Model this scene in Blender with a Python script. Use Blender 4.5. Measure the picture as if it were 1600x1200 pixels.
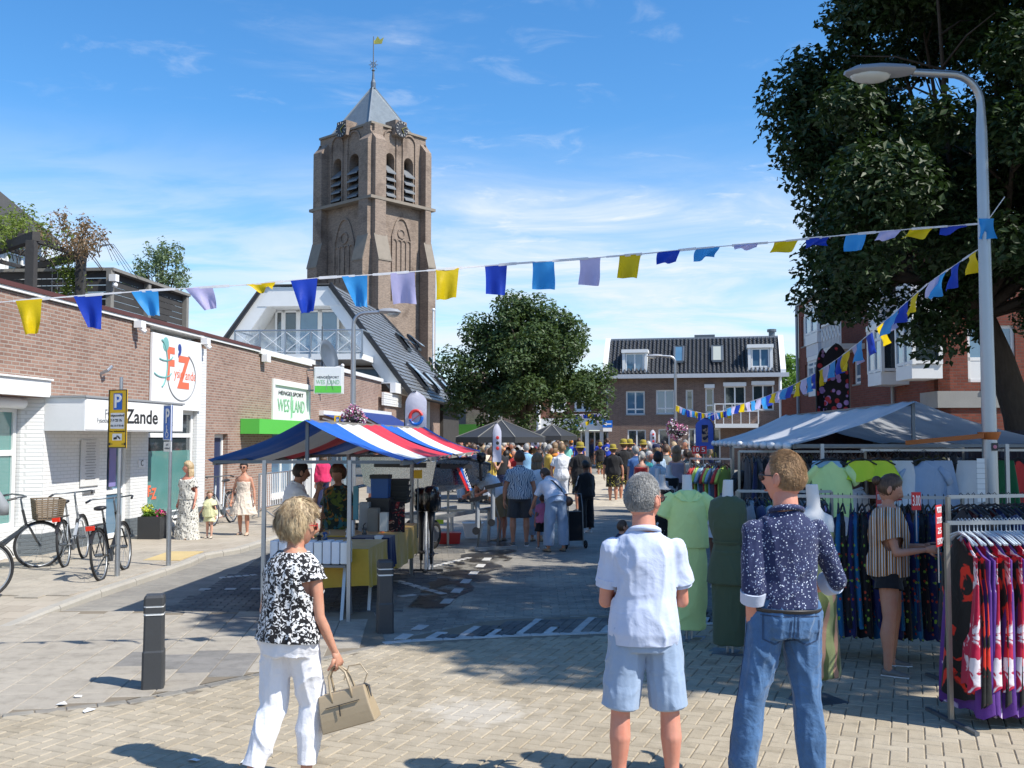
import bpy, bmesh, math, random
import numpy as np
from mathutils import Vector, Matrix, Euler
random.seed(7); RNG = np.random.default_rng(7)
D = bpy.data; SC = bpy.context.scene
for o in list(D.objects): D.objects.remove(o, do_unlink=True)
COL = SC.collection
PI = math.pi
# ------------------------------------------------------------------ camera
H_CAM = 2.0; F = 1556.0; HOR = 684.0
PITCH = math.atan((HOR-600)/F)
cam = D.cameras.new('camera'); cam_o = D.objects.new('camera', cam); COL.objects.link(cam_o)
cam.lens = 36.0*F/1600; cam.sensor_width = 36.0; cam.clip_start = .1; cam.clip_end = 6000
cam_o.location = (0, 0, H_CAM); cam_o.rotation_euler = (PI/2+PITCH, 0, 0)
SC.camera = cam_o
# ------------------------------------------------------------------ light
SUN_TO = Vector((0.89, -0.45, 0)).normalized()          # horizontal direction towards the sun
SUN_EL = math.radians(50)
sun_dir = Vector((SUN_TO.x*math.cos(SUN_EL), SUN_TO.y*math.cos(SUN_EL), math.sin(SUN_EL)))
sl = D.lights.new('sun', 'SUN'); sl.energy = 5.0; sl.angle = math.radians(.53); sl.color = (1.0, .955, .87)
so = D.objects.new('sun', sl); COL.objects.link(so); so.location = (20, -10, 30)
so.rotation_euler = (-sun_dir).to_track_quat('-Z', 'Y').to_euler()
W = D.worlds.new('World'); SC.world = W; W.use_nodes = True
def setup_world():
 nt = W.node_tree; N = nt.nodes; L = nt.links; N.clear()
 out = N.new('ShaderNodeOutputWorld'); bg = N.new('ShaderNodeBackground')
 sky = N.new('ShaderNodeTexSky'); sky.sky_type = 'NISHITA'; sky.sun_disc = False
 sky.sun_elevation = SUN_EL; sky.sun_rotation = math.atan2(SUN_TO.x, SUN_TO.y)
 sky.altitude = 0; sky.air_density = 1.0; sky.dust_density = .35; sky.ozone_density = 3.0
 bg.inputs[1].default_value = .10
 tc = N.new('ShaderNodeTexCoord'); sep = N.new('ShaderNodeSeparateXYZ'); L.new(tc.outputs['Generated'], sep.inputs[0])
 def M(op, a, b=None, clamp=False):
  m = N.new('ShaderNodeMath'); m.operation = op; m.use_clamp = clamp
  for i, v in enumerate((a, b)):
   if v is None: continue
   if isinstance(v, (int, float)): m.inputs[i].default_value = v
   else: L.new(v, m.inputs[i])
  return m.outputs[0]
 z = M('MAXIMUM', sep.outputs[2], .0)
 den = M('ADD', z, .10)
 px = M('DIVIDE', sep.outputs[0], den); py = M('DIVIDE', sep.outputs[1], den)
 cmb = N.new('ShaderNodeCombineXYZ'); L.new(px, cmb.inputs[0]); L.new(py, cmb.inputs[1])
 def noise(scale, stretch, rot, det, rough, off, dist=.0):
  mp = N.new('ShaderNodeMapping'); mp.inputs['Rotation'].default_value = (0, 0, rot)
  mp.inputs['Scale'].default_value = (stretch[0], stretch[1], 1); mp.inputs['Location'].default_value = (off, off*.7, 0)
  L.new(cmb.outputs[0], mp.inputs[0])
  n = N.new('ShaderNodeTexNoise'); n.inputs['Scale'].default_value = scale; n.inputs['Detail'].default_value = det
  n.inputs['Roughness'].default_value = rough; n.inputs['Distortion'].default_value = dist; L.new(mp.outputs[0], n.inputs[0]); return n.outputs[0]
 def ramp(v, a, b):
  r = N.new('ShaderNodeMapRange'); r.interpolation_type = 'SMOOTHSTEP'; r.inputs[1].default_value = a; r.inputs[2].default_value = b; L.new(v, r.inputs[0]); return r.outputs[0]
 big = noise(.55, (1, 1.1), .2, 5, .55, 3.1, .4)
 wisp = noise(1.5, (.8, 1.5), .35, 9, .62, 1.7, .7)
 small = noise(5.5, (1, 1.3), .1, 8, .6, 8.3, .5)
 veil = M('MULTIPLY', ramp(wisp, .52, .80), ramp(big, .45, .65))
 puffs = M('MULTIPLY', M('MULTIPLY', ramp(small, .55, .75), ramp(big, .46, .58)), .55)
 band = M('MULTIPLY', ramp(z, .31, .15), M('ADD', M('MULTIPLY', ramp(wisp, .34, .62), .50), M('MULTIPLY', ramp(big, .3, .55), .38)))
 topfade = M('SUBTRACT', 1.0, M('MULTIPLY', ramp(z, .2, .42), .5))
 c = M('ADD', M('MULTIPLY', M('ADD', veil, puffs), M('MULTIPLY', topfade, .62)), M('MULTIPLY', band, .95), clamp=True)
 c = M('MINIMUM', c, .93)
 hs = N.new('ShaderNodeHueSaturation'); hs.inputs['Saturation'].default_value = 1.27; hs.inputs['Value'].default_value = 1.5
 L.new(sky.outputs[0], hs.inputs['Color'])
 tint = N.new('ShaderNodeMix'); tint.data_type = 'RGBA'; tint.blend_type = 'MULTIPLY'; tint.inputs[0].default_value = 1
 L.new(hs.outputs[0], tint.inputs[6]); tint.inputs[7].default_value = (.92, 1.03, 1.07, 1)
 mx = N.new('ShaderNodeMix'); mx.data_type = 'RGBA'; L.new(c, mx.inputs[0]); L.new(tint.outputs[2], mx.inputs[6]); mx.inputs[7].default_value = (6.8, 7.4, 8.2, 1)
 L.new(mx.outputs[2], bg.inputs[0]); L.new(bg.outputs[0], out.inputs[0])
setup_world()
SC.view_settings.view_transform = 'Standard'; SC.view_settings.look = 'None'
SC.view_settings.exposure = 0.38; SC.view_settings.gamma = 1.0; SC.view_settings.use_curve_mapping = False
SC.cycles.max_bounces = 6; SC.cycles.transparent_max_bounces = 12
# ------------------------------------------------------------------ pixel helpers (1600x1200 frame)
_F = Vector((0, math.cos(PITCH), math.sin(PITCH))); _U = Vector((0, -math.sin(PITCH), math.cos(PITCH))); _R = Vector((1, 0, 0))
def ray(px, py): return _F + _R*((px-800)/F) + _U*((600-py)/F)
def P(px, py, Y):
 d = ray(px, py); return Vector((0, 0, H_CAM)) + d*(Y/d.y)
def G(px, py, z=0.0):
 d = ray(px, py); return Vector((0, 0, H_CAM)) + d*((z-H_CAM)/d.z)
# ------------------------------------------------------------------ object helpers
class MB:
 """collects geometry for ONE mesh object"""
 def __init__(s, T=None): s.v = []; s.f = []; s.m = []; s.mi = 0; s.T = T; s.uv = None
 def add(s, vs, fs, mi=None):
  b = len(s.v)
  for v in vs:
   v = Vector(v); s.v.append(tuple(s.T @ v) if s.T is not None else tuple(v))
  for f in fs: s.f.append([b+i for i in f]); s.m.append(s.mi if mi is None else mi)
  return s
 def box(s, x0, x1, y0, y1, z0, z1, mi=None):
  if x0 > x1: x0, x1 = x1, x0
  if y0 > y1: y0, y1 = y1, y0
  if z0 > z1: z0, z1 = z1, z0
  return s.add([(x0,y0,z0),(x1,y0,z0),(x1,y1,z0),(x0,y1,z0),(x0,y0,z1),(x1,y0,z1),(x1,y1,z1),(x0,y1,z1)],
      [(0,3,2,1),(4,5,6,7),(0,1,5,4),(1,2,6,5),(2,3,7,6),(3,0,4,7)], mi)
 def bar(s, a, b, w, h=None, mi=None, up=(0,0,1)):
  a = Vector(a); b = Vector(b); h = h or w; d = (b-a)
  if d.length < 1e-6: return s
  d.normalize(); up = Vector(up)
  if abs(d.dot(up)) > .98: up = Vector((0,1,0)) if abs(d.y) < .9 else Vector((1,0,0))
  x = d.cross(up).normalized()*w/2; y = x.normalized().cross(d).normalized()*h/2
  vs = [a-x-y, a+x-y, a+x+y, a-x+y, b-x-y, b+x-y, b+x+y, b-x+y]
  return s.add(vs, [(0,3,2,1),(4,5,6,7),(0,1,5,4),(1,2,6,5),(2,3,7,6),(3,0,4,7)], mi)
 def tube(s, pts, r, n=8, mi=None, cap=True, closed=False):
  pts = [Vector(p) for p in pts]; k = len(pts)
  rs = r if isinstance(r, (list, tuple)) else [r]*k
  prev = None; rings = []
  for i in range(k):
   if closed: d = pts[(i+1) % k]-pts[i-1]
   else: d = pts[min(i+1, k-1)]-pts[max(i-1, 0)]
   if d.length < 1e-9: d = Vector((0,0,1))
   d.normalize()
   if prev is None:
    u = d.orthogonal().normalized()
   else:
    u = prev - d*prev.dot(d)
    if u.length < 1e-6: u = d.orthogonal()
    u.normalize()
   prev = u; w = d.cross(u)
   rr = rs[i]; ra, rb = rr if isinstance(rr, (tuple, list)) else (rr, rr)
   rings.append([pts[i]+u*(ra*math.cos(2*PI*j/n))+w*(rb*math.sin(2*PI*j/n)) for j in range(n)])
  vs = [v for rg in rings for v in rg]; fs = []
  m = k if closed else k-1
  for i in range(m):
   for j in range(n):
    a = i*n+j; b = i*n+(j+1) % n; c = ((i+1) % k)*n+(j+1) % n; e = ((i+1) % k)*n+j
    fs.append((a, b, c, e))
  if cap and not closed:
   fs.append(tuple(reversed(range(n)))); fs.append(tuple((k-1)*n+j for j in range(n)))
  return s.add(vs, fs, mi)
 def lathe(s, prof, n=16, c=(0,0,0), mi=None, cap=True):
  vs = []; fs = []; c = Vector(c)
  for r, z in prof:
   for j in range(n): vs.append((c.x+r*math.cos(2*PI*j/n), c.y+r*math.sin(2*PI*j/n), c.z+z))
  for i in range(len(prof)-1):
   for j in range(n): fs.append((i*n+j, i*n+(j+1) % n, (i+1)*n+(j+1) % n, (i+1)*n+j))
  if cap: fs.append(tuple(reversed(range(n)))); fs.append(tuple((len(prof)-1)*n+j for j in range(n)))
  return s.add(vs, fs, mi)
 def ball(s, c, r, n=10, m=8, mi=None):
  r = r if isinstance(r, (tuple, list)) else (r, r, r); vs = []; fs = []; c = Vector(c)
  for i in range(m+1):
   t = PI*i/m
   for j in range(n):
    p = 2*PI*j/n; vs.append((c.x+r[0]*math.sin(t)*math.cos(p), c.y+r[1]*math.sin(t)*math.sin(p), c.z-r[2]*math.cos(t)))
  for i in range(m):
   for j in range(n): fs.append((i*n+j, i*n+(j+1) % n, (i+1)*n+(j+1) % n, (i+1)*n+j))
  return s.add(vs, fs, mi)
 def poly(s, pts, mi=None): return s.add(pts, [tuple(range(len(pts)))], mi)
 def prism(s, pts, off, mi=None):
  """polygon pts (3d) extruded by vector off"""
  off = Vector(off); n = len(pts); vs = [Vector(p) for p in pts]+[Vector(p)+off for p in pts]
  fs = [tuple(reversed(range(n))), tuple(range(n, 2*n))]+[(i, (i+1) % n, n+(i+1) % n, n+i) for i in range(n)]
  return s.add(vs, fs, mi)
 def grid(s, fn, nu, nv, mi=None, thick=0):
  vs = [fn(i/nu, j/nv) for i in range(nu+1) for j in range(nv+1)]
  fs = [(i*(nv+1)+j, (i+1)*(nv+1)+j, (i+1)*(nv+1)+j+1, i*(nv+1)+j+1) for i in range(nu) for j in range(nv)]
  return s.add(vs, fs, mi)
 def build(s, name, mats, parent=None, smooth=False, fixn=True):
  me = D.meshes.new(name); me.from_pydata(s.v, [], s.f)
  if not isinstance(mats, (list, tuple)): mats = [mats]
  for m in mats: me.materials.append(m)
  if len(mats) > 1: me.polygons.foreach_set('material_index', s.m)
  if fixn and len(s.f) < 20000:
   bm = bmesh.new(); bm.from_mesh(me); bmesh.ops.recalc_face_normals(bm, faces=bm.faces); bm.to_mesh(me); bm.free()
  if smooth is True: me.polygons.foreach_set('use_smooth', [True]*len(me.polygons))
  elif smooth: me.polygons.foreach_set('use_smooth', [True]*len(me.polygons)); me.set_sharp_from_angle(angle=math.radians(smooth))
  me.update()
  return link(name, me, parent)
def link(name, me, parent=None):
 o = D.objects.new(name, me); COL.objects.link(o)
 if parent is not None: o.parent = parent
 return o
def npmesh(name, V, Fc, mats, parent=None, smooth=False):
 """V (n,3) array, Fc (m,k) array of equal sized faces"""
 me = D.meshes.new(name); V = np.asarray(V, dtype=np.float32); Fc = np.asarray(Fc, dtype=np.int32); k = Fc.shape[1]
 me.vertices.add(len(V)); me.vertices.foreach_set('co', V.ravel())
 me.loops.add(Fc.size); me.loops.foreach_set('vertex_index', Fc.ravel())
 me.polygons.add(len(Fc)); me.polygons.foreach_set('loop_start', np.arange(0, Fc.size, k, dtype=np.int32))
 me.polygons.foreach_set('loop_total', np.full(len(Fc), k, dtype=np.int32))
 if not isinstance(mats, (list, tuple)): mats = [mats]
 for m in mats: me.materials.append(m)
 me.polygons.foreach_set('use_smooth', np.full(len(Fc), bool(smooth)))
 me.update(calc_edges=True); me.validate()
 return link(name, me, parent)
def tag(o, label=None, cat=None, group=None, kind=None):
 if label: o['label'] = label
 if cat: o['category'] = cat
 if group: o['group'] = group
 if kind: o['kind'] = kind
 return o
def thing(name, label, cat, loc=(0,0,0), rz=0, group=None):
 o = D.objects.new(name, None); COL.objects.link(o); o.empty_display_size = .2
 o.location = loc; o.rotation_euler = (0, 0, rz)
 return tag(o, label, cat, group)
def kids(o, depth=None): return list(o.children)
def dup(o, loc=None, rz=None, label=None, group=None, sc=None, parent=None):
 c = o.copy(); COL.objects.link(c)
 if parent is not None: c.parent = parent
 for ch in o.children: dup(ch, parent=c)
 if loc is not None: c.location = loc
 if rz is not None: c.rotation_euler = (0, 0, rz)
 if sc is not None: c.scale = (sc, sc, sc)
 if label: c['label'] = label
 if group: c['group'] = group
 return c
def setmat(o, m, slot=0):
 o.material_slots[slot].link = 'OBJECT'; o.material_slots[slot].material = m
def frame(o): return Matrix.Translation(o.location) @ o.rotation_euler.to_matrix().to_4x4()
def onplane(o, px, py, y=0.0):
 """local (x,z) on the plane y=const of thing o seen at that pixel"""
 Mi = frame(o).inverted(); c = Mi @ Vector((0,0,H_CAM)); d = (Mi.to_3x3() @ ray(px, py)); t = (y-c.y)/d.y; p = c+d*t
 return p.x, p.z
def _h(i, j, k, s):
 n = (i*374761393 + j*668265263 + k*1274126177 + s*974711) & 0xffffffff
 n = ((n ^ (n >> 13))*1274126177) & 0xffffffff
 return ((n ^ (n >> 16)) & 0xffff)/65535.0
def vnoise(p, seed=0):
 p = np.asarray(p, dtype=np.float64); i = np.floor(p).astype(np.int64); f = p-i; f = f*f*(3-2*f); r = 0
 for a in (0, 1):
  for b in (0, 1):
   for c in (0, 1):
    w = (f[:,0] if a else 1-f[:,0])*(f[:,1] if b else 1-f[:,1])*(f[:,2] if c else 1-f[:,2])
    r = r + w*_h(i[:,0]+a, i[:,1]+b, i[:,2]+c, seed)
 return r*2-1
# ------------------------------------------------------------------ materials
_MC = {}
class NT:
 def __init__(s, name):
  s.m = D.materials.new(name); s.m.use_nodes = True; s.t = s.m.node_tree; s.N = s.t.nodes; s.L = s.t.links
  s.b = s.N['Principled BSDF']; s.out = s.N['Material Output']
 def new(s, ty, **kw):
  n = s.N.new(ty)
  for k, v in kw.items(): setattr(n, k, v)
  return n
 def put(s, sock, v):
  if hasattr(v, 'is_output') or isinstance(v, bpy.types.NodeSocket): s.L.new(v, sock)
  elif v is not None: sock.default_value = (*v, 1) if isinstance(v, (tuple, list)) and len(v) == 3 and sock.type == 'RGBA' else v
 def math(s, op, a, b=None, clamp=False):
  n = s.new('ShaderNodeMath', operation=op, use_clamp=clamp); s.put(n.inputs[0], a)
  if b is not None: s.put(n.inputs[1], b)
  return n.outputs[0]
 def mix(s, f, a, b, bt='MIX'):
  n = s.new('ShaderNodeMix', data_type='RGBA', blend_type=bt); s.put(n.inputs[0], f); s.put(n.inputs[6], a); s.put(n.inputs[7], b); return n.outputs[2]
 def ramp(s, v, a, b, smooth=True):
  n = s.new('ShaderNodeMapRange'); n.interpolation_type = 'SMOOTHSTEP' if smooth else 'LINEAR'
  s.put(n.inputs[0], v); n.inputs[1].default_value = a; n.inputs[2].default_value = b; return n.outputs[0]
 def range(s, v, a, b, c, d):
  n = s.new('ShaderNodeMapRange'); s.put(n.inputs[0], v)
  for i, q in enumerate((a, b, c, d)): n.inputs[i+1].default_value = q
  return n.outputs[0]
 def coord(s, kind='Object', scale=None, rot=None, loc=None):
  c = s.new('ShaderNodeTexCoord').outputs[kind] if kind != 'World' else s.new('ShaderNodeNewGeometry').outputs['Position']
  if scale or rot or loc:
   m = s.new('ShaderNodeMapping'); s.L.new(c, m.inputs[0])
   if scale: m.inputs['Scale'].default_value = scale
   if rot: m.inputs['Rotation'].default_value = rot
   if loc: m.inputs['Location'].default_value = loc
   c = m.outputs[0]
  return c
 def noise(s, vec, scale, det=4, rough=.55, dist=0, out=0):
  n = s.new('ShaderNodeTexNoise'); s.L.new(vec, n.inputs['Vector']); n.inputs['Scale'].default_value = scale
  n.inputs['Detail'].default_value = det; n.inputs['Roughness'].default_value = rough; n.inputs['Distortion'].default_value = dist; return n.outputs[out]
 def vor(s, vec, scale, feat='F1', out='Distance', rnd=1):
  n = s.new('ShaderNodeTexVoronoi', feature=feat); s.L.new(vec, n.inputs['Vector']); n.inputs['Scale'].default_value = scale
  n.inputs['Randomness'].default_value = rnd; return n.outputs[out]
 def bump(s, h, strength=.3, dist=.01, prev=None):
  n = s.new('ShaderNodeBump'); s.put(n.inputs['Height'], h); n.inputs['Strength'].default_value = strength; n.inputs['Distance'].default_value = dist
  if prev is not None: s.L.new(prev, n.inputs['Normal'])
  return n.outputs[0]
 def set(s, color=None, rough=None, metal=None, normal=None, spec=None, **kw):
  for k, v in (('Base Color', color), ('Roughness', rough), ('Metallic', metal), ('Normal', normal), ('Specular IOR Level', spec)):
   if v is not None: s.put(s.b.inputs[k], v)
  for k, v in kw.items(): s.put(s.b.inputs[k.replace('_', ' ')], v)
  return s.m
def basic(name, col, rough=.6, metal=0, var=.10, grain=60, bump=.15, bd=.003, spec=.5, big=2.0, objvar=0):
 key = (name, col, rough, metal, var, grain, bump)
 if key in _MC: return _MC[key]
 t = NT(name); c = t.coord('Object')
 n1 = t.noise(c, big, 3); n2 = t.noise(c, grain, 4, .6)
 f = t.math('ADD', t.math('MULTIPLY', t.math('SUBTRACT', n1, .5), 1.6*var), t.math('MULTIPLY', t.math('SUBTRACT', n2, .5), 1.2*var))
 f = t.math('ADD', f, 1.0)
 if objvar:
  oi = t.new('ShaderNodeObjectInfo').outputs['Random']; f = t.math('MULTIPLY', f, t.range(oi, 0, 1, 1-objvar, 1+objvar))
 v = t.new('ShaderNodeVectorMath', operation='SCALE'); v.inputs[0].default_value = col; t.put(v.inputs['Scale'], f)
 r = t.math('ADD', rough, t.math('MULTIPLY', t.math('SUBTRACT', n2, .5), .25), clamp=True)
 m = t.set(v.outputs[0], r, metal, t.bump(n2, bump, bd), spec); _MC[key] = m; return m
def brickmat(name, c1, c2, mortar, bw=.21, bh=.0625, mw=.010, axis='xz', stain=.25, bump=.5, scalevar=1, objvar=0):
 """axis: which object axes carry the courses; facades run along local x"""
 t = NT(name); c = t.new('ShaderNodeTexCoord').outputs['Object']
 sp = t.new('ShaderNodeSeparateXYZ'); t.L.new(c, sp.inputs[0]); cb = t.new('ShaderNodeCombineXYZ')
 if axis == 'xz':   # blend x and y so returns also carry bricks
  t.L.new(t.math('ADD', sp.outputs[0], sp.outputs[1]), cb.inputs[0]); t.L.new(sp.outputs[2], cb.inputs[1])
 else: t.L.new(sp.outputs[0], cb.inputs[0]); t.L.new(sp.outputs[1], cb.inputs[1])
 b = t.new('ShaderNodeTexBrick'); t.L.new(cb.outputs[0], b.inputs['Vector'])
 b.inputs['Color1'].default_value = (0,0,0,1); b.inputs['Color2'].default_value = (1,1,1,1); b.inputs['Mortar'].default_value = (.5,.5,.5,1)
 b.inputs['Scale'].default_value = 1; b.inputs['Brick Width'].default_value = bw; b.inputs['Row Height'].default_value = bh
 b.inputs['Mortar Size'].default_value = mw; b.inputs['Mortar Smooth'].default_value = .3; b.inputs['Bias'].default_value = 0
 big = t.noise(c, .55, 5, .6); fine = t.noise(c, 45, 4, .6); mid = t.noise(c, 5, 4, .6)
 col = t.mix(b.outputs['Color'], c1, c2)
 col = t.mix(t.math('MULTIPLY', t.ramp(mid, .35, .75), .35), col, tuple(x*.62 for x in c1))
 col = t.mix(t.math('MULTIPLY', t.ramp(fine, .3, .8), .25), col, tuple(min(1, x*1.35) for x in c2))
 col = t.mix(b.outputs['Fac'], col, mortar)
 col = t.mix(t.math('MULTIPLY', t.ramp(big, .48, .75), stain), col, tuple(x*.45 for x in c1))
 h = t.math('SUBTRACT', t.math('MULTIPLY', fine, .25), b.outputs['Fac'])
 return t.set(col, t.range(fine, 0, 1, .75, .95), 0, t.bump(h, bump, .006), .3)
def plainbrick(name, col, joint, bump=.5):   # painted brick
 t = NT(name); c = t.new('ShaderNodeTexCoord').outputs['Object']
 sp = t.new('ShaderNodeSeparateXYZ'); t.L.new(c, sp.inputs[0]); cb = t.new('ShaderNodeCombineXYZ')
 t.L.new(t.math('ADD', sp.outputs[0], sp.outputs[1]), cb.inputs[0]); t.L.new(sp.outputs[2], cb.inputs[1])
 b = t.new('ShaderNodeTexBrick'); t.L.new(cb.outputs[0], b.inputs['Vector']); b.inputs['Scale'].default_value = 1
 b.inputs['Brick Width'].default_value = .21; b.inputs['Row Height'].default_value = .0625; b.inputs['Mortar Size'].default_value = .009; b.inputs['Mortar Smooth'].default_value = .6
 b.inputs['Color1'].default_value = (.0,.0,.0,1); b.inputs['Color2'].default_value = (1,1,1,1)
 fine = t.noise(c, 40, 4); big = t.noise(c, 1.1, 5)
 cc = t.mix(t.math('MULTIPLY', b.outputs['Color'], .14), col, tuple(x*.8 for x in col))
 cc = t.mix(t.math('MULTIPLY', b.outputs['Fac'], .6), cc, joint)
 cc = t.mix(t.math('MULTIPLY', t.ramp(big, .5, .8), .22), cc, tuple(x*.66 for x in col))
 h = t.math('SUBTRACT', t.math('MULTIPLY', fine, .3), b.outputs['Fac'])
 return t.set(cc, .55, 0, t.bump(h, bump, .008), .4)
def glassmat(name, col=(.02,.03,.035), rough=.04, spec=1.0, var=.4):
 t = NT(name); c = t.coord('Object'); n = t.noise(c, .9, 3)
 cc = t.mix(t.math('MULTIPLY', n, var), col, tuple(x*2.4+.01 for x in col))
 return t.set(cc, rough, 0, t.bump(t.noise(c, 1.3, 2), .035, .05), spec, IOR=1.6, Coat_Weight=.35, Coat_Roughness=.02)
def cloth(name, col, rough=.85, wrink=.5, ws=7.0, var=.08, weave=500, col2=None, sheen=.2, trans=0, wd=.02, objvar=0):
 key = ('cl', name, col, wrink)
 if key in _MC: return _MC[key]
 t = NT(name); c = t.coord('Object'); w = t.noise(c, ws, 3, .5, .8); w2 = t.noise(c, ws*3.1, 3, .5, .5); g = t.noise(c, weave, 2, .7)
 f = t.math('ADD', 1.0, t.math('MULTIPLY', t.math('SUBTRACT', t.noise(c, 9, 5, .65), .5), 2*var))
 f = t.math('ADD', f, t.math('MULTIPLY', t.math('SUBTRACT', g, .5), var*1.5))
 if objvar: f = t.math('MULTIPLY', f, t.range(t.new('ShaderNodeObjectInfo').outputs['Random'], 0, 1, 1-objvar, 1+objvar))
 v = t.new('ShaderNodeVectorMath', operation='SCALE'); v.inputs[0].default_value = col; t.put(v.inputs['Scale'], f)
 h = t.math('ADD', t.math('MULTIPLY', w, .8), t.math('MULTIPLY', w2, .25))
 b = t.bump(h, wrink, wd); b = t.bump(g, .12, .001, b)
 m = t.set(v.outputs[0], rough, 0, b, .25, Sheen_Weight=sheen, Sheen_Roughness=.5); _MC[key] = m
 return m
def printmat(name, base, inks, kind='blot', scale=18, thr=.55, wrink=.5, stretch=(1,1,1), soft=.02, rough=.8):
 """flat textile print: several inks over a base"""
 t = NT(name); c = t.coord('Object', scale=stretch); col = base; wc = t.coord('Object')
 for i, ink in enumerate(inks):
  mp = t.new('ShaderNodeMapping'); t.L.new(c, mp.inputs[0]); mp.inputs['Location'].default_value = (i*3.7+1.1, i*1.9, i*5.3); v = mp.outputs[0]
  if kind == 'blot': f = t.ramp(t.noise(v, scale, 3, .5, 1.2), thr-soft, thr+soft)
  elif kind == 'leopard':
   a = t.noise(v, scale, 2, .5, 1.4); b2 = t.noise(v, scale*2.2, 2, .5, .6)
   f = t.math('MULTIPLY', t.ramp(a, .50, .52), t.ramp(b2, .57, .55))
  elif kind == 'dots': f = t.ramp(t.vor(v, scale), thr, thr-.06)
  elif kind == 'specks': f = t.math('MULTIPLY', t.ramp(t.vor(v, scale), thr, thr-.08), t.ramp(t.noise(v, scale*.7, 2), .42, .46))
  elif kind == 'stripe':
   w = t.new('ShaderNodeTexWave', wave_type='BANDS', bands_direction='Y'); t.L.new(v, w.inputs[0]); w.inputs['Scale'].default_value = scale*(1+.37*i); w.inputs['Distortion'].default_value = .25; w.inputs['Detail'].default_value = 1
   f = t.ramp(w.outputs['Fac'], thr, thr+.06)
  elif kind == 'swirl':
   w = t.new('ShaderNodeTexWave', wave_type='BANDS'); t.L.new(v, w.inputs[0]); w.inputs['Scale'].default_value = scale; w.inputs['Distortion'].default_value = 14; w.inputs['Detail'].default_value = 1.5; w.inputs['Detail Scale'].default_value = .8
   f = t.ramp(w.outputs['Fac'], thr, thr+.08)
  col = t.mix(f, col, ink)
 w = t.noise(wc, 7, 3, .5, .8); g = t.noise(wc, 500, 2, .7)
 b = t.bump(w, wrink, .02); b = t.bump(g, .1, .001, b)
 return t.set(col, rough, 0, b, .25, Sheen_Weight=.15)
def skinmat(name, col):
 t = NT(name); c = t.coord('Object'); n = t.noise(c, 14, 4, .6); g = t.noise(c, 160, 3, .6); r = t.noise(c, 5, 3)
 cc = t.mix(t.math('MULTIPLY', t.ramp(n, .4, .75), .45), col, (col[0]*.95, col[1]*.66, col[2]*.58))
 cc = t.mix(t.math('MULTIPLY', t.ramp(r, .5, .8), .3), cc, (min(1, col[0]*1.15), col[1]*.9, col[2]*.8))
 return t.set(cc, t.range(g, 0, 1, .42, .62), 0, t.bump(g, .25, .002, t.bump(n, .3, .006)), .45, Subsurface_Weight=.12, Subsurface_Radius=(.012,.005,.003))
def hairmat(name, col, col2=None, scale=70):
 col2 = col2 or tuple(x*.45 for x in col); t = NT(name); c = t.coord('Object', scale=(1,1,.16)); n = t.noise(c, scale, 4, .6, .3); n2 = t.noise(t.coord('Object'), 6, 3)
 cc = t.mix(t.ramp(t.math('ADD', t.math('MULTIPLY', n, .7), t.math('MULTIPLY', n2, .4)), .38, .72), col2, col)
 return t.set(cc, .48, 0, t.bump(n, .7, .008), .4)
def metal(name, col=(.55,.57,.58), rough=.35, m=1.0, bump=.1): return basic(name, col, rough, m, .12, 30, bump)
def stripedcanvas(name, cols, scale, offset=0, ax=1, rough=.6, trans=.25):
 """woven stripes along object axis ax; light shines through thin canvas"""
 t = NT(name); c = t.new('ShaderNodeTexCoord').outputs['Object']; sp = t.new('ShaderNodeSeparateXYZ'); t.L.new(c, sp.inputs[0])
 v = t.math('FRACT', t.math('DIVIDE', t.math('ADD', sp.outputs[ax], offset), scale))
 cr = t.new('ShaderNodeValToRGB'); cr.color_ramp.interpolation = 'CONSTANT'; t.L.new(v, cr.inputs[0]); e = cr.color_ramp.elements
 n = len(cols); e[0].position = 0; e[0].color = (*cols[0], 1); e[1].position = 1/n; e[1].color = (*cols[1], 1)
 for i in range(2, n): q = e.new(i/n); q.color = (*cols[i], 1)
 w = t.noise(c, 1.6, 3, .5, .5); g = t.noise(c, 300, 2)
 col = t.mix(t.math('MULTIPLY', t.ramp(t.noise(c, 2.2, 5), .45, .8), .18), cr.outputs[0], (.18,.17,.16))
 nb = t.bump(g, .15, .001, t.bump(w, .35, .05))
 t.set(col, rough, 0, nb, .35)
 tr = t.new('ShaderNodeBsdfTranslucent'); t.L.new(col, tr.inputs[0]); t.L.new(nb, tr.inputs['Normal'])
 ms = t.new('ShaderNodeMixShader'); ms.inputs[0].default_value = trans; t.L.new(t.b.outputs[0], ms.inputs[1]); t.L.new(tr.outputs[0], ms.inputs[2]); t.L.new(ms.outputs[0], t.out.inputs[0])
 return t.m
def thin(name, col, trans=.5, rough=.5, var=.06):
 """thin plastic or nylon sheet that glows when back-lit"""
 t = NT(name); c = t.coord('Object'); n = t.noise(c, 6, 3)
 v = t.new('ShaderNodeVectorMath', operation='SCALE'); v.inputs[0].default_value = col; t.put(v.inputs['Scale'], t.range(n, .2, .8, 1-var, 1+var))
 nb = t.bump(n, .3, .03); t.set(v.outputs[0], rough, 0, nb, .4)
 tr = t.new('ShaderNodeBsdfTranslucent'); t.L.new(v.outputs[0], tr.inputs[0])
 ms = t.new('ShaderNodeMixShader'); ms.inputs[0].default_value = trans; t.L.new(t.b.outputs[0], ms.inputs[1]); t.L.new(tr.outputs[0], ms.inputs[2]); t.L.new(ms.outputs[0], t.out.inputs[0])
 return t.m
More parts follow.
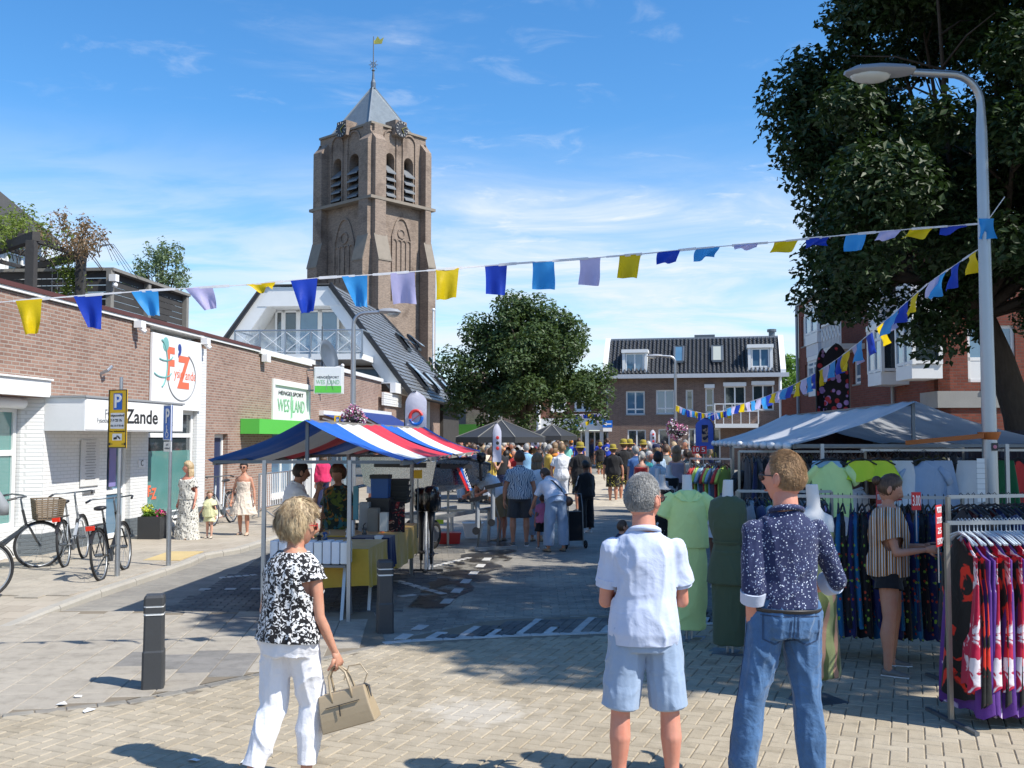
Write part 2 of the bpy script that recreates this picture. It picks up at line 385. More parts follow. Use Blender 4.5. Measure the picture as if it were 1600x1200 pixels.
def leafmat(name, c1, c2, trans=.35):
 t = NT(name); g = t.new('ShaderNodeNewGeometry'); rnd = g.outputs['Random Per Island']; n = t.noise(t.coord('Object'), .7, 3)
 f = t.math('ADD', t.math('MULTIPLY', rnd, .6), t.math('MULTIPLY', n, .5))
 col = t.mix(f, c1, c2); t.set(col, .5, 0, None, .35)
 tr = t.new('ShaderNodeBsdfTranslucent'); t.L.new(t.mix(.5, col, (c2[0]*1.4, c2[1]*1.5, c2[2]*.6)), tr.inputs[0])
 ms = t.new('ShaderNodeMixShader'); ms.inputs[0].default_value = trans; t.L.new(t.b.outputs[0], ms.inputs[1]); t.L.new(tr.outputs[0], ms.inputs[2]); t.L.new(ms.outputs[0], t.out.inputs[0])
 return t.m
def barkmat(name, col):
 t = NT(name); c = t.coord('Object', scale=(1,1,.25)); n = t.noise(c, 18, 6, .65)
 return t.set(t.mix(n, tuple(x*.5 for x in col), tuple(x*1.4 for x in col)), .9, 0, t.bump(n, .9, .03), .2)
M_white = basic('white_paint', (.78,.78,.76), .45, 0, .06, 40, .08)
M_white2 = basic('white_plastic', (.80,.80,.80), .35, 0, .05, 20, .05)
M_cream = basic('cream_paint', (.62,.60,.55), .5, 0, .08)
M_greypaint = basic('grey_paint', (.30,.32,.34), .5, 0, .08)
M_dark = basic('dark_plastic', (.022,.022,.025), .45, 0, .2)
M_black = basic('black_rubber', (.015,.015,.016), .7, 0, .2)
M_steel = metal('galvanised_steel', (.42,.44,.46), .42, .85)
M_steeld = metal('dark_steel', (.16,.18,.20), .5, .7)
M_chrome = metal('chrome', (.7,.7,.72), .18, 1, .02)
M_glass = glassmat('window_glass')
M_glassb = glassmat('bluish_glass', (.06,.13,.20), .05, 1.0, .6)
M_brick = brickmat('red_brown_brick', (.235,.105,.070), (.37,.19,.125), (.36,.31,.26))
M_brick_shop = brickmat('brown_pink_brick', (.215,.12,.09), (.36,.225,.17), (.36,.32,.28), stain=.42)
M_brick_dark = brickmat('dark_brown_brick', (.135,.075,.058), (.24,.145,.11), (.25,.22,.19))
M_brick_red = brickmat('deep_red_brick', (.16,.042,.027), (.23,.066,.042), (.12,.08,.065), bh=.085)
M_brick_far = brickmat('russet_brick', (.17,.062,.040), (.25,.10,.062), (.20,.14,.11))
M_tower = brickmat('old_tower_brick', (.155,.105,.080), (.31,.225,.17), (.31,.27,.225), stain=.75)
M_paintbrick = plainbrick('white_painted_brick', (.74,.74,.73), (.50,.50,.49))
M_plinth = plainbrick('grey_painted_plinth', (.12,.14,.155), (.07,.08,.09))
M_darkwood = basic('weathered_black_timber', (.045,.042,.040), .8, 0, .5, 14, .6, .01)
M_greywood = basic('grey_timber', (.22,.21,.19), .8, 0, .3, 14, .5, .01)
M_stone = basic('pale_stone', (.235,.20,.16), .85, 0, .25, 12, .4, .01)
M_concrete = basic('concrete', (.30,.29,.27), .9, 0, .18, 25, .4, .005)
# ------------------------------------------------------------------ ground
def pavermat(name, c1, c2, joint, bw=.21, bh=.105, rot=0, sand=(.50,.45,.37), sandamt=.35, mw=.008, dirt=.5):
 t = NT(name); c = t.coord('World', rot=(0, 0, rot))
 b = t.new('ShaderNodeTexBrick'); t.L.new(c, b.inputs['Vector']); b.inputs['Scale'].default_value = 1
 b.inputs['Brick Width'].default_value = bw; b.inputs['Row Height'].default_value = bh; b.inputs['Mortar Size'].default_value = mw; b.inputs['Mortar Smooth'].default_value = .4
 b.inputs['Color1'].default_value = (0,0,0,1); b.inputs['Color2'].default_value = (1,1,1,1)
 w = t.coord('World'); big = t.noise(w, .35, 5, .6); mid = t.noise(w, 2.3, 5, .65); fine = t.noise(w, 60, 4, .7)
 col = t.mix(b.outputs['Color'], c1, c2); col = t.mix(t.math('MULTIPLY', b.outputs['Fac'], .8), col, joint)
 col = t.mix(t.math('MULTIPLY', t.ramp(mid, .42, .72), dirt*.6), col, tuple(x*.55 for x in c1))
 s = t.math('MULTIPLY', t.ramp(t.math('ADD', t.math('MULTIPLY', big, .7), t.math('MULTIPLY', mid, .3)), .46, .66), sandamt)
 col = t.mix(s, col, sand); col = t.mix(t.math('MULTIPLY', fine, .25), col, tuple(x*1.3 for x in c2))
 h = t.math('SUBTRACT', t.math('MULTIPLY', fine, .4), b.outputs['Fac'])
 return t.set(col, .9, 0, t.bump(h, .5, .006), .25)
def stonemat(name, c1, c2, sand=(.55,.48,.38), sandamt=.3, patch=None):
 """one paver: tone per piece, grit, worn sandy patches running over the whole ground"""
 t = NT(name); o = t.new('ShaderNodeObjectInfo').outputs['Random']; i = t.new('ShaderNodeNewGeometry').outputs['Random Per Island']
 w = t.coord('World'); r = t.math('FRACT', t.math('ADD', t.math('MULTIPLY', o, 7.3), i))
 big = t.noise(w, .55, 5, .65); mid = t.noise(w, 6, 5, .65); fine = t.noise(w, 150, 4, .75)
 col = t.mix(r, c1, c2); col = t.mix(t.math('MULTIPLY', t.ramp(mid, .42, .72), .5), col, tuple(x*.52 for x in c1))
 col = t.mix(t.math('MULTIPLY', t.ramp(big, .45, .68), sandamt), col, sand)
 col = t.mix(t.math('MULTIPLY', t.ramp(fine, .5, .75), .4), col, tuple(min(1, x*1.5) for x in c2)); col = t.mix(t.math('MULTIPLY', t.ramp(fine, .5, .25), .4), col, tuple(x*.4 for x in c1))
 if patch:
  d = t.new('ShaderNodeVectorMath', operation='DISTANCE'); t.L.new(w, d.inputs[0]); d.inputs[1].default_value = patch[0]
  f = t.math('MULTIPLY', t.ramp(t.math('ADD', t.math('DIVIDE', d.outputs['Value'], patch[1]), t.math('MULTIPLY', t.math('SUBTRACT', mid, .5), 1.6)), 1.0, .15), .45)
  col = t.mix(f, col, (.55,.52,.47))
 return t.set(col, .88, 0, t.bump(t.math('ADD', fine, t.math('MULTIPLY', mid, .5)), .35, .003), .25)
M_road = pavermat('grey_street_brick', (.19,.178,.16), (.26,.245,.215), (.30,.27,.22), rot=.085, sandamt=.65)
M_pave = pavermat('beige_pavement_tile', (.31,.27,.215), (.39,.34,.275), (.22,.19,.15), bw=.3, bh=.3, rot=.085, sandamt=.45)
M_fore = stonemat('yellow_paver', (.34,.285,.205), (.41,.35,.26), sand=(.48,.43,.35), patch=(G(745,1115).xyz, .55))
M_tile = stonemat('grey_beige_tile', (.33,.295,.245), (.385,.345,.285), sand=(.46,.41,.34))
M_tileg = stonemat('grey_tile', (.20,.19,.175), (.25,.235,.215), sandamt=.12)
M_dkpav = stonemat('blue_grey_paver', (.10,.10,.10), (.15,.148,.143), sandamt=.3)
M_gypav = stonemat('grey_paver', (.18,.168,.15), (.25,.235,.205), sandamt=.5)
M_whpav = stonemat('white_paver', (.48,.47,.45), (.60,.59,.57), sandamt=.3, sand=(.32,.30,.27))
M_bed = basic('sandy_joint_bed', (.20,.165,.12), .95, 0, .3, 80, .5, .004)
M_sand = stonemat('loose_sand', (.46,.40,.31), (.50,.44,.34), sandamt=.3)
M_kerb = basic('concrete_kerb', (.36,.335,.29), .9, 0, .22, 30, .4, .004)
M_far = basic('far_ground', (.13,.125,.11), .95, 0, .3, 1, .1)
g = MB(); g.box(-2500, 2500, -2500, 2500, -.5, -.05); tag(g.build('ground', M_far), kind='structure')
g = MB(); g.add([(-40,-12,0),(40,-12,0),(40,90,0),(-40,90,0)], [(0,1,2,3)]); g.add([(-40,-12,-.04),(40,-12,-.04),(40,90,-.04),(-40,90,-.04)], [(3,2,1,0)])
tag(g.build('road', M_road, fixn=False), kind='structure')
BPX = [(-400,1150),(0,1118),(230,1092),(400,1055),(520,1025),(608,1005),(800,995),(960,990),(1120,975),(1300,965),(1700,955)]
BND = [G(x, y) for x, y in BPX]; _bx = [p.x for p in BND]; _by = [p.y for p in BND]
def bnd(x): return float(np.interp(x, _bx, _by))
STRIP = .98    # depth of the marked strip behind the white line
bed = MB(); n = 60
for i in range(n):
 xa = -9+20*i/n; xb = -9+20*(i+1)/n
 bed.add([(xa, -2, .004), (xb, -2, .004), (xb, bnd(xb)-.01, .004), (xa, bnd(xa)-.01, .004)], [(0,1,2,3)])
plateau = tag(bed.build('crossing_plateau', M_bed, fixn=False), kind='structure')
def paver_mesh(L, Wd, h, bev=.006, gap=.006):
 a = L/2-gap/2; b = Wd/2-gap/2; m = MB()
 vs = [(-a,-b,-.02),(a,-b,-.02),(a,b,-.02),(-a,b,-.02),(-a,-b,h-bev),(a,-b,h-bev),(a,b,h-bev),(-a,b,h-bev),(-a+bev,-b+bev,h),(a-bev,-b+bev,h),(a-bev,b-bev,h),(-a+bev,b-bev,h)]
 fs = [(0,1,5,4),(1,2,6,5),(2,3,7,6),(3,0,4,7),(4,5,9,8),(5,6,10,9),(6,7,11,10),(7,4,8,11),(8,9,10,11)]
 return vs, fs
def pave(parent, name, mat, spots, L, Wd, h, near=300, stuffname=None):
 """spots: (x, y, angle). the nearest ones in view single, the rest one mesh"""
 vs, fs = paver_mesh(L, Wd, h); me = D.meshes.new(name); me.from_pydata(vs, [], fs); me.materials.append(mat)
 def key(s):
  d = math.hypot(s[0], s[1]); vis = abs(s[0]/max(s[1], .1)) < .535 and s[1] > 5.9
  return (0 if vis else 1, d)
 spots = sorted(spots, key=key)
 for s in spots[:near]:
  o = link(name, me, parent); o.location = (s[0], s[1], random.uniform(-.0012, .0012)); o.rotation_euler = (random.uniform(-.004,.004), random.uniform(-.004,.004), s[2]+random.uniform(-.006,.006))
 rest = spots[near:]
 if rest:
  V0 = np.array(vs); S = np.array(rest); nn = len(S); c = np.cos(S[:,2]+RNG.uniform(-.006,.006,nn)); sn = np.sin(S[:,2])
  X = V0[None,:,0]*c[:,None]-V0[None,:,1]*sn[:,None]+S[:,0:1]; Y = V0[None,:,0]*sn[:,None]+V0[None,:,1]*c[:,None]+S[:,1:2]
  Z = V0[None,:,2]+RNG.uniform(-.0015,.0015,(nn,1))*np.ones_like(X)
  V = np.stack([X, Y, Z], -1).reshape(-1, 3); Fc = (np.array(fs)[None]+np.arange(nn)[:,None,None]*len(vs)).reshape(-1, 4)
  o = npmesh(stuffname or name, V, Fc, mat, parent); o['kind'] = 'stuff'
def herring(x0, x1, y0, y1, rot, keep, Wd=.105):
 out = []; c, s = math.cos(rot), math.sin(rot); R = int(max(x1-x0, y1-y0)/Wd)+4; cx, cy = (x0+x1)/2, (y0+y1)/2
 for i in range(-R, R):
  for j in range(-R, R):
   k = (i-j) % 4
   if k == 0: u, v, a = i+1, j+.5, 0
   elif k == 3: u, v, a = i+.5, j+1, PI/2
   else: continue
   x = cx+(u*c-v*s)*Wd; y = cy+(u*s+v*c)*Wd
   if x0 < x < x1 and y0 < y < y1 and keep(x, y): out.append((x, y, rot+a))
 return out
fore = herring(-5.6, 6.4, 4.6, 11.3, -.38, lambda x, y: y < bnd(x)-.13)
pave(plateau, 'brick', M_fore, fore, .21, .105, .012, 300, 'brick_field')
brd = []; x = -6.0
while x < -1.25:
 a = math.atan2(bnd(x+.1)-bnd(x-.1), .2); brd.append((x, bnd(x)-.065, a)); x += .21*math.cos(a)
pave(plateau, 'border_brick', M_gypav, brd, .21, .10, .014, 60)
apron = MB(); apron.add([(-14,5,.005),(-5.3,5,.005),(-1.2,9.7,.005),(-1.6,11.6,.005),(-14,11.6,.005)], [(0,1,2,3,4)])
apron = tag(apron.build('tiled_apron', M_bed, fixn=False), kind='structure')
tl = []; c_, s_ = math.cos(.09), math.sin(.09)
for i in range(-30, 30):
 for j in range(-14, 14):
  x = -4+(i*c_-(j+.5*(i % 2))*s_)*.3; y = 9.5+(i*s_+(j+.5*(i % 2))*c_)*.3
  xr = -1.35 if y < 10.1 else -1.35-(y-10.1)*.3
  if -9 < x < xr-.1 and bnd(x)+.14 < y < 11.45 and y > 5: tl.append((x, y, .09))
grey = [t for t in tl if math.sin(t[0]*2.1+1.2)+math.sin(t[1]*3.3+t[0]) > 1.15]; beige = [t for t in tl if t not in set(grey)]
pave(apron, 'tile', M_tile, beige, .3, .3, .012, 230, 'tile_field'); pave(apron, 'tile', M_tileg, grey, .3, .3, .012, 60, 'tile_field')
strip = MB(); n = 26
for i in range(n):
 xa = -1.25+8*i/n; xb = -1.25+8*(i+1)/n
 wa = min(STRIP, max(.1, (xa+1.3)*.9)); wb = min(STRIP, max(.1, (xb+1.3)*.9))
 strip.add([(xa, bnd(xa)-.01, .0045), (xb, bnd(xb)-.01, .0045), (xb, bnd(xb)+wb, .0045), (xa, bnd(xa)+wa, .0045)], [(0,1,2,3)])
strip = tag(strip.build('crossing_marking', M_bed, fixn=False), kind='structure')
blk_v, blk_f = paver_mesh(1, 1, .014, .004, .0)
def block(name, mat, x, y, a, L, Wd):
 vs, fs = paver_mesh(L, Wd, .013, .003, .004); me = D.meshes.new(name); me.from_pydata(vs, [], fs); me.materials.append(mat)
 o = link(name, me, strip); o.location = (x, y, 0); o.rotation_euler = (0, 0, a); return o
x = -1.25; i = 0
while x < 6.4:
 a = math.atan2(bnd(x+.3)-bnd(x), .3); y = bnd(x); L = .30
 block('white_kerb_block', M_whpav, x+.15*math.cos(a), y+.15*math.sin(a)+.03, a, L, .10)
 mx = x+.15; my = bnd(mx); full = i % 2 == 0; dep = min(STRIP, max(.1, (mx+1.3)*.9)); w = .10
 skew = .28
 if dep > .35:
  ln = (dep-.12) if full else .33
  o = block('white_block', M_whpav, mx+skew*ln*.5+.02, my+.09+ln/2, -PI/2+.0, ln, w if full else .12); o.rotation_euler[2] = PI/2-skew
  for k in range(int(dep/.2)):
   for q in (0, 1):
    xx = mx+.075+.105*q+.03+skew*(.2*k+.1); yy = my+.09+.2*k+.10
    if yy+.1 < my+dep+.02: bb = block('dark_block', M_dkpav, xx, yy, 0, .2, .10); bb.rotation_euler[2] = PI/2-skew
  if not full:
   for k in range(2, int(dep/.2)):
    bb = block('dark_block', M_dkpav, mx+.02+skew*(.2*k+.1), my+.09+.2*k+.10, 0, .2, .10); bb.rotation_euler[2] = PI/2-skew
 x += .30*math.cos(a); i += 1
def field(parentname, mat, x0, x1, y0, y1, rot, keep, near=0):
 b = MB(); b.add([(x0, y0, .003), (x1, y0, .003), (x1, y1, .003), (x0, y1, .003)], [(0,1,2,3)]) if False else None
 sp = []; c, s = math.cos(rot), math.sin(rot); R = int(max(x1-x0, y1-y0)/.105)+6; cx, cy = (x0+x1)/2, (y0+y1)/2
 for i in range(-R//2, R//2):
  for j in range(-R, R):
   u = (i+(.5 if j % 2 else 0))*.21; v = j*.105; x = cx+u*c-v*s; y = cy+u*s+v*c
   if x0 < x < x1 and y0 < y < y1 and keep(x, y): sp.append((x, y, rot))
 return sp
bay = D.objects['road']
kx = lambda y: -5.2+.075*(y-11.3)
pave(bay, 'paver', M_dkpav, field('', None, -5.1, -.9, 11.5, 18, .085, lambda x, y: x > kx(y)+1.1-max(0, (y-13)*.12) and x < -1.35+.075*(y-11)), .21, .105, .010, 0, 'paver_field')
pave(bay, 'paver', M_gypav, field('', None, -1.3, 7.5, 10.3, 15.5, -.02, lambda x, y: y > bnd(x)+min(STRIP, max(.1, (x+1.3)*.9))+.06 and x > -1.05+.075*(y-11)), .21, .105, .009, 0, 'paver_field')
def dashes(a, b, n, w=.10, frac=.75):
 A = G(*a); B = G(*b); d = (B-A)/n; ang = math.atan2(d.y, d.x)
 for k in range(n):
  c = A+d*(k+.5); m = MB(); L = d.length*frac
  vs, fs = paver_mesh(L, w, .0155, .003, .002); m.add(vs, fs); o = m.build('white_paver', M_whpav, bay); o.location = (c.x, c.y, 0); o.rotation_euler = (0, 0, ang)
dashes((618,908),(695,930),6,.11,.72); dashes((672,887),(735,872),7,.10,.7); dashes((342,904),(402,899),5,.1,.72); dashes((300,922),(420,921),3,.1,.42)
dashes((612,935),(660,929),1,.1,.5); dashes((738,862),(800,858),2,.1,.4); dashes((618,1004),(668,975),2,.12,.5); dashes((765,870),(690,950),6,.13,.42)
gm = MB(); A = G(668,952); B = G(792,838)
d = (B-A).normalized(); nrm = Vector((d.y, -d.x, 0)); k = 26; top = []; bot = []
for i in range(k+1):
 q = A+(B-A)*(i/k); w1 = .16+.22*abs(math.sin(i*1.3))*math.sin(PI*i/k)+.08; w2 = .18+.35*abs(math.sin(i*.9+1))*math.sin(PI*i/k)
 top.append(tuple(q+nrm*w2+Vector((0,0,.0125)))); bot.append(tuple(q-nrm*w1+Vector((0,0,.0125))))
for i in range(k): gm.add([top[i], top[i+1], bot[i+1], bot[i]], [(0,1,2,3)])
tw = NT('wet_dirt'); cw = tw.coord('World'); nn_ = tw.noise(cw, 2.2, 5, .65)
tw.set((.030,.024,.018), .38, 0, None, .5); trn = tw.new('ShaderNodeBsdfTransparent'); msn = tw.new('ShaderNodeMixShader')
tw.L.new(tw.math('MULTIPLY', tw.ramp(nn_, .36, .56), .9), msn.inputs[0]); tw.L.new(trn.outputs[0], msn.inputs[1]); tw.L.new(tw.b.outputs[0], msn.inputs[2]); tw.L.new(msn.outputs[0], tw.out.inputs[0])
tag(gm.build('wet_gutter', tw.m, fixn=False), kind='structure')
ZP = .09
def KX(y): return float(np.interp(y, [10.9, 11.4, 14.4, 15.6, 16.6, 17.3, 18.4, 40, 80], [-5.3, -5.22, -5.04, -4.98, -5.05, -4.72, -4.62, -3.05, -.1]))
def WX(y): return -7.65+.0913*(y-16.3)
pv = MB(); ys = [-10, 0, 6, 10.6, 11.4, 12.5, 13.5, 14.4, 15.6, 16.2, 16.6, 17.3, 18.4, 22, 26, 30, 40, 62, 72]
def zp(y): return float(np.interp(y, [10.6, 12.0], [.006, ZP]))
for a, b in zip(ys, ys[1:]):
 if a >= 10.6: pv.add([(WX(a)-3, a, zp(a)), (KX(a)-.13, a, zp(a)), (KX(b)-.13, b, zp(b)), (WX(b)-3, b, zp(b))], [(0,1,2,3)])
pave_o = tag(pv.build('pavement', M_pave, fixn=False), kind='structure')
y = 10.62
while y < 45:
 y2 = y+(1.0 if not 15.5 < y < 17.5 else .45); za = zp(y)+.002; zb = zp(y2)+.002; m = MB(); w = .13; xa = KX(y); xb = KX(y2-.012); yb = y2-.012
 m.add([(xa-w,y,-.03),(xa,y,-.03),(xb,yb,-.03),(xb-w,yb,-.03),(xa-w,y,za),(xa-.02,y,za),(xb-.02,yb,zb),(xb-w,yb,zb),(xa,y,max(.004,za-.03)),(xb,yb,max(.004,zb-.03))],
     [(4,5,6,7),(5,8,9,6),(8,1,2,9),(0,4,7,3),(0,1,8,5,4),(3,7,6,9,2)])
 m.build('kerb_stone', M_kerb, pave_o); y = y2
pt = []
for i in range(-40, 40):
 for j in range(-4, 40):
  x = -6.5+(i*c_-(j+.5*(i % 2))*(-.075))*.3; yy = 11.0+(i*.0+(j+.5*(i % 2)))*.3
  if yy < 17 and WX(yy)+.02 < x < KX(yy)-.30 and yy > 12.1: pt.append((x, yy, -.075))
vs, fs = paver_mesh(.3, .3, .006, .003, .006); me = D.meshes.new('tile'); me.from_pydata(vs, [], fs); me.materials.append(M_tile)
near = sorted(pt, key=lambda s: s[1])
for s in near[:290]:
 if abs(s[0]/s[1]) < .56:
  o = link('tile', me, pave_o); o.location = (s[0], s[1], ZP+random.uniform(0,.002)); o.rotation_euler = (random.uniform(-.004,.004), random.uniform(-.004,.004), s[2])
ytile = MB(); a = G(258,880,ZP);
ytile.box(a.x-.45, a.x+.12, a.y+.3, a.y+1.5, ZP-.02, ZP+.012); ytile.build('yellow_tactile_tile', basic('yellow_tile', (.50,.38,.18), .9, 0, .2, 40, .3), pave_o)
def sandfn(u, v):
 x = .2+9.5*u; y = 27+27*v; e = math.sin(PI*u)*math.sin(PI*v); n_ = vnoise(np.array([[x*1.3, y*.8, 0], [x*4, y*3, 1]]), 4)
 return (x, y, max(-.03, min(.22, e*.5-.10))+.06*n_[0]*min(1, e*3)+.03*n_[1]*min(1, e*4))
sm = MB(); sm.grid(sandfn, 60, 110); tag(sm.build('sand_bed', M_sand, smooth=True, fixn=False), kind='structure')
# ------------------------------------------------------------------ text
def text_mesh(s, size, mat, name='lettering', parent=None, extrude=.002, align='CENTER', font_shear=0, xs=1.0, bold=0):
 cu = D.curves.new(name, 'FONT'); cu.body = s; cu.size = size; cu.align_x = align; cu.align_y = 'CENTER'; cu.extrude = extrude; cu.shear = font_shear; cu.offset = bold; cu.resolution_u = 3
 o = D.objects.new('tmp', cu); COL.objects.link(o); dg = bpy.context.evaluated_depsgraph_get(); me = D.meshes.new_from_object(o.evaluated_get(dg)); D.objects.remove(o); D.curves.remove(cu)
 for v in me.vertices: v.co.x *= xs
 me.name = name; me.materials.clear(); me.materials.append(mat); return link(name, me, parent)
def put_text(parent, s, x, z, size, mat, y=0.0, name='lettering', xs=1.0, rz=0, **kw):
 """lettering on a facade plane y=const, reading along +x when seen from -y"""
 o = text_mesh(s, size, mat, name, parent, xs=xs, **kw); o.location = (x, y, z); o.rotation_euler = (PI/2, 0, rz); return o
# ------------------------------------------------------------------ facades
def wallgrid(mb, x0, x1, z0, z1, holes, y0=0.0, y1=.28, mi=0, flip=False):
 """wall slab with rectangular holes (hx0,hx1,hz0,hz1)"""
 xs = sorted({x0, x1, *[min(max(h[0], x0), x1) for h in holes], *[min(max(h[1], x0), x1) for h in holes]})
 zs = sorted({z0, z1, *[min(max(h[2], z0), z1) for h in holes], *[min(max(h[3], z0), z1) for h in holes]})
 for a, b in zip(xs, xs[1:]):
  c = None
  runs = []
  for p, q in zip(zs, zs[1:]):
   mx, mz = (a+b)/2, (p+q)/2
   if any(h[0] < mx < h[1] and h[2] < mz < h[3] for h in holes):
    if c is not None: runs.append((c, p)); c = None
   elif c is None: c = p
  if c is not None: runs.append((c, z1))
  for p, q in runs: mb.box(a, b, y0, y1, p, q, mi)
 return mb
def window(par, x0, x1, z0, z1, y=0.06, fr=.07, mull=(), trans=(), mat=None, glass=None, sill=True, depth=.06, back=True, name='window', sillm=None, fmat=None):
 """frame with its panes as sub-parts; mull = x fractions, trans = z fractions"""
 mat = mat or M_white; f = MB(); xs = [x0]+[x0+(x1-x0)*m for m in mull]+[x1]; zs = [z0]+[z0+(z1-z0)*m for m in trans]+[z1]
 f.box(x0, x0+fr, y, y+depth, z0, z1); f.box(x1-fr, x1, y, y+depth, z0, z1); f.box(x0+fr, x1-fr, y, y+depth, z0, z0+fr); f.box(x0+fr, x1-fr, y, y+depth, z1-fr, z1)
 for m in xs[1:-1]: f.box(m-fr/2, m+fr/2, y+.003, y+depth-.003, z0+fr, z1-fr)
 for m in zs[1:-1]: f.box(x0+fr, x1-fr, y+.006, y+depth-.006, m-fr/2, m+fr/2)
 w = f.build(name, mat, par)
 for i in range(len(xs)-1):
  for j in range(len(zs)-1):
   a = xs[i]+(fr if i == 0 else fr/2); b = xs[i+1]-(fr if i == len(xs)-2 else fr/2); c = zs[j]+(fr if j == 0 else fr/2); d = zs[j+1]-(fr if j == len(zs)-2 else fr/2)
   p = MB(); p.box(a, b, y+depth*.5, y+depth*.5+.012, c, d); p.build('pane', glass or M_glass, w)
 if sill: s = MB(); s.box(x0-.05, x1+.05, y-.13, y-.004, z0-.06, z0-.004); s.build('sill', sillm or M_concrete, w)
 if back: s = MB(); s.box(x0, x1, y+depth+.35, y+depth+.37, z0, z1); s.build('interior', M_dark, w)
 return w
M_green = basic('bright_green_panel', (.10,.50,.07), .45, 0, .05, 20, .05)
M_ltgreen = basic('pale_green', (.25,.50,.30), .6)
M_ink = basic('black_ink', (.02,.02,.02), .6, 0, .02)
M_greyink = basic('grey_ink', (.28,.29,.30), .6, 0, .02)
M_orange = basic('coral_paint', (.75,.16,.08), .5, 0, .02)
M_teal = glassmat('teal_film_glass', (.075,.20,.185), .10, .8, .35)
M_blue = basic('sign_blue', (.01,.13,.55), .35, 0, .03); M_yel = basic('sign_yellow', (.85,.52,.015), .4, 0, .03)
M_rooffelt = basic('roof_felt', (.09,.09,.09), .95, 0, .3, 30, .4)
M_redcop = basic('dark_red_coping', (.10,.035,.03), .6, 0, .2)
LRZ = math.atan2(1, .0913); LO = (-7.65, 16.3, 0)
def fysio():
 o = thing('physiotherapy_practice', 'nearest low brick shop with white painted front, sign canopy and round logo board', 'building', LO, LRZ)
 X = lambda px, py=684, y=0: onplane(o, px, py, y)[0]
 Z = lambda px, py, y=0: onplane(o, px, py, y)[1]
 xe = X(402); xl = -7.0; zt = Z(70, 469); y0 = .0
 zc = Z(70, 621.5); xc = 0.0; xw0, xw1 = X(232), X(306); xcol = X(320)
 zsill = Z(232, 812); ztop = Z(240, 638)
 xd0, xd1 = X(168), X(205); zd = Z(180, 668)
 zf0, zf1 = 2.66, 2.93
 m = MB(); wallgrid(m, xl, xw0-.02, zc, zt, [], 0, .3); b0, b1 = X(335), X(356); zb = Z(340, 678)
 wallgrid(m, xcol, xe, 0, zt, [(b0, b1, .1, zb)], 0, .3); m.box(xcol, xe, .3, 9, 0, zt); m.box(xl, xe, 8.8, 9, 0, zt); m.box(xl, xl+.3, 0, 9, 0, zt)
 m.build('wall', M_brick_shop, o)
 m = MB(); zpl = Z(72, 833)
 wallgrid(m, 0, xd0, zpl, zc, [], 0.0, .3); wallgrid(m, xd1, xw0, zpl, zc, [], 0.0, .3)
 m.box(xw1+.02, xcol, -.012, .3, zpl, zt-.22); m.box(xw0, xw1+.02, .0, .3, ztop, zt-.22); m.box(xd0, xd1, 0, .3, zd, zc); m.box(xw0, xw1+.02, 0, .3, zpl-.0, zsill)
 m.prism([(0, 0, zpl), (-.17, .30, zpl), (-.17, .62, zpl), (0, .5, zpl)], (0, 0, zc-zpl-.002))
 m.box(xl, -3.9, .3, .6, 0, zc-.002); m.box(-3.9, -.18, .3, .6, .002, .55)
 m.build('painted_front', M_paintbrick, o)
 m = MB(); m.box(0, xd0, -.006, .3, 0, zpl-.002); m.box(xd1, xw0, -.006, .3, 0, zpl-.002); m.box(xw0+.002, xcol, -.006, .3, 0, zpl-.003)
 m.prism([(0.0, -.008, 0), (-.18, .295, 0), (-.18, .62, 0), (0, .5, 0)], (0, 0, zpl-.002)); m.build('plinth', M_plinth, o)
 window(o, -3.9, -.19, .55, zf0-.16, .36, .09, mull=(.5,), trans=(.62,), glass=M_teal, sill=False)
 m = MB(); m.box(xl, -.0, -.10, .9, zf0, zf1); m.box(xl, 0.03, -.13, .0, zf1+.002, zf1+.03); m.build('fascia', M_white, o)
 m = MB(); m.tube([(xl, .24, zf0-.10), (-.25, .24, zf0-.10)], .10, 12); m.build('roller_blind_box', M_white2, o, smooth=40)
 d = .69; xs1 = X(285.5, 650, -d); z0, z1 = 2.115, 2.655
 m = MB(); m.box(.0, xs1, -d, -.003, z0, z1); m.build('sign_canopy', M_white2, o)
 m = MB(); m.box(-.03, xs1+.03, -d-.03, 0, z1+.002, z1+.035); m.build('canopy_trim', M_greyink, o)
 m = MB(); m.box(.02, xs1-.02, -d-.012, -d-.002, z0+.02, z1-.02); m.build('sign_face', basic('lit_white_panel', (.85,.85,.84), .3, 0, .02), o)
 xz = (X(198, 640, -d)+X(243, 650, -d))/2; w = X(243, 650, -d)-X(192, 650, -d)
 t = put_text(o, 'Zande', xz, 2.37, .36, M_ink, -d-.018, bold=.004); t.scale.x = w/t.dimensions.x
 xa = X(149, 660, -d); t = put_text(o, 'Fysiotherapie', X(165, 660, -d), 2.29, .12, M_greyink, -d-.018); t = put_text(o, 'Training', X(262, 660, -d), 2.29, .12, M_greyink, -d-.018)
 put_text(o, 'Fysio', X(172, 660, -d), 2.40, .22, M_greyink, -d-.018)
 window(o, xd0, xd1, .12, zd, .10, .09, trans=(.42,), glass=M_glassb, sill=False, name='door')
 m = MB(); m.box(X(176), X(186), .05, .06, Z(180, 690), Z(180, 760)); m.build('window_poster', basic('violet_poster', (.22,.20,.45), .5), o)
 xn0, xn1 = X(125), X(154); m = MB(); m.box(xn0, xn1, -.03, -.015, Z(130, 760), Z(130, 688)); m.build('name_plate', basic('frosted_plate', (.66,.66,.65), .25), o)
 rr = random.Random(3)
 for k in range(14): put_text(o, ''.join(rr.choice('aeinorst') for _ in range(0)) or '\u2014'*3, (xn0+xn1)/2, Z(140, 692+k*4.3), .085+.02*rr.random(), M_ink, -.034, xs=.9+.5*rr.random())
 m = MB(); m.box(X(130), X(148), -.03, -.005, Z(139, 771), Z(139, 766)); m.build('letterbox', M_steel, o)
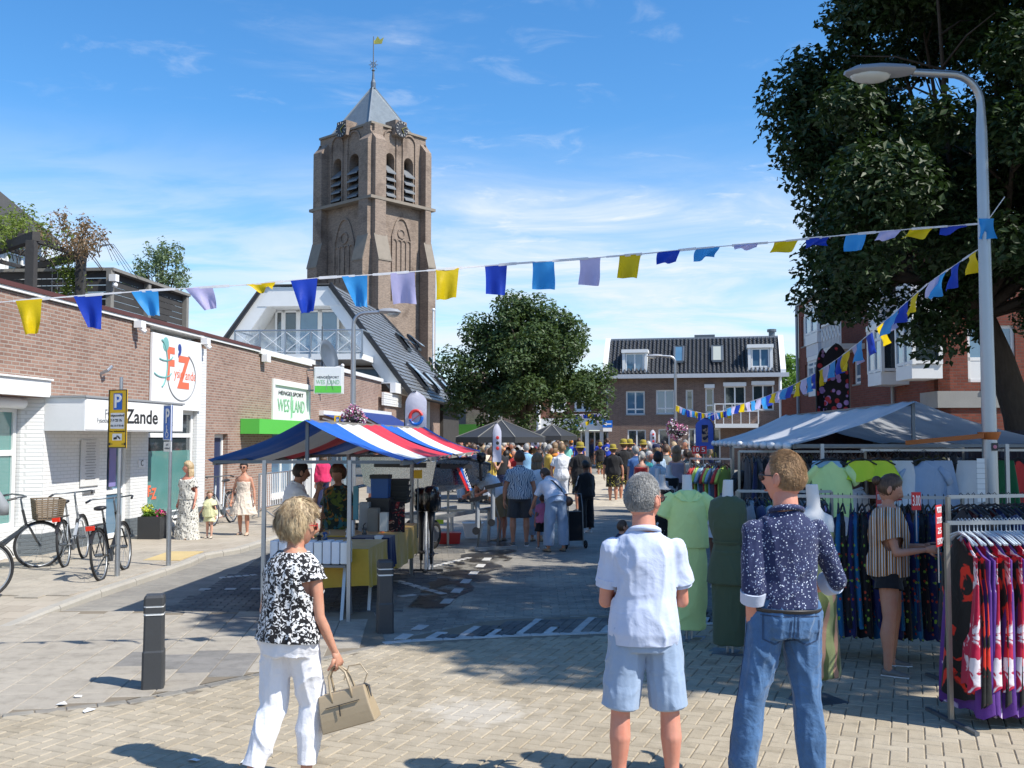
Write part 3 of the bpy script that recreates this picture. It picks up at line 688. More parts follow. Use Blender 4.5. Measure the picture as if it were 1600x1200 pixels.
 m = MB(); m.box(X(216), X(227), -.02, -.004, Z(220, 730), Z(220, 719)); m.build('wall_plaque', M_white2, o)
 put_text(o, 'C', X(221), Z(221, 724), .16, M_ink, -.026)
 w_ = window(o, xw0, xw1, zsill, ztop, .08, .09, trans=((Z(240, 680)-zsill)/(ztop-zsill),), glass=M_glass, sillm=M_white)
 m = MB(); m.box(xw0+.1, xw1-.1, .095, .100, zsill+.1, Z(240, 705)); m.build('window_film', M_teal, w_)
 t = put_text(o, 'F', X(241), Z(242, 768), .30, M_orange, .088, bold=.012); put_text(o, 'Z', X(248.5), Z(248, 772), .30, M_orange, .088, bold=.012); put_text(o, 'ysio', X(244.5), Z(245, 771), .10, M_orange, .088)
 bx0, bx1 = X(231), X(309); bz0, bz1 = Z(270, 640), Z(270, 527)
 m = MB(); m.box(bx0, bx1, -.06, -.015, bz0, bz1); bo = m.build('logo_board', M_white2, o)
 xm = X(262); put_text(bo, 'F', X(266, 572, -.06), Z(266, 572), .95, M_orange, -.064, bold=.03, xs=.9); put_text(bo, 'Z', X(282.5, 586), Z(282, 585), .95, M_orange, -.064, bold=.03, xs=.9)
 put_text(bo, 'ysio', X(273.5), Z(273, 584), .30, M_orange, -.064); put_text(bo, 'ande', X(292), Z(292, 588), .30, M_orange, -.064)
 put_text(bo, '\u2019', X(274), Z(275, 565), .9, basic('navy_mark', (.03,.06,.25), .5), -.064, bold=.03)
 def arc(cx, cz, rx, rz_, a0, a1, r, mat):
  k = MB(); k.tube([(cx+rx*math.cos(a0+(a1-a0)*i/30), -.066, cz+rz_*math.sin(a0+(a1-a0)*i/30)) for i in range(31)], r, 4); k.build('logo_line', mat, bo)
 cz = Z(278, 588); rx = (X(300)-X(256))/2; rz_ = 1.05*(Z(278, 570)-Z(278, 606))
 arc(X(278), cz, rx, rz_, -PI*.95, PI*.35, .013, M_greyink); tealm = basic('sea_green', (.18,.42,.40), .5)
 arc(X(243), Z(247, 568), .34, .50, -PI*.4, PI*.45, .02, tealm); arc(X(250), Z(252, 553), .40, .13, -PI*.7, -.2, .016, tealm); arc(X(247), Z(250, 580), .42, .12, -PI*.85, -.15, .016, tealm)
 k = MB(); k.ball((X(252), -.062, Z(255, 538)), (.15, .012, .15), 16, 8); k.build('logo_dot', tealm, bo)
 m = MB(); m.box(xl, xe, -.07, .45, zt+.075, zt+.15); m.build('roof_coping', M_redcop, o)
 m = MB(); m.box(xl, xe, -.05, .43, zt+.02, zt+.072); m.build('roof_trim', M_white, o)
 m = MB(); m.box(xl, xe, .45, 8.8, zt-.08, zt+.02); m.build('roof_deck', M_rooffelt, o)
 for px, py in ((209, 511), (313, 537)):
  x, z = onplane(o, px, py); m = MB(); m.box(x-.1, x+.1, -.2, -.05, z-.02, z+.12); m.tube([(x, -.12, z-.02), (x+.02, -.24, z-.10)], .045, 8); m.build('camera_housing', M_white2, o)
 x, z = onplane(o, 157, 577); m = MB(); m.tube([(x, 0, z-.08), (x, -.14, z-.02), (x+.1, -.16, z+.06)], .03, 8); m.build('vent_pipe', M_steel, o)
 window(o, b0, b1, .1, zb, .12, .09, glass=basic('navy_door', (.02,.035,.09), .4), sill=False, name='door')
 return o, xe, zt
FY, FY_XE, FY_ZT = fysio()
def simple(name, px, py, y, label, cat, parent): pass
def hengelsport():
 o = thing('fishing_tackle_shop', 'brown brick shop with white framed window sign and green fascia panels', 'building', LO, LRZ)
 X = lambda px, py=684, y=0: onplane(o, px, py, y)[0]
 Z = lambda px, py, y=0: onplane(o, px, py, y)[1]
 x0 = FY_XE+.01; x1 = X(483); zt = Z(402, 552); x2 = X(596, 600, .35)
 wx0, wx1, wz0, wz1 = X(423.5), X(486), Z(424, 677), Z(424, 591)
 wx1 = min(wx1, x1-.05)
 m = MB(); wallgrid(m, x0, x1, 0, zt, [(wx0, wx1, wz0, wz1), (X(425), x1-.3, 0, 2.25)], 0, .3)
 m.box(x1-.3, x1, .3, 9, 0, zt); m.box(x0, x1, 8.7, 9, 0, zt); m.build('wall', M_brick_shop, o)
 m = MB(); zt2 = Z(560, 588, .35); wallgrid(m, x1+.3, x2, 0, zt2, [(X(490,684,.35), X(592,684,.35), 0, 2.5)], .35, .65); m.build('wall', M_brick_shop, o)
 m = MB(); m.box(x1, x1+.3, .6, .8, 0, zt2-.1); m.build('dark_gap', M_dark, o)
 m = MB(); m.box(x0, x1, -.07, .4, zt, zt+.14); m.box(x1+.0, x2, .26, .8, zt2, zt2+.14); m.build('roof_trim', M_white, o)
 m = MB(); m.box(x0, x2, .45, 8.8, zt2-.3, zt2-.02); m.build('roof_deck', M_rooffelt, o)
 w = window(o, wx0, wx1, wz0, wz1, -.05, .16, glass=M_white2, sill=False, depth=.12, back=False, name='sign_window')
 m = MB(); m.box(wx0+.14, wx1-.14, .02, .03, wz0+.1, wz0+(wz1-wz0)*.30); m.build('lower_panel', M_white, w)
 cx = (wx0+wx1)/2; wd = wx1-wx0
 t = put_text(w, 'HENGELSPORT', cx, wz0+(wz1-wz0)*.76, .17, M_ink, -.005); t.scale.x = wd*.66/t.dimensions.x
 t = put_text(w, 'WES', cx-wd*.20, wz0+(wz1-wz0)*.52, .52, M_ltgreen, -.005); t.scale.x = wd*.30/t.dimensions.x
 t = put_text(w, 'LAND', cx+wd*.2, wz0+(wz1-wz0)*.52, .52, M_ltgreen, -.005); t.scale.x = wd*.33/t.dimensions.x
 m = MB(); hc = wz0+(wz1-wz0)*.5
 m.tube([(cx, -.01, hc-.3), (cx, -.01, hc+.3)], .03, 5); m.ball((cx, -.01, hc+.12), (.06, .02, .24), 10, 8); m.build('reed_emblem', M_ltgreen, w)
 m = MB(); m.box(X(405,684,-.5), x1+.1, -.5, -.01, 2.1, 2.48); m.build('green_fascia', M_green, o)
 window(o, X(425), x1-.3, .35, 2.2, .08, .10, mull=(.33, .66), glass=M_glassb, sillm=M_white)
 window(o, X(490,684,.35), X(592,684,.35), .0, 2.45, .42, .10, mull=(.2, .4, .6, .8), glass=M_glassb, sill=False)
 m = MB(); xq = X(480); m.box(xq-.3, xq+.1, -.25, -.01, 0, 2.28); m.build('white_pillar', M_white, o)
 m = MB(); xq, zq = onplane(o, 409, 557); m.box(xq-.15, xq+.15, -.2, -.05, zq-.15, zq+.05); m.build('camera_housing', M_white2, o)
 return o, x2, zt2, zt
HS, HS_X, HS_Z, HS_ZT = hengelsport()
def projecting_sign():
 Y = 30.6; a = P(491, 573, Y); b = P(536, 615, Y); xs = (a.x, b.x); zs = (b.z, a.z); cx = sum(xs)/2
 o = thing('projecting_sign', 'square white and green light box sign projecting from the brick wall above the flower basket', 'sign', (cx, Y, 0), .06); w = (xs[1]-xs[0])/2
 m = MB(); m.box(-w, w, 0, .22, zs[0], zs[1]); m.build('sign_box', M_white2, o)
 m = MB(); m.box(-w+.03, w-.06, -.012, -.002, zs[0]+.24, zs[1]-.03); m.build('sign_face', basic('translucent_panel', (.70,.72,.76), .3, 0, .03), o)
 m = MB(); m.box(-w+.03, w-.06, -.012, -.002, zs[0]+.03, zs[0]+.238); m.build('green_band', M_green, o)
 t = put_text(o, 'HENGELSPORT', -.02, zs[1]-.33, .10, M_ink, -.016); t.scale.x = w*1.5/t.dimensions.x
 t = put_text(o, 'WES  LAND', -.02, zs[1]-.48, .19, M_ltgreen, -.016); t.scale.x = w*1.6/t.dimensions.x
 for sx in (-.07, .16): m = MB(); m.bar((0, -.018, zs[1]-.25), (sx, -.018, zs[0]+.12), .012, .004); m.build('emblem_line', M_greyink, o)
 m = MB(); m.bar((-w, .1, zs[1]-.1), (-w-.22, .1, zs[1]-.1), .05); m.bar((-w, .1, zs[0]+.1), (-w-.22, .1, zs[0]+.1), .05); m.build('bracket', M_steeld, o)
projecting_sign()
def awning(px0, px1, y0, z0, out, drop, label, mat):
 o = thing('shop_awning', label, 'awning', LO, LRZ, 'blue awnings over the shop fronts')
 x0 = onplane(o, px0, 684, y0)[0]; x1 = onplane(o, px1, 684, y0)[0]
 m = MB(); m.box(x0, x1, y0-.16, y0, z0, z0+.16); m.build('cassette', M_white2, o)
 m = MB(); m.add([(x0, y0-.16, z0+.03), (x1, y0-.16, z0+.03), (x1, y0-out, z0-drop), (x0, y0-out, z0-drop)], [(0,1,2,3)]); m.add([(x0, y0-.16, z0+.02), (x1, y0-.16, z0+.02), (x1, y0-out, z0-drop-.01), (x0, y0-out, z0-drop-.01)], [(3,2,1,0)])
 m.build('canvas', mat, o)
 m = MB(); m.box(x0, x1, y0-out-.02, y0-out, z0-drop-.25, z0-drop+.02); m.build('valance', mat, o)
 m = MB(); m.bar((x0+.1, y0-.1, z0-.1), (x0+.1, y0-out+.05, z0-drop), .05); m.bar((x1-.1, y0-.1, z0-.1), (x1-.1, y0-out+.05, z0-drop), .05); m.build('folding_arm', M_white2, o)
M_awn = thin('blue_awning_canvas', (.03,.06,.24), .25, .7)
awning(498, 535, .35, 2.75, 1.5, .45, 'narrow folded-out blue awning left of the flower basket', M_awn)
awning(552, 606, .2, 2.95, 1.5, .75, 'wide steep blue awning right of the flower basket', M_awn)
def roofgarden():
 Lm = Matrix.Translation(LO) @ Matrix.Rotation(LRZ, 4, 'Z')
 zt = FY_ZT
 p = thing('timber_pergola', 'dark timber pergola overgrown with climber on the flat roof at far left', 'pergola', P(50, 460, 17.2)); base = Vector(p.location)
 def fr(pxp, top, Yp, pxl, pyl, Yl, w):
  a = P(pxp, top, Yp)-base; bz = zt+.02-base.z; m = MB(); m.bar((a.x, a.y, bz), (a.x, a.y, a.z-.08), w); m.build('post', M_darkwood, p)
  b = P(pxl, pyl, Yl)-base; b.z = a.z; m = MB(); m.bar((a.x+w/2, a.y, a.z), (b.x, b.y, b.z), w*.9, .16, up=(0,0,1)); m.build('beam', M_darkwood, p); m = MB(); m.bar((b.x, b.y, bz), (b.x, b.y, b.z-.08), w); m.build('post', M_darkwood, p)
  return a, b
 a1, b1 = fr(50, 369, 17.2, -60, 380, 19.8, .15); a2, b2 = fr(127, 396, 20.6, 18, 403, 23.2, .16)
 m = MB()
 for k in range(9):
  t = k/8; q = a2+(b2-a2)*(.08+.6*t); m.tube([(q.x, q.y, q.z), (q.x, q.y, zt-base.z+.1)], .008, 4)
 for k in range(6): z = zt-base.z+.25+k*.3; m.tube([(a2.x, a2.y, z), (a2.x+(b2.x-a2.x)*.68, a2.y+(b2.y-a2.y)*.68, z)], .008, 4)
 m.build('wire_mesh', M_steel, p)
 m = MB()
 for t in (.15, .5, .85):
  q1 = a1+(b1-a1)*t; q2 = a2+(b2-a2)*t; m.bar((q1.x, q1.y, q1.z+.1), (q2.x, q2.y, q2.z+.1), .08)
 m.build('rafter', M_darkwood, p)
 f = thing('timber_fence', 'black horizontal board fence with grey posts and cap rail on the flat roof', 'fence', LO, LRZ)
 y = 1.6; xa, za = onplane(f, 172, 424, y); xb, zb = onplane(f, 289, 463, y); zb = za; xl, _ = onplane(f, 70, 430, y)
 h = za-zt; nb = 9
 for k in range(nb):
  m = MB(); m.box(xa+.06, xb, y+.02, y+.045, zt+k*h/nb+.008, zt+(k+1)*h/nb-.004); m.build('board', M_darkwood, f)
  m = MB(); m.box(xa-.05, xa-.02, y+.05, y+3.4, zt+k*h/nb+.008, zt+(k+1)*h/nb-.004); m.build('board', M_darkwood, f)
 for px in (169, 228, 288): x = onplane(f, px, 450, y)[0]; m = MB(); m.box(x-.07, x+.07, y-.10, y+.015, zt, za); m.build('post', M_greywood, f)
 m = MB(); m.box(xa-.1, xb+.06, y-.13, y+.08, za+.002, za+.07); m.box(xa-.12, xa+.04, y+.082, y+3.5, za+.002, za+.07); m.build('cap_rail', M_greywood, f)
 m = MB(); x = onplane(f, 166, 434, y)[0]; m.box(x-.08, x+.08, y-.25, y-.10, za-.25, za-.1); m.ball((x, y-.2, za-.33), .06); m.build('outdoor_lamp', M_white2, f)
 w = thing('white_roof_house', 'white rendered house with dark sloping roof edge behind the pergola', 'building', LO, LRZ)
 y = 5.5; x0 = onplane(w, -60, 400, y)[0]; x1 = onplane(w, 64, 430, y)[0]; zr0 = onplane(w, 0, 328, y)[1]; zr1 = onplane(w, 110, 385, y)[1]
 m = MB(); m.box(x0-8, x1, y, y+5, 0, onplane(w, 30, 372, y)[1]); m.build('wall', basic('white_render', (.70,.70,.69), .8, 0, .12, 20, .3), w)
 m = MB(); z3 = onplane(w, 30, 372, y)[1]; xr = onplane(w, 112, 386, y)[0]
 m.prism([(x0-8, y-.5, z3+.01), (x1, y-.5, z3+.01), (x1, y-.5, z3+.12), (x0, y-.5, zr0+.4), (x0-8, y-.5, zr0+.4)], (0, 6, 0)); m.build('roof', M_rooffelt, w)
 window(w, x1-1.6, x1-.9, FY_ZT, z3-.4, y-.06, .08, sill=False)
roofgarden()
def chalet():
 o = thing('chalet_house', 'steep slate-roofed house with white framed gable balcony rising behind the shops', 'building', LO, LRZ)
 Mi = frame(o).inverted(); cl = Mi @ Vector((0,0,H_CAM))
 def onX(px, py, x):
  d = Mi.to_3x3() @ ray(px, py); t = (x-cl.x)/d.x; p = cl+d*t; return p.y, p.z
 xg = onplane(o, 626, 600)[0]; xf = onplane(o, 716, 618)[0]
 yr, zr = onX(518, 447, xg); yl, zl = onX(414, 463, xg); yf, zf = onX(628, 600, xg); yb, zb = onX(345, 548, xg)
 zl = zr; xr_far = onplane(o, 588, 484, yr)[0]
 x0 = HS_X; zbase = zf
 m = MB(); wallgrid(m, x0, xf, 0, zbase-.45, [(xg+1, xg+3, 0, 2.4), (xg+6, xg+9, .6, 2.6)], .2, .5); m.box(xf-.3, xf, .5, 10, 0, zbase-.45); m.box(x0, xf, 9.7, 10, 0, zbase-.45)
 m.prism([(x0+2.9, .9, zbase-.45), (x0+2.9, .9, zbase+.6), (x0+2.9, yr, zr-.9), (x0+2.9, yl, zr-.9), (x0+2.9, yb, zbase-.45)], (.2, 0, 0)) if False else None
 m.build('wall', M_brick_shop, o)
 m = MB(); m.box(x0+1.0, xf+.2, -.05, .19, zbase-.45, zbase); m.box(x0+1.0, xf+.2, .19, .6, zbase-.04, zbase); m.build('fascia', M_white, o)
 sh = MB(); sx0 = onplane(o, 596, 620, .2)[0]; sx1 = onplane(o, 624, 620, .2)[0]; z0 = onplane(o, 596, 632)[1]
 for k in range(6): sh.box(sx0, sx1, .10-.01*(k % 2), .19, z0+k*(zbase-.5-z0)/6+.01, z0+(k+1)*(zbase-.5-z0)/6)
 sh.build('roller_shutter', M_white, o)
 m = MB(); qx = onplane(o, 664, 650, .1)[0]; m.box(qx, qx+1.2, .05, .19, 0, zbase-.46); m.build('white_corner_panel', M_white, o)
 m = MB(); qx = onplane(o, 690, 650, .1)[0]; m.box(qx, xf+.3, .0, .19, 0, zbase-.47); m.build('timber_cladding', M_darkwood, o)
 ya = yf; gx = xg
 zbal = onX(470, 558, xg)[1]; ybr = onX(590, 560, xg)[0]
 m = MB(); m.prism([(gx+1.6, ya+.1, zbase-.44), (gx+1.6, yb+.0, zbase-.44), (gx+1.6, yb, zbal-.1), (gx+1.6, ya+(yr-ya)*((zbal-zf)/(zr-zf)), zbal-.1)], (.3, 0, 0)); m.build('brick_gable', M_brick_dark, o)
 m = MB(); s = (yr-ya)/(zr-zf); sl_ = (yl-yb)/(zr-zb)
 def yR(z): return ya+(z-zf)*s
 def yL(z): return yb+(z-zb)*sl_
 m.prism([(gx+1.5, yR(zbal)+.1, zbal), (gx+1.5, yL(zbal)-.1, zbal), (gx+1.5, yL(zr-.5)-.1, zr-.5), (gx+1.5, yR(zr-.5)+.1, zr-.5)], (.2, 0, 0)); m.build('gable_wall', M_cream, o)
 fw = .75
 for (A, B, C2, D2) in (((yR(zf-.2), zf-.2), (yR(zr), zr), (yR(zr)+fw, zr), (yR(zf-.2)+fw, zf-.2)), ((yL(zb), zb), (yL(zr), zr), (yL(zr)-fw, zr), (yL(zb)-fw, zb))):
  m = MB(); m.prism([(gx-.02, *A), (gx-.02, *B), (gx-.02, *C2), (gx-.02, *D2)], (1.5, 0, 0)); m.build('raking_board', M_white, o)
 m = MB(); m.prism([(gx-.04, yR(zr-.02)+.3, zr-.02), (gx-.04, yL(zr-.02)-.3, zr-.02), (gx-.04, yL(zr-.9)-.3, zr-.9), (gx-.04, yR(zr-.9)+.3, zr-.9)], (1.55, 0, 0)); m.build('top_board', M_white, o)
 glz = thing('tmp', None, None, (0,0,0)); COL.objects.unlink(glz); D.objects.remove(glz)
 gy = [onX(px, 500, gx+1.3)[0] for px in (430, 443, 466, 500, 530)]; zt_ = onX(450, 485, gx+1.3)[1]; zb_ = zbal+.1
 for i, mt in ((0, M_glass), (1, M_glass), (2, M_glassb), (3, M_glassb)):
  f = MB(); a, b = gy[i], gy[i+1]
  f.box(gx+1.28, gx+1.36, a, a-.10, zb_, zt_); f.box(gx+1.28, gx+1.36, b, b+.10, zb_, zt_); f.box(gx+1.28, gx+1.36, a, b, zb_, zb_+.1); f.box(gx+1.28, gx+1.36, a, b, zt_-.1, zt_)
  w = f.build('window', M_white, o); p = MB(); p.box(gx+1.32, gx+1.335, a-.1, b+.1, zb_+.1, zt_-.1); p.build('pane', mt if i != 3 else M_glassb, w)
 tm = basic('grey_slate', (.20,.21,.22), .38, .0, .30, 3, .15, .01, .6); nrows = 26; ncol = 44
 V = []; Fc = []
 A = Vector((gx-.12, ya-.55, zf-.55-.0)); Rv = Vector((gx-.12, yr, zr+.06)); B = Vector((xf+.2, ya-.55, zf-.55)); S = Vector((xr_far, yr, zr+.06))
 n_ = (B-A).cross(Rv-A).normalized(); n_ = n_ if n_.y < 0 else -n_
 rng = random.Random(5)
 for i in range(nrows):
  t0 = i/nrows; t1 = (i+1)/nrows; L0 = A.lerp(Rv, t0); R0 = B.lerp(S, t0); L1 = A.lerp(Rv, t1); R1 = B.lerp(S, t1); k = int(ncol*((R0-L0).length/(B-A).length))+1
  for j in range(k):
   o_ = (.5/k if i % 2 else 0); u0 = max(0, j/k-o_)+.002; u1 = min(1, (j+1)/k-o_)-.002; lift = .045+rng.random()*.02
   c4 = [L0.lerp(R0, u0)+n_*lift, L0.lerp(R0, u1)+n_*lift, L1.lerp(R1, u1)+n_*.01, L1.lerp(R1, u0)+n_*.01, L0.lerp(R0, u0)-n_*.02, L0.lerp(R0, u1)-n_*.02]
   b = len(V); V += [tuple(q) for q in c4]; Fc += [(b, b+1, b+2, b+3), (b+4, b+5, b+1, b)]
 sl_o = npmesh('slate_field', V, Fc, tm, o); sl_o['kind'] = 'stuff'
 m = MB(); m.prism([A-n_*.03, B-n_*.03, S-n_*.03, Rv-n_*.03], -n_*.12); m.prism([(gx-.12, yb+.5, zb-.5), (gx-.12, yl, zr+.05), (xr_far, yl, zr+.05), (xf, yb+.5, zb-.5)], (0, .1, .1)); m.prism([Rv, S, (xr_far, yl, zr+.05), (gx-.12, yl, zr+.05)], (0, 0, .05)); m.build('roof', M_rooffelt, o)
 m = MB(); m.bar(A+Vector((-.06,0,.06)), Rv+Vector((-.06,0,.06)), .12, .10); m.build('verge', M_dark, o); m = MB(); m.bar(B+n_*.05, S+n_*.05, .12, .12); m.build('verge', M_dark, o); m = MB(); m.bar((gx-.15, yb+.3, zb-.3), (gx-.15, yl, zr+.05), .12, .12); m.build('verge', M_dark, o)
 mid_n = n_
 for px, py, w, h, op in ((628, 537, 1.1, 1.0, .8), (645, 537, 1.0, 1.0, .5), (650, 590, 1.0, 1.5, .5), (672, 600, .8, 1.2, .3), (690, 605, .8, 1.3, .3), (678, 572, .8, 1.0, .3)):
  d = Mi.to_3x3() @ ray(px, py); t = (A-cl).dot(n_)/d.dot(n_); c = cl+d*t; ux = (B-A).normalized(); uz = n_.cross(ux).normalized(); uz = uz if uz.z > 0 else -uz
  q = [c-ux*w/2-uz*h/2, c+ux*w/2-uz*h/2, c+ux*w/2+uz*h/2, c-ux*w/2+uz*h/2]; m = MB()
  for a, b in zip(q, q[1:]+q[:1]): m.bar(a+n_*.10, b+n_*.10, .10, .16)
  w_ = m.build('roof_window', M_dark, o); m = MB(); tilt = n_*op
  m.prism([q[0]+n_*.14+tilt*.55, q[1]+n_*.14+tilt*.55, q[2]+n_*.16, q[3]+n_*.16], n_*.03); m.build('pane', M_glassb, w_)
 bx = gx-2.2; yA, _ = onX(566, 530, bx); yB, _ = onX(367, 530, bx); zB0 = onX(470, 553, bx)[1]; zB1 = onX(470, 516, bx)[1]
 m = MB(); m.box(bx, gx+1.6, yA, yB, zB0-.25, zB0); m.build('balcony_slab', M_white, o)
 m = MB(); m.tube([(gx, yA, zB1), (bx, yA, zB1), (bx, yB, zB1), (gx, yB, zB1)], .035, 6)
 m.build('handrail', M_steel, o); nb = 5
 for k in range(nb+1):
  y = yA+(yB-yA)*k/nb; m = MB(); m.bar((bx, y, zB0-.1), (bx, y, zB1), .06); m.build('baluster_post', M_steel, o)
  if k < nb:
   y2 = yA+(yB-yA)*(k+1)/nb; m = MB(); m.bar((bx, y, zB0+.1), (bx, y2, zB1-.05), .025); m.bar((bx+.001, y2, zB0+.1), (bx+.001, y, zB1-.05), .025); m.bar((bx, y, zB0+.1), (bx, y2, zB0+.1), .03); m.build('cross_brace', M_white2, o)
 gl = NT('clear_screen'); gl.set((.55,.65,.72), .03, 0, None, .9); tr = gl.new('ShaderNodeBsdfTransparent'); ms = gl.new('ShaderNodeMixShader'); ms.inputs[0].default_value = .25; gl.L.new(tr.outputs[0], ms.inputs[1]); gl.L.new(gl.b.outputs[0], ms.inputs[2]); gl.L.new(ms.outputs[0], gl.out.inputs[0])
 m = MB(); m.box(bx+.05, bx+.062, yA, yB, zB0+.02, zB1); m.build('glass_screen', gl.m, o)
 f = MB(); a, zz = onX(582, 583, gx-.3); b, _ = onX(535, 583, gx-.3); z1 = onX(560, 573, gx-.3)[1]; z0 = onX(560, 592, gx-.3)[1]
 f.box(gx+1.3, gx+1.4, a, b, z0, z0+.08); f.box(gx+1.3, gx+1.4, a, b, z1, z1+.08); f.box(gx+1.3, gx+1.4, a, a+.08, z0, z1); f.box(gx+1.3, gx+1.4, b-.08, b, z0, z1); w = f.build('window', M_white, o)
 p = MB(); p.box(gx+1.34, gx+1.36, a, b, z0, z1); p.build('pane', M_glassb, w)
 m = MB(); m.box(gx+.9, gx+1.5, a-.3, b+.6, z1+.2, z1+.55); m.build('blind_box', M_white2, o)
 return o
CH = chalet()
def dish():
 b = P(507, 572, 33); o = thing('satellite_dish', 'dark satellite dish on a thin mast at the flat roof edge', 'satellite dish', (b.x, b.y, HS_Z))
 zt = P(503, 510, 33).z-HS_Z; m = MB(); m.tube([(-.08, 0, 0), (-.08, 0, zt)], .03, 6); m.build('mast', M_steeld, o)
 m = MB(); zc = P(510, 558, 33).z-HS_Z
 for i in range(6):
  pass
 prof = [(.0, 0), (.25, .02), (.42, .06), (.58, .13)]; T = Matrix.Translation((.05, 0, zc)) @ Matrix.Rotation(math.radians(75), 4, 'Y') @ Matrix.Rotation(.3, 4, 'X')
 m = MB(T); m.lathe([(r, z) for r, z in prof]+[(r, z-.02) for r, z in reversed(prof)], 20, cap=False); m.build('dish', M_steeld, o, smooth=True)
 m = MB(); m.tube([(.05, 0, zc-.4), (.55, 0, zc-.3)], .02, 5); m.ball((.6, 0, zc-.28), .06); m.build('feed_arm', M_white2, o)
dish()
def flagpole():
 b = P(677, 572, 60); z1 = P(677, 486, 60).z; o = thing('flagpole', 'thin white flagpole in front of the church tower', 'flagpole', (b.x, b.y, 0))
 m = MB(); m.tube([(0,0,0), (0,0,z1)], [.09, .05], 8); m.build('pole', M_white2, o); m = MB(); m.ball((0,0,z1+.08), .1); m.build('finial', M_white2, o)
flagpole()
# ------------------------------------------------------------------ church tower
M_slate = basic('tower_slate', (.16,.185,.20), .35, 0, .35, 8, .3, .02, .6)
M_slatep = basic('lead_sheet', (.28,.31,.33), .45, .2, .2)
M_gold = basic('gilded_metal', (.75,.52,.10), .3, .9, .1)
M_louver = basic('louvre_slate', (.17,.18,.19), .5, 0, .2)
def tower():
 loc = P(578, 684, 80); loc.z = 0; o = thing('church_tower', 'tall old brick church tower with pyramid roof, clocks and weather vane', 'church tower', loc, math.radians(48))
 Mi = frame(o).inverted(); cl = Mi @ Vector((0,0,H_CAM))
 Xr = lambda px, py=400: onplane(o, px, py)[0]
 Zr = lambda px, py: onplane(o, px, py)[1]
 def onL(px, py, x=0):
  d = Mi.to_3x3() @ ray(px, py); t = (x-cl.x)/d.x; p = cl+d*t; return p.y, p.z
 ztop = Zr(578, 190); zs = Zr(578, 308); Wx = Xr(668, 300); Wy = onL(496, 300)[0]
 t = .9   # wall recess depth
 def face(axis, W, arches, trac, mapf):
  """axis 'x': right face in plane y=0; 'y': left face in plane x=0"""
  def pt(u, d, z): return (u, d, z) if axis == 'x' else (d, u, z)
  def slab(mb, pts2, d0, d1): mb.prism([pt(u, d0, z) for u, z in pts2], Vector(pt(0, d1-d0, 0)))
  holes = [(a, b, zb, zt_) for a, b, zb, zt_ in arches]
  m = MB()
  xs = sorted({0, W, *[h[0] for h in holes], *[h[1] for h in holes]})
  for a, b in zip(xs, xs[1:]):
   h = [q for q in holes if q[0] <= a and q[1] >= b]
   if not h: slab(m, [(a, 0), (b, 0), (b, ztop), (a, ztop)], .25, .25+t)
   else:
    h = h[0]; slab(m, [(a, 0), (b, 0), (b, h[2]), (a, h[2])], .25, .25+t)
    r = (b-a)/2; arch = [(a, ztop), (a, h[3]-r)]+[(a+r-r*math.cos(PI*i/12), h[3]-r+r*math.sin(PI*i/12)) for i in range(1, 12)]+[(b, h[3]-r), (b, ztop)]
    slab(m, list(reversed(arch)), .25, .25+t)
  for a, b, zb, zt_ in holes:
   r = (b-a)/2+.18; cxm = (a+b)/2; zo = zt_+1.9
   for q in range(14):
    a0 = PI*q/14; a1 = PI*(q+1)/14
    m.bar(pt(cxm-r*math.cos(a0), .20, zo-r+r*math.sin(a0)), pt(cxm-r*math.cos(a1), .20, zo-r+r*math.sin(a1)), .14, .14)
   for sx in (-1, 1): m.bar(pt(cxm+sx*r, .20, zb), pt(cxm+sx*r, .20, zo-r), .14, .14)
  a, b, zb, zt_ = trac; cxm = (a+b)/2; w = (b-a)/2
  for sx in (-1, 1):
   pr = [(cxm+sx*w, zb), (cxm+sx*w, zt_-w*1.6)]+[(cxm+sx*w*(1-q/8)**.75 if q < 8 else cxm, zt_-w*1.6+w*1.6*math.sin(PI/2*q/8)) for q in range(1, 9)]
   for p, q in zip(pr, pr[1:]): m.bar(pt(p[0], .20, p[1]), pt(q[0], .20, q[1]), .13, .16)
  for k in (-.5, 0, .5): m.bar(pt(cxm+k*w, .20, zb), pt(cxm+k*w, .20, zt_-w*2.0), .09, .12)
  for k in (-.75, -.25, .25, .75):
   for q in range(6):
    a0 = PI*q/6; a1 = PI*(q+1)/6; r = w*.25; m.bar(pt(cxm+k*w-r*math.cos(a0), .21, zt_-w*2+r*math.sin(a0)), pt(cxm+k*w-r*math.cos(a1), .21, zt_-w*2+r*math.sin(a1)), .10, .10)
  for q in range(10):
   a0 = 2*PI*q/10; a1 = 2*PI*(q+1)/10; r = w*.36; m.bar(pt(cxm-r*math.cos(a0), .21, zt_-w*1.25+r*math.sin(a0)), pt(cxm-r*math.cos(a1), .21, zt_-w*1.25+r*math.sin(a1)), .10, .10)
  m.build('wall', M_tower, o)
  for a, b, zb, zt_ in holes:
   for k in range(4):
    z = zb+.1+(zt_-1.2-zb)*k/4; mm = MB(); mm.prism([pt(a, .02, z), pt(a, .02, z+.12), pt(a, .95, z+.95), pt(a, .95, z+.83)], Vector(pt(b-a, 0, 0))); mm.build('louvre', M_louver, o)
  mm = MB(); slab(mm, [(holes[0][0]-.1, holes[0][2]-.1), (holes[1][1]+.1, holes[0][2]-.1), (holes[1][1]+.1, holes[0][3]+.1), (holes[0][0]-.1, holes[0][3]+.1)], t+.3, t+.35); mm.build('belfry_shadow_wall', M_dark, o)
 Ar = [(Xr(604.5), Xr(618.5), Zr(611, 309), Zr(611, 238)), (Xr(633.5), Xr(648), Zr(640, 316), Zr(640, 246))]
 face('x', Wx, Ar, (Xr(615), Xr(644), Zr(630, 470), Zr(630, 341)), None)
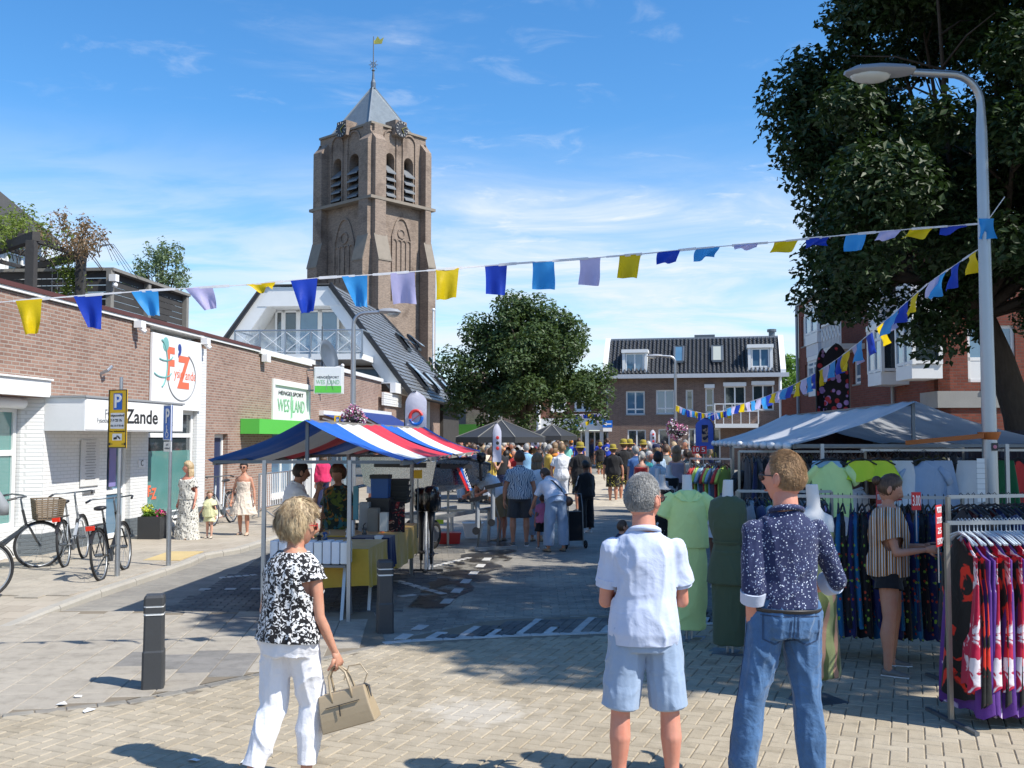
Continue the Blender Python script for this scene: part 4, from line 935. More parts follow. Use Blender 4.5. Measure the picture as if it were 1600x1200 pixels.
 La = [(onL(557, 270)[0], onL(542, 270)[0]), (onL(530, 270)[0], onL(517, 270)[0])]
 Al = [(La[0][0], La[0][1], Ar[0][2], Ar[0][3]), (La[1][0], La[1][1], Ar[0][2], Ar[0][3])]
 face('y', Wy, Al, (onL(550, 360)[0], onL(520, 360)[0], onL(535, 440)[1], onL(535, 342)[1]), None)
 m = MB(); m.box(Wx-.6, Wx, .3, Wy, 0, ztop); m.box(.3, Wx, Wy-.6, Wy, 0, ztop); m.build('wall', M_tower, o)
 def butt(x0, x1, y0, y1, z0, z1, cap=True, dirx=0, diry=0):
  m = MB(); m.box(x0, x1, y0, y1, z0, z1); m.build('buttress', M_tower, o)
 zb1 = Zr(600, 385); zb2 = Zr(600, 410)
 bw = Xr(597)-0; Zc = ztop-.55
 def corner(x, y, sx, sy, low=True, wid=None):
  w = wid or bw
  for (ax, ay, dx, dy) in ((x, y, sx*w, 0), (x, y, 0, sy*w)):
   pass
  pr = .45
  m = MB()
  m.prism([(x, y-sy*pr, 0), (x+sx*w, y-sy*pr, 0), (x+sx*w, y-sy*pr, Zc-.8), (x, y-sy*pr, Zc-.8)], (0, sy*(pr+.5), 0))
  m.prism([(x, y-sy*pr, Zc-.8), (x+sx*w, y-sy*pr, Zc-.8), (x+sx*w, y+sy*.3, Zc), (x, y+sy*.3, Zc)], (0, sy*.01, 0)) if False else None
  m.add([(x, y-sy*pr, Zc-.8), (x+sx*w, y-sy*pr, Zc-.8), (x+sx*w, y+sy*.24, Zc), (x, y+sy*.24, Zc), (x, y+sy*.24, Zc-.8), (x+sx*w, y+sy*.24, Zc-.8)], [(0,1,2,3), (0,3,4), (1,5,2)])
  m.build('buttress', M_tower, o)
  m = MB(); x2 = x+sx*.0
  m.prism([(x-sx*pr, y+sy*.0, 0), (x-sx*pr, y+sy*w, 0), (x-sx*pr, y+sy*w, Zc-.8), (x-sx*pr, y, Zc-.8)], (sx*(pr+.5), 0, 0))
  m.add([(x-sx*pr, y, Zc-.8), (x-sx*pr, y+sy*w, Zc-.8), (x+sx*.24, y+sy*w, Zc), (x+sx*.24, y, Zc), (x+sx*.24, y, Zc-.8), (x+sx*.24, y+sy*w, Zc-.8)], [(0,1,2,3), (0,3,4), (1,5,2)])
  m.build('buttress', M_tower, o)
  pl = .95; wl = w+.12
  for sw in (0, 1):
   def q(u, v, z): return (x+sx*u, y+sy*v, z) if sw == 0 else (x+sx*v, y+sy*u, z)
   m = MB(); m.add([q(-.05,-pl,0), q(wl,-pl,0), q(wl,.1,0), q(-.05,.1,0), q(-.05,-pl,zb2), q(wl,-pl,zb2), q(wl,.1,zb2), q(-.05,.1,zb2), q(-.05,-.40,zb1+.7), q(wl,-.40,zb1+.7), q(wl,.1,zb1+.7), q(-.05,.1,zb1+.7)],
       [(0,1,5,4),(1,2,6,5),(3,0,4,7),(2,3,7,6),(5,6,10,9),(7,4,8,11),(6,7,11,10),(8,9,10,11)]); m.build('buttress', M_tower, o)
   m = MB(); m.prism([q(-.09,-pl-.06,zb2-.04), q(wl+.04,-pl-.06,zb2-.04), q(wl+.04,-.42,zb1+.74), q(-.09,-.42,zb1+.74)], (0,0,.12)); m.build('weathering_slab', M_stone, o)
   zz = Zr(690, 640); m = MB(); m.prism([q(-.12,-pl-.35,0), q(wl+.1,-pl-.35,0), q(wl+.1,-pl,0), q(-.12,-pl,0)], (0,0,5)); m.build('buttress', M_tower, o)
 corner(0, 0, 1, 1); corner(Wx, 0, -1, 1, wid=Wx-Xr(659)); corner(0, Wy, 1, -1)
 m = MB(); e = .50
 m.box(-e, Wx+e, -e, .2, zs-.12, zs+.12); m.build('string_course', M_stone, o); m = MB(); m.box(-e, .2, .2, Wy+e, zs-.12, zs+.12); m.build('string_course', M_stone, o)
 m = MB(); m.box(0, Wx+.0, .1, .9, ztop, ztop+.18); m.build('cornice', M_stone, o); m = MB(); m.box(.1, .9, .9, Wy, ztop, ztop+.18); m.box(Wx-.6, Wx, .9, Wy, ztop, ztop+.18); m.box(.9, Wx-.6, Wy-.6, Wy, ztop, ztop+.18); m.build('cornice', M_stone, o)
 cx, cy = Wx/2, Wy/2; hs = 2.65; b = ztop+.1; ap = P(583, 131, 80+Wx*.5*math.sin(math.radians(48))+cy*.5).z
 m = MB(); m.box(.4, Wx-.4, .4, Wy-.4, ztop-.05, ztop+.05); m.build('roof_deck', M_slatep, o)
 ns = 26; z0 = ztop+.05; tiles = MB()
 pyr = MB(); pyr.add([(cx-hs,cy-hs,z0),(cx+hs,cy-hs,z0),(cx+hs,cy+hs,z0),(cx-hs,cy+hs,z0),(cx,cy,ap)], [(0,1,4),(1,2,4),(2,3,4),(3,0,4),(0,3,2,1)]); r_ = pyr.build('roof', M_slate, o)
 for sx, sy in ((-1,-1),(1,-1),(-1,1),(1,1)): mm = MB(); mm.bar((cx+sx*hs, cy+sy*hs, z0), (cx, cy, ap+.03), .12); mm.build('hip_roll', M_slatep, r_)
 mm = MB(); mm.lathe([(.22,0),(.22,.5),(.12,.8),(.08,1.5),(.16,1.6),(.05,1.75),(.04,4.6)], 10, (cx, cy, ap-.2)); mm.build('finial', M_steeld, o)
 m = MB(); zc = ap+1.9
 for dx, dz in ((1,0),(-1,0),(0,1),(0,-1),(.7,.7),(-.7,.7),(.7,-.7),(-.7,-.7)): m.bar((cx, cy, zc), (cx+dx*.4*.67, cy-dx*.4*.74, zc+dz*.5), .04)
 m.tube([(cx+.22*math.cos(a)*.67, cy-.22*math.cos(a)*.74, zc+.22*math.sin(a)) for a in [2*PI*i/16 for i in range(16)]], .03, 4, closed=True); m.build('iron_cross', M_steeld, o)
 m = MB(); zv = ap+4.0
 m.prism([(cx-.05, cy, zv), (cx+.05, cy-.05, zv-.25), (cx+.5, cy-.5, zv-.2), (cx+.62, cy-.62, zv+.35), (cx+.4, cy-.4, zv+.15), (cx+.25, cy-.25, zv+.45), (cx+.1, cy-.1, zv+.1)], (.05, .05, 0)); m.build('weather_vane', M_gold, o)
 for k, (px, py) in enumerate(((627.7, 201.7), (532.7, 202))):
  if k == 0: u, z = onplane(o, px, py, -.35); pt = lambda a, d, zz: (u+a, -.35+d, zz)
  else: u, z = onL(px, py, -.35); pt = lambda a, d, zz: (-.35+d, u-a, zz)
  m = MB(); m.prism([pt(-.62, .06, z-.55), pt(.62, .06, z-.55), pt(.62, .06, z+.7), pt(-.62, .06, z+.7)], Vector(pt(0, 1.3, 0))-Vector(pt(0, 0, 0))); c_ = m.build('clock_housing', M_tower, o)
  m = MB(); R = .68
  m.prism([pt(R*math.cos(2*PI*i/28), 0, z+R*math.sin(2*PI*i/28)) for i in range(28)], Vector(pt(0, .05, 0))-Vector(pt(0, 0, 0))); d_ = m.build('clock_face', basic('clock_black', (.03,.03,.035), .5), o)
  for i in range(12):
   a = 2*PI*i/12; m = MB(); m.bar(pt(.46*math.cos(a), -.03, z+.46*math.sin(a)), pt(.62*math.cos(a), -.03, z+.62*math.sin(a)), .06, .03); m.build('hour_mark', M_cream if i % 1 == 0 else M_gold, d_)
  for a, L in ((PI*.05+.35, .55), (-PI*.33, .38)): m = MB(); m.bar(pt(0, -.05, z), pt(L*math.cos(a), -.05, z+L*math.sin(a)), .07, .03); m.build('clock_hand', M_gold, d_)
tower()
# ------------------------------------------------------------------ far row of buildings
def fframe(name, label, a, b, Ya, Yb):
 """thing whose local +x runs from pixel column a (depth Ya) to b (depth Yb)"""
 A = P(a, 684, Ya); B = P(b, 684, Yb); A.z = B.z = 0; rz = math.atan2(B.y-A.y, B.x-A.x)
 return thing(name, label, 'building', A, rz), (B-A).length
def far_a():
 o, L = fframe('low_brick_building', 'plain brown brick building with one dark window behind the middle tree', 712, 846, 68, 66)
 X = lambda px, py=650: onplane(o, px, py)[0]; Z = lambda px, py: onplane(o, px, py)[1]
 zt = Z(780, 604); w = (X(761), X(781), Z(770, 650), Z(770, 618)); g0 = (X(722), X(752), 0, Z(740, 682))
 m = MB(); wallgrid(m, X(728), L, 0, zt, [w, (X(735), X(838), 0, 2.2)], 0, .3); m.box(L-.3, L, .3, 9, 0, zt); m.build('wall', M_brick_shop, o)
 m = MB(); m.box(X(700), X(728), 1.0, 8, 0, Z(715, 606, )); m.build('grey_extension', basic('grey_cladding', (.16,.16,.16), .7), o)
 m = MB(); m.box(X(698), X(728)-.01, .85, 8.2, Z(715, 606), Z(715, 596)); m.box(X(728)+.01, L+.1, -.1, 8.2, zt, zt+.3); m.build('white_parapet', M_white, o)
 m = MB(); m.box(X(700), X(712)-.1, .9, .99, Z(705, 620), Z(705, 615)); m.build('ledge', M_white, o)
 window(o, *w, .1, .1, sill=True, sillm=M_white)
 window(o, X(735), X(838), .1, 2.2, .3, .1, mull=(.2,.4,.6,.8), sill=False)
 for px, w_, h in ((706, .25, 1.1), (722, .55, .9)):
  x = X(px); m = MB()
  if w_ < .3: m.tube([(x, 3, zt-.2), (x, 3, zt+h)], .14, 10); m.tube([(x, 3, zt+h-.35), (x, 3, zt+h-.3)], .3, 10); m.build('flue_pipe', M_steel, o)
  else: m.box(x-w_, x+w_, 2.5, 3.5, zt-.2, zt+h+.3); m.build('chimney', M_brick_shop, o)
 m = MB(); m.box(X(714), X(758), -1.2, -.1, 2.2, 2.9); m.build('green_sign_fascia', basic('leaf_green_sign', (.09,.30,.04), .5), o)
far_a()
def far_b():
 o, L = fframe('red_brick_building', 'red brick building with two white windows and white shop fascia right of the tree', 843, 952, 66, 65.4)
 X = lambda px, py=650: onplane(o, px, py)[0]; Z = lambda px, py: onplane(o, px, py)[1]
 zt = Z(900, 592); ws = [(X(861), X(885), Z(873, 643), Z(873, 613)), (X(898), X(923), Z(910, 642), Z(910, 613))]; zf0, zf1 = Z(900, 672), Z(900, 654)
 m = MB(); wallgrid(m, 0, L, zf1, zt, ws, 0, .3); m.box(0, .3, .3, 8, 0, zt); m.build('wall', M_brick_far, o)
 m = MB(); m.box(0, L, -.25, .3, zf0, zf1-.002); m.build('white_fascia', M_white, o)
 for w in ws: window(o, *w, -.06, .13, mull=(.5,), sillm=M_white, depth=.12)
 m = MB()
 for px in (846, 868, 893, 917, 940): m.box(X(px)-.12, X(px)+.12, -.1, .2, 0, zf0-.002)
 window(o, .1, L-.1, .15, zf0-.05, .4, .1, mull=(.2,.4,.6,.8), sill=False); m.build('shop_posts', M_white, o)
 m = MB(); m.box(0, L, -.1, .6, zt, zt+.15); m.build('parapet', M_greypaint, o)
 m = MB(); m.tube([(X(842), -.3, 0), (X(842), -.3, Z(842, 640))], .13, 8); m.ball((X(842), -.3, Z(842, 637)), .22); m.build('white_vent_pipe', M_white2, o)
far_b()
def far_house():
 o, L = fframe('terraced_house', 'brown brick house with steep pantile roof, two dormers and a balcony at the street end', 948, 1222, 64.5, 62.3)
 X = lambda px, py=620, y=0: onplane(o, px, py, y)[0]; Z = lambda px, py, y=0: onplane(o, px, py, y)[1]
 ze = Z(1085, 588); L = X(1222)
 W = []
 def wp(a, b, t, bt): return (X(a), X(b), Z((a+b)/2, bt), Z((a+b)/2, t))
 W1 = [(wp(978, 1007.5, 611, 648), (.5,), (.23,)), (wp(1025, 1054, 609, 647), (.5,), (.23,)), (wp(1071.5, 1083, 609, 641), (), ()), (wp(1102, 1115.5, 606, 645), (), (.3,)), (wp(1131.5, 1165, 603, 640), (.5,), (.25,)), (wp(1175.5, 1209, 601, 641), (.5,), (.25,))]
 W0 = [(wp(980, 1009, 671, 700), (.5,), ()), (wp(1028, 1046, 670, 720), (), ()), (wp(1075, 1125, 669, 722), (.2,.4,.6,.8), ())]
 m = MB(); wallgrid(m, 0, L, 0, ze, [w[0] for w in W1+W0], 0, .3); m.box(L-.3, L, .3, 9, 0, ze); m.box(0, .3, .3, 9, 0, ze); m.build('wall', M_brick_dark, o)
 for i, (w, mu, tr) in enumerate(W1+W0):
  q = window(o, *w, .08, .09, mull=mu, trans=tr, glass=M_glassb if i in (0, 1) else M_glass, sillm=M_concrete)
  if i in (3, 4, 5): m = MB(); m.box(w[0]-.05, w[1]+.05, -.18, -.005, w[3]-.02, w[3]+.22); m.build('roller_blind_box', M_white2, q)
  cu = MB(); rr = random.Random(i)
  if i in (0, 1, 4, 5): cu.box(w[0]+.12, w[0]+.12+(w[1]-w[0])*.22, .16, .17, w[2]+.12, w[3]-.12); cu.build('curtain', basic('net_curtain', (.45,.45,.42), .8), q)
 zr = Z(1085, 531, 1.6); y0, y1 = -.45, 1.75; m = MB(); xa, xb = X(951), X(1219)
 m.prism([(xa, y0, ze+.12), (xa, y1, zr-.05), (xa, 7.5, zr-.05), (xa, 8.5, ze+.12)], (xb-xa, 0, 0)); m.build('roof', M_rooffelt, o)
 ncol = 42; nrow = 14; cw = (xb-xa)/ncol; slope = Vector((0, y1-y0, zr-ze-.12)); n_ = Vector((0, -slope.z, slope.y)).normalized()
 V = []; Fc = []; rng = random.Random(2)
 prof = [(0, .10), (.18, .125), (.36, .10), (.5, .03), (.75, .0), (1.0, .05)]
 dm = [(X(971,565), X(1011,565)), (X(1169,560), X(1208,560))]
 for c in range(ncol):
  for r in range(nrow):
   j = rng.uniform(-.01, .01); b = len(V)
   for t, lift in ((r/nrow, .045), ((r+1)/nrow+.012, .0)):
    base = Vector((0, y0, ze+.14))+slope*t
    for u, h in prof: q = base+n_*(h*1.15+lift+j); V.append((xa+(c+u)*cw, q.y, q.z))
   k = len(prof)
   for i in range(k-1): Fc.append((b+i, b+i+1, b+k+i+1, b+k+i))
   for u, h in prof:
    q = Vector((0, y0, ze+.14))+slope*(r/nrow)+n_*(h*1.15-.01); V.append((xa+(c+u)*cw, q.y, q.z))
   for i in range(k-1): Fc.append((b+2*k+i, b+2*k+i+1, b+i+1, b+i))
 t_o = npmesh('pantile_field', V, Fc, basic('dark_glazed_pantile', (.060,.063,.068), .32, 0, .3, 6, .1, .01, .7), o); t_o['kind'] = 'stuff'
 m = MB(); m.tube([(xa, y1, zr+.06), (xb, y1, zr+.06)], .12, 8); m.build('ridge', M_steeld, o)
 for x in (xa-.35, xb+.02): m = MB(); m.prism([(x, y0-.1, ze-.0), (x, y0-.1, ze+.35), (x, y1, zr+.22), (x, y1+.3, zr+.22), (x, y1+.3, ze)], (.32, 0, 0)); m.build('verge_board', M_white, o)
 m = MB(); m.box(-.3, L+.4, y0-.22, y0-.02, ze-.12, ze+.14); m.build('gutter', basic('pale_gutter', (.48,.50,.53), .5), o)
 m = MB(); m.box(X(1085), X(1118), y1+.1, y1+.7, zr-.1, zr+.35); m.build('ridge_box', M_steeld, o)
 m = MB(); x = X(1210); m.tube([(x, y1+.2, zr), (x, y1+.2, zr+.6)], .2, 10); m.tube([(x, y1+.2, zr+.45), (x, y1+.2, zr+.62)], .3, 10); m.build('flue_pipe', M_steeld, o)
 for a, b, t, bt in ((972, 1011, 551, 586), (1169, 1208, 543, 578)):
  x0, x1 = X(a, 570, -.5), X(b, 570, -.5); z0, z1 = Z((a+b)/2, bt, -.5), Z((a+b)/2, t, -.5); m = MB()
  m.box(x0, x0+.18, -.35, 1.6, z0, z1); m.box(x1-.18, x1, -.35, 1.6, z0, z1); m.box(x0-.05, x1+.05, -.45, 1.7, z1+.002, z1+.22); m.box(x0+.18, x1-.18, -.35, .5, z0-.1, z0+.16); d = m.build('dormer', M_white, o)
  window(d, x0+.2, x1-.2, z0+.18, z1-.02, -.3, .09, mull=(.5,), glass=M_glassb, sill=False)
 for a, b, t, bt, g in ((1054, 1068, 556, 578, M_glassb), (1113, 1129, 553, 578, basic('drawn_blind', (.38,.40,.36), .4))):
  x0, x1 = X(a, 565, .5), X(b, 565, .5); f = MB(); t0 = .28; t1 = .72
  def pp(x, t, h): q = Vector((x, y0, ze+.14))+slope*t+n_*h; return (x, q.y, q.z)
  for p, q in (((x0, t0), (x1, t0)), ((x1, t0), (x1, t1)), ((x1, t1), (x0, t1)), ((x0, t1), (x0, t0))): f.bar(pp(*p, .22), pp(*q, .22), .12, .14)
  w = f.build('roof_window', M_steeld, o); p = MB(); p.add([pp(x0, t0, .25), pp(x1, t0, .25), pp(x1, t1, .25), pp(x0, t1, .25)], [(0,1,2,3)]); p.build('pane', g, w)
 x0, x1 = X(1117, 650, -1.6), X(1185, 650, -1.6); z0 = Z(1150, 662, -1.6); z1 = Z(1150, 631, -1.6)
 m = MB(); m.box(x0, x1, -1.6, 0, z0-.25, z0); m.build('balcony_slab', M_white, o)
 for k in range(6): x = x0+(x1-x0)*k/5; m = MB(); m.bar((x, -1.55, z0), (x, -1.55, z1), .07 if k in (0, 5) else .05); m.build('baluster_post', M_white, o)
 for z in (z1, z1-.45): m = MB(); m.bar((x0, -1.55, z), (x1, -1.55, z), .08, .06); m.build('handrail', M_white, o)
 m = MB(); m.bar((x0, -1.55, z1), (x0, 0, z1), .07); m.build('handrail', M_white, o)
 m = MB(); m.tube([(X(1219), -.12, 0), (X(1219), -.12, ze)], .09, 8); m.build('downpipe', M_white2, o)
far_house()
def far_c():
 o, L = fframe('red_garage_block', 'low plain red brick block in the gap between the tiled house and the right block', 1222, 1262, 62, 60)
 zt = onplane(o, 1235, 616)[1]; m = MB(); m.box(0, L+2, 0, 6, 0, zt); m.build('wall', M_brick_red, o); m = MB(); m.box(-.05, L+2, -.1, 6, zt, zt+.2); m.build('parapet', M_greypaint, o)
 m = MB(); m.box(.3, L+1, -.05, .0, 0, zt*.45); m.build('garage_door', M_brick_red, o)
far_c()
# ------------------------------------------------------------------ right building
def right_block():
 C = G(1466, 684-1); Yn = 30.0; A = P(1466, 684, Yn); A.z = 0; d = Vector((.05, 1, 0)).normalized()
 Yf = 47.7; B = A+d*((Yf-Yn)/d.y)
 o = thing('red_apartment_block', 'three storey deep red brick apartment block with white bay windows on the right', 'building', B, math.atan2(-d.y, -d.x))
 L = (B-A).length
 X = lambda px, py=600, y=0: onplane(o, px, py, y)[0]; Z = lambda px, py, y=0: onplane(o, px, py, y)[1]
 x0 = X(1249); zt = Z(1249, 478); L2 = X(1466)
 def wp(a, b, t, bt, m=None): c = m or (a+b)/2; return (X(a), X(b), Z(c, bt), Z(c, t))
 holes = [wp(1253.5, 1259, 493, 541), wp(1258, 1262, 570, 616), wp(1329, 1341, 470, 504), wp(1333, 1345, 560, 600)]
 recess = (X(1291), X(1311), Z(1300, 545), zt-.5)
 m = MB(); wallgrid(m, x0, L2, 0, zt, holes+[recess, (X(1300), L2-1.2, 0, 2.5)], 0, .35); m.box(x0, x0+.35, .35, 10, 0, zt); m.box(recess[0]-.2, recess[1]+.2, 1.6, 1.9, 0, zt)
 m.build('wall', M_brick_red, o)
 for h in holes: window(o, *h, .1, .1, trans=(.3,), glass=M_glassb)
 e = MB(); ey = 12; hz0, hz1 = 3.9, 6.5
 Mi = frame(o).inverted(); cl = Mi @ Vector((0,0,H_CAM))
 def onE(px, py):
  dd = Mi.to_3x3() @ ray(px, py); t = (L2-cl.x)/dd.x; p = cl+dd*t; return p.y, p.z
 ws = [(onE(1513, 598)[0], onE(1588, 598)[0], onE(1540, 597)[1], onE(1540, 508)[1])]
 for a, b, z0, z1 in ws:
  T = Matrix(((0, -1, 0, L2), (1, 0, 0, 0), (0, 0, 1, 0), (0, 0, 0, 1)))
  q = MB(T); wallgrid(q, 0, ey, 0, zt, [(a, b, z0, z1)], .0, .35); q.build('wall', M_brick_red, o)
  fr = MB(T);
  for (u0, u1, v0, v1) in ((a, a+.1, z0, z1), (b-.1, b, z0, z1), (a, b, z0, z0+.1), (a, b, z1-.1, z1), ((a+b)/2+.15, (a+b)/2+.25, z0, z1), (a, b, z0+(z1-z0)*.38, z0+(z1-z0)*.38+.1)): fr.box(u0, u1, .08, .16, v0, v1)
  w = fr.build('window', M_white, o); g_ = MB(T); g_.box(a+.1, b-.1, .10, .12, z0+(z1-z0)*.38+.1, z1-.1); g_.build('pane', M_glassb, w); g_ = MB(T); g_.box(a+.1, b-.1, .09, .13, z0+.1, z0+(z1-z0)*.38); g_.build('spandrel_panel', M_white, w)
  c_ = MB(T); c_.box(a+.15, (a+b)/2, .2, .22, z0+(z1-z0)*.38, z1-.1); c_.build('curtain', basic('green_curtain', (.12,.22,.20), .8), w)
  bnd_ = MB(T); bnd_.box(-.05, ey, -.06, -.005, 2.9, 3.4); bnd_.build('grey_band', M_concrete, o)
  l_ = MB(T); yy = onE(1556, 603)[0]; l_.box(yy-.25, yy+.25, -.2, -.01, 3.62, 3.72); l_.build('wall_lamp', M_cream, o)
 m = MB(); m.box(X(1440), L2+.05, -.06, -.005, 2.9, 3.4); m.build('grey_band', M_concrete, o)
 m = MB(); m.box(x0-.1, L2+.1, -.12, .5, zt, zt+.16); m.build('roof_trim', M_greypaint, o); m = MB(); m.box(x0, L2, .5, 11.9, zt-.2, zt); m.build('roof_deck', M_rooffelt, o)
 window(o, X(1300), L2-1.2, .2, 2.5, .6, .1, mull=(.2,.4,.6,.8), sill=False)
 def bay(a, b, py_t, py_b, out=.9, two=True, apron=.42):
  xa, xb = X(a, 540, -out), X(b, 540, -out); z1 = Z((a+b)/2, py_t, -out); z0 = Z((a+b)/2, py_b, -out)
  m = MB(); m.box(xa, xb, -out, -.005, z0-apron, z0); w = m.build('bay_window', M_white, o); m = MB(); m.box(xa-.03, xb+.03, -out-.03, -.005, z1, z1+.18); m.build('bay_roof', M_white, w)
  f = MB()
  for u in (xa, (xa+xb)/2, xb): f.box(u-.06, u+.06, -out, -out+.1, z0, z1)
  for z in (z0+.02, z1-.1, z0+(z1-z0)*.72): f.box(xa, xb, -out+.01, -out+.09, z, z+.09)
  for xx in (xa, xb): f.box(xx-.06, xx+.06, -.12, -.01, z0, z1); f.box(xx-.05, xx+.05, -out+.1, -.12, z0+.02, z0+.11); f.box(xx-.05, xx+.05, -out+.1, -.12, z1-.1, z1)
  f.build('frame', M_white, w)
  p = MB(); p.box(xa+.06, xb-.06, -out+.04, -out+.055, z0+.1, z1-.1); p.build('pane', M_glassb, w)
  for xx in (xa, xb): p = MB(); p.box(xx-.01, xx+.01, -out+.1, -.12, z0+.1, z1-.1); p.build('pane', M_glass, w)
  c_ = MB(); rr = random.Random(int(a)); c_.box(xa+.1, xa+.45, -out+.12, -out+.14, z0+.1, z1-.1); c_.box(xb-.6, xb-.12, -out+.12, -out+.14, z0+.1, z1-.1); c_.build('curtain', basic('cream_curtain', (.55,.53,.46), .8), w)
 bay(1258, 1277, 478, 522); bay(1262, 1279, 563, 603); bay(1355, 1376, 515, 583); bay(1355, 1376, 400, 470); bay(1399, 1424, 487, 572);
 for a, b, t, bt in ((1258, 1277, 522, 563), (1355, 1376, 430, 515), (1399, 1424, 420, 487)):
  xa, xb = X(a, 540, -.9), X(b, 540, -.9); m = MB(); m.box(xa+.03, xb-.03, -.86, -.005, Z((a+b)/2, bt, -.9)+.19, Z((a+b)/2, t, -.9)-.43); m.build('bay_panel', basic('pale_panel', (.60,.61,.64), .5), o)
 xa, xb = X(1284, 540, -.9), X(1313, 540, -.9); z0 = Z(1300, 541, -.9); z1 = Z(1300, 503, -.9)
 m = MB(); m.box(xa, xb, -.9, 1.6, z0-.2, z0); m.build('balcony_slab', M_cream, o); n = 12
 for k in range(n+1):
  x = xa+(xb-xa)*k/n; m = MB(); m.bar((x, -.88, z0), (x, -.88, z1), .04);
  m.build('baluster', M_white, o)
 for k in range(0, n, 2):
  x = xa+(xb-xa)*k/n; x2 = xa+(xb-xa)*(k+2)/n; m = MB(); m.bar((x, -.9, z0+.3), (x2, -.9, z1-.15), .03); m.bar((x2, -.91, z0+.3), (x, -.91, z1-.15), .03); m.build('cross_brace', M_white, o)
 m = MB(); m.bar((xa, -.88, z1), (xb, -.88, z1), .07); m.bar((xb, -.88, z1), (xb, 0, z1), .06); m.build('handrail', M_white, o)
 for px in (1311.5, 1399): x = X(px); m = MB(); m.tube([(x, -.1, 0), (x, -.1, zt)], .06, 8); m.build('downpipe', M_greypaint, o)
 m = MB(); m.tube([(x0-.0, -.08, 0), (x0, -.08, zt)], .08, 6); m.build('downpipe', M_greypaint, o)
right_block()
# ------------------------------------------------------------------ trees
def leaf_cloud(name, centers, radii, n, size, mat, parent, seed=0, squash=.8, core=.55):
 """leaf blades scattered through the shells of many clumps"""
 r = np.random.default_rng(seed); C = np.array(centers, dtype=float); R = np.array(radii, dtype=float)
 w = R**2.2; idx = r.choice(len(C), n, p=w/w.sum())
 d = r.normal(size=(n, 3)); d /= np.linalg.norm(d, axis=1)[:,None]; rad = (core+(1-core)*r.random(n)**.6)*(1+.22*vnoise(d*2.5+C[idx], seed))
 p = C[idx]+d*(R[idx]*rad)[:,None]*np.array([1,1,squash])
 nrm = d*.55+r.normal(size=(n, 3))*.55+np.array([0,0,.75]); nrm /= np.linalg.norm(nrm, axis=1)[:,None]
 t = np.cross(nrm, r.normal(size=(n, 3))); t /= np.linalg.norm(t, axis=1)[:,None]; b = np.cross(nrm, t)
 s = size*(.6+.8*r.random(n))[:,None];
 v0 = p-t*s*.5; v1 = p+b*s*.28+nrm*s*.05; v2 = p+t*s*.55-nrm*s*.12; v3 = p-b*s*.28+nrm*s*.05
 V = np.stack([v0, v1, v2, v3], 1).reshape(-1, 3); k = np.arange(n)[:,None]*4
 return npmesh(name, V, k+np.array([[0,1,2,3]]), mat, parent)
def limbs(start, r0, targets, mat, parent, seed=0, trunk_pts=None, name='limb'):
 """tapered trunk with branches reaching the clump centres"""
 rng = random.Random(seed); fork = Vector(trunk_pts[-1]); m = MB()
 m.tube(trunk_pts, [r0*(1.35-.55*i/(len(trunk_pts)-1)) if i else r0*1.6 for i in range(len(trunk_pts))], 14); m.build('trunk', mat, parent, smooth=True)
 for q in targets:
  q = Vector(q); mid = fork.lerp(q, .45)+Vector((rng.uniform(-.3,.3), rng.uniform(-.3,.3), -.05*(q-fork).length+rng.uniform(0,.4))); L = (q-fork).length; a = max(.03, r0*.42*min(1, 2.5/(L+.5))+.02*rng.random())
  m = MB(); m.tube([fork-Vector((0,0,.3)), fork.lerp(mid, .5)+Vector((0,0,.12)), mid, mid.lerp(q, .5)+Vector((0,0,.1)), q], [a*1.5, a*1.2, a, a*.6, a*.25], 7)
  for _ in range(3):
   s = mid.lerp(q, rng.uniform(.1,.8)); e = s+Vector((rng.uniform(-1,1), rng.uniform(-1,1), rng.uniform(.1,1)))*L*.25; m.tube([s, s.lerp(e, .5)+Vector((0,0,.1)), e], [a*.5, a*.35, a*.12], 5)
  m.build(name, mat, parent, smooth=True)
def crown(cx, cy, cz, rx, ry, rz, n, r, seed, f=None, inner=.35):
 """clump centres inside an uneven ellipsoid"""
 rng = random.Random(seed); out = []; tries = 0
 while len(out) < n and tries < n*60:
  tries += 1; d = Vector((rng.gauss(0,1), rng.gauss(0,1), rng.gauss(0,1))).normalized(); k = inner+(1-inner)*rng.random()**.55
  p = Vector((cx+d.x*rx*k, cy+d.y*ry*k, cz+d.z*rz*k))
  if f and not f(p): continue
  if any((p-Vector(q)).length < r*.55 for q in out): continue
  out.append(tuple(p))
 return out
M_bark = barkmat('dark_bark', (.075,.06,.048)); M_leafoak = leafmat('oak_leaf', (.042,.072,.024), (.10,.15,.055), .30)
M_leafdark = leafmat('dark_leaf', (.016,.036,.011), (.036,.068,.018), .15); M_leaflt = leafmat('light_leaf', (.09,.19,.03), (.16,.28,.05), .35)
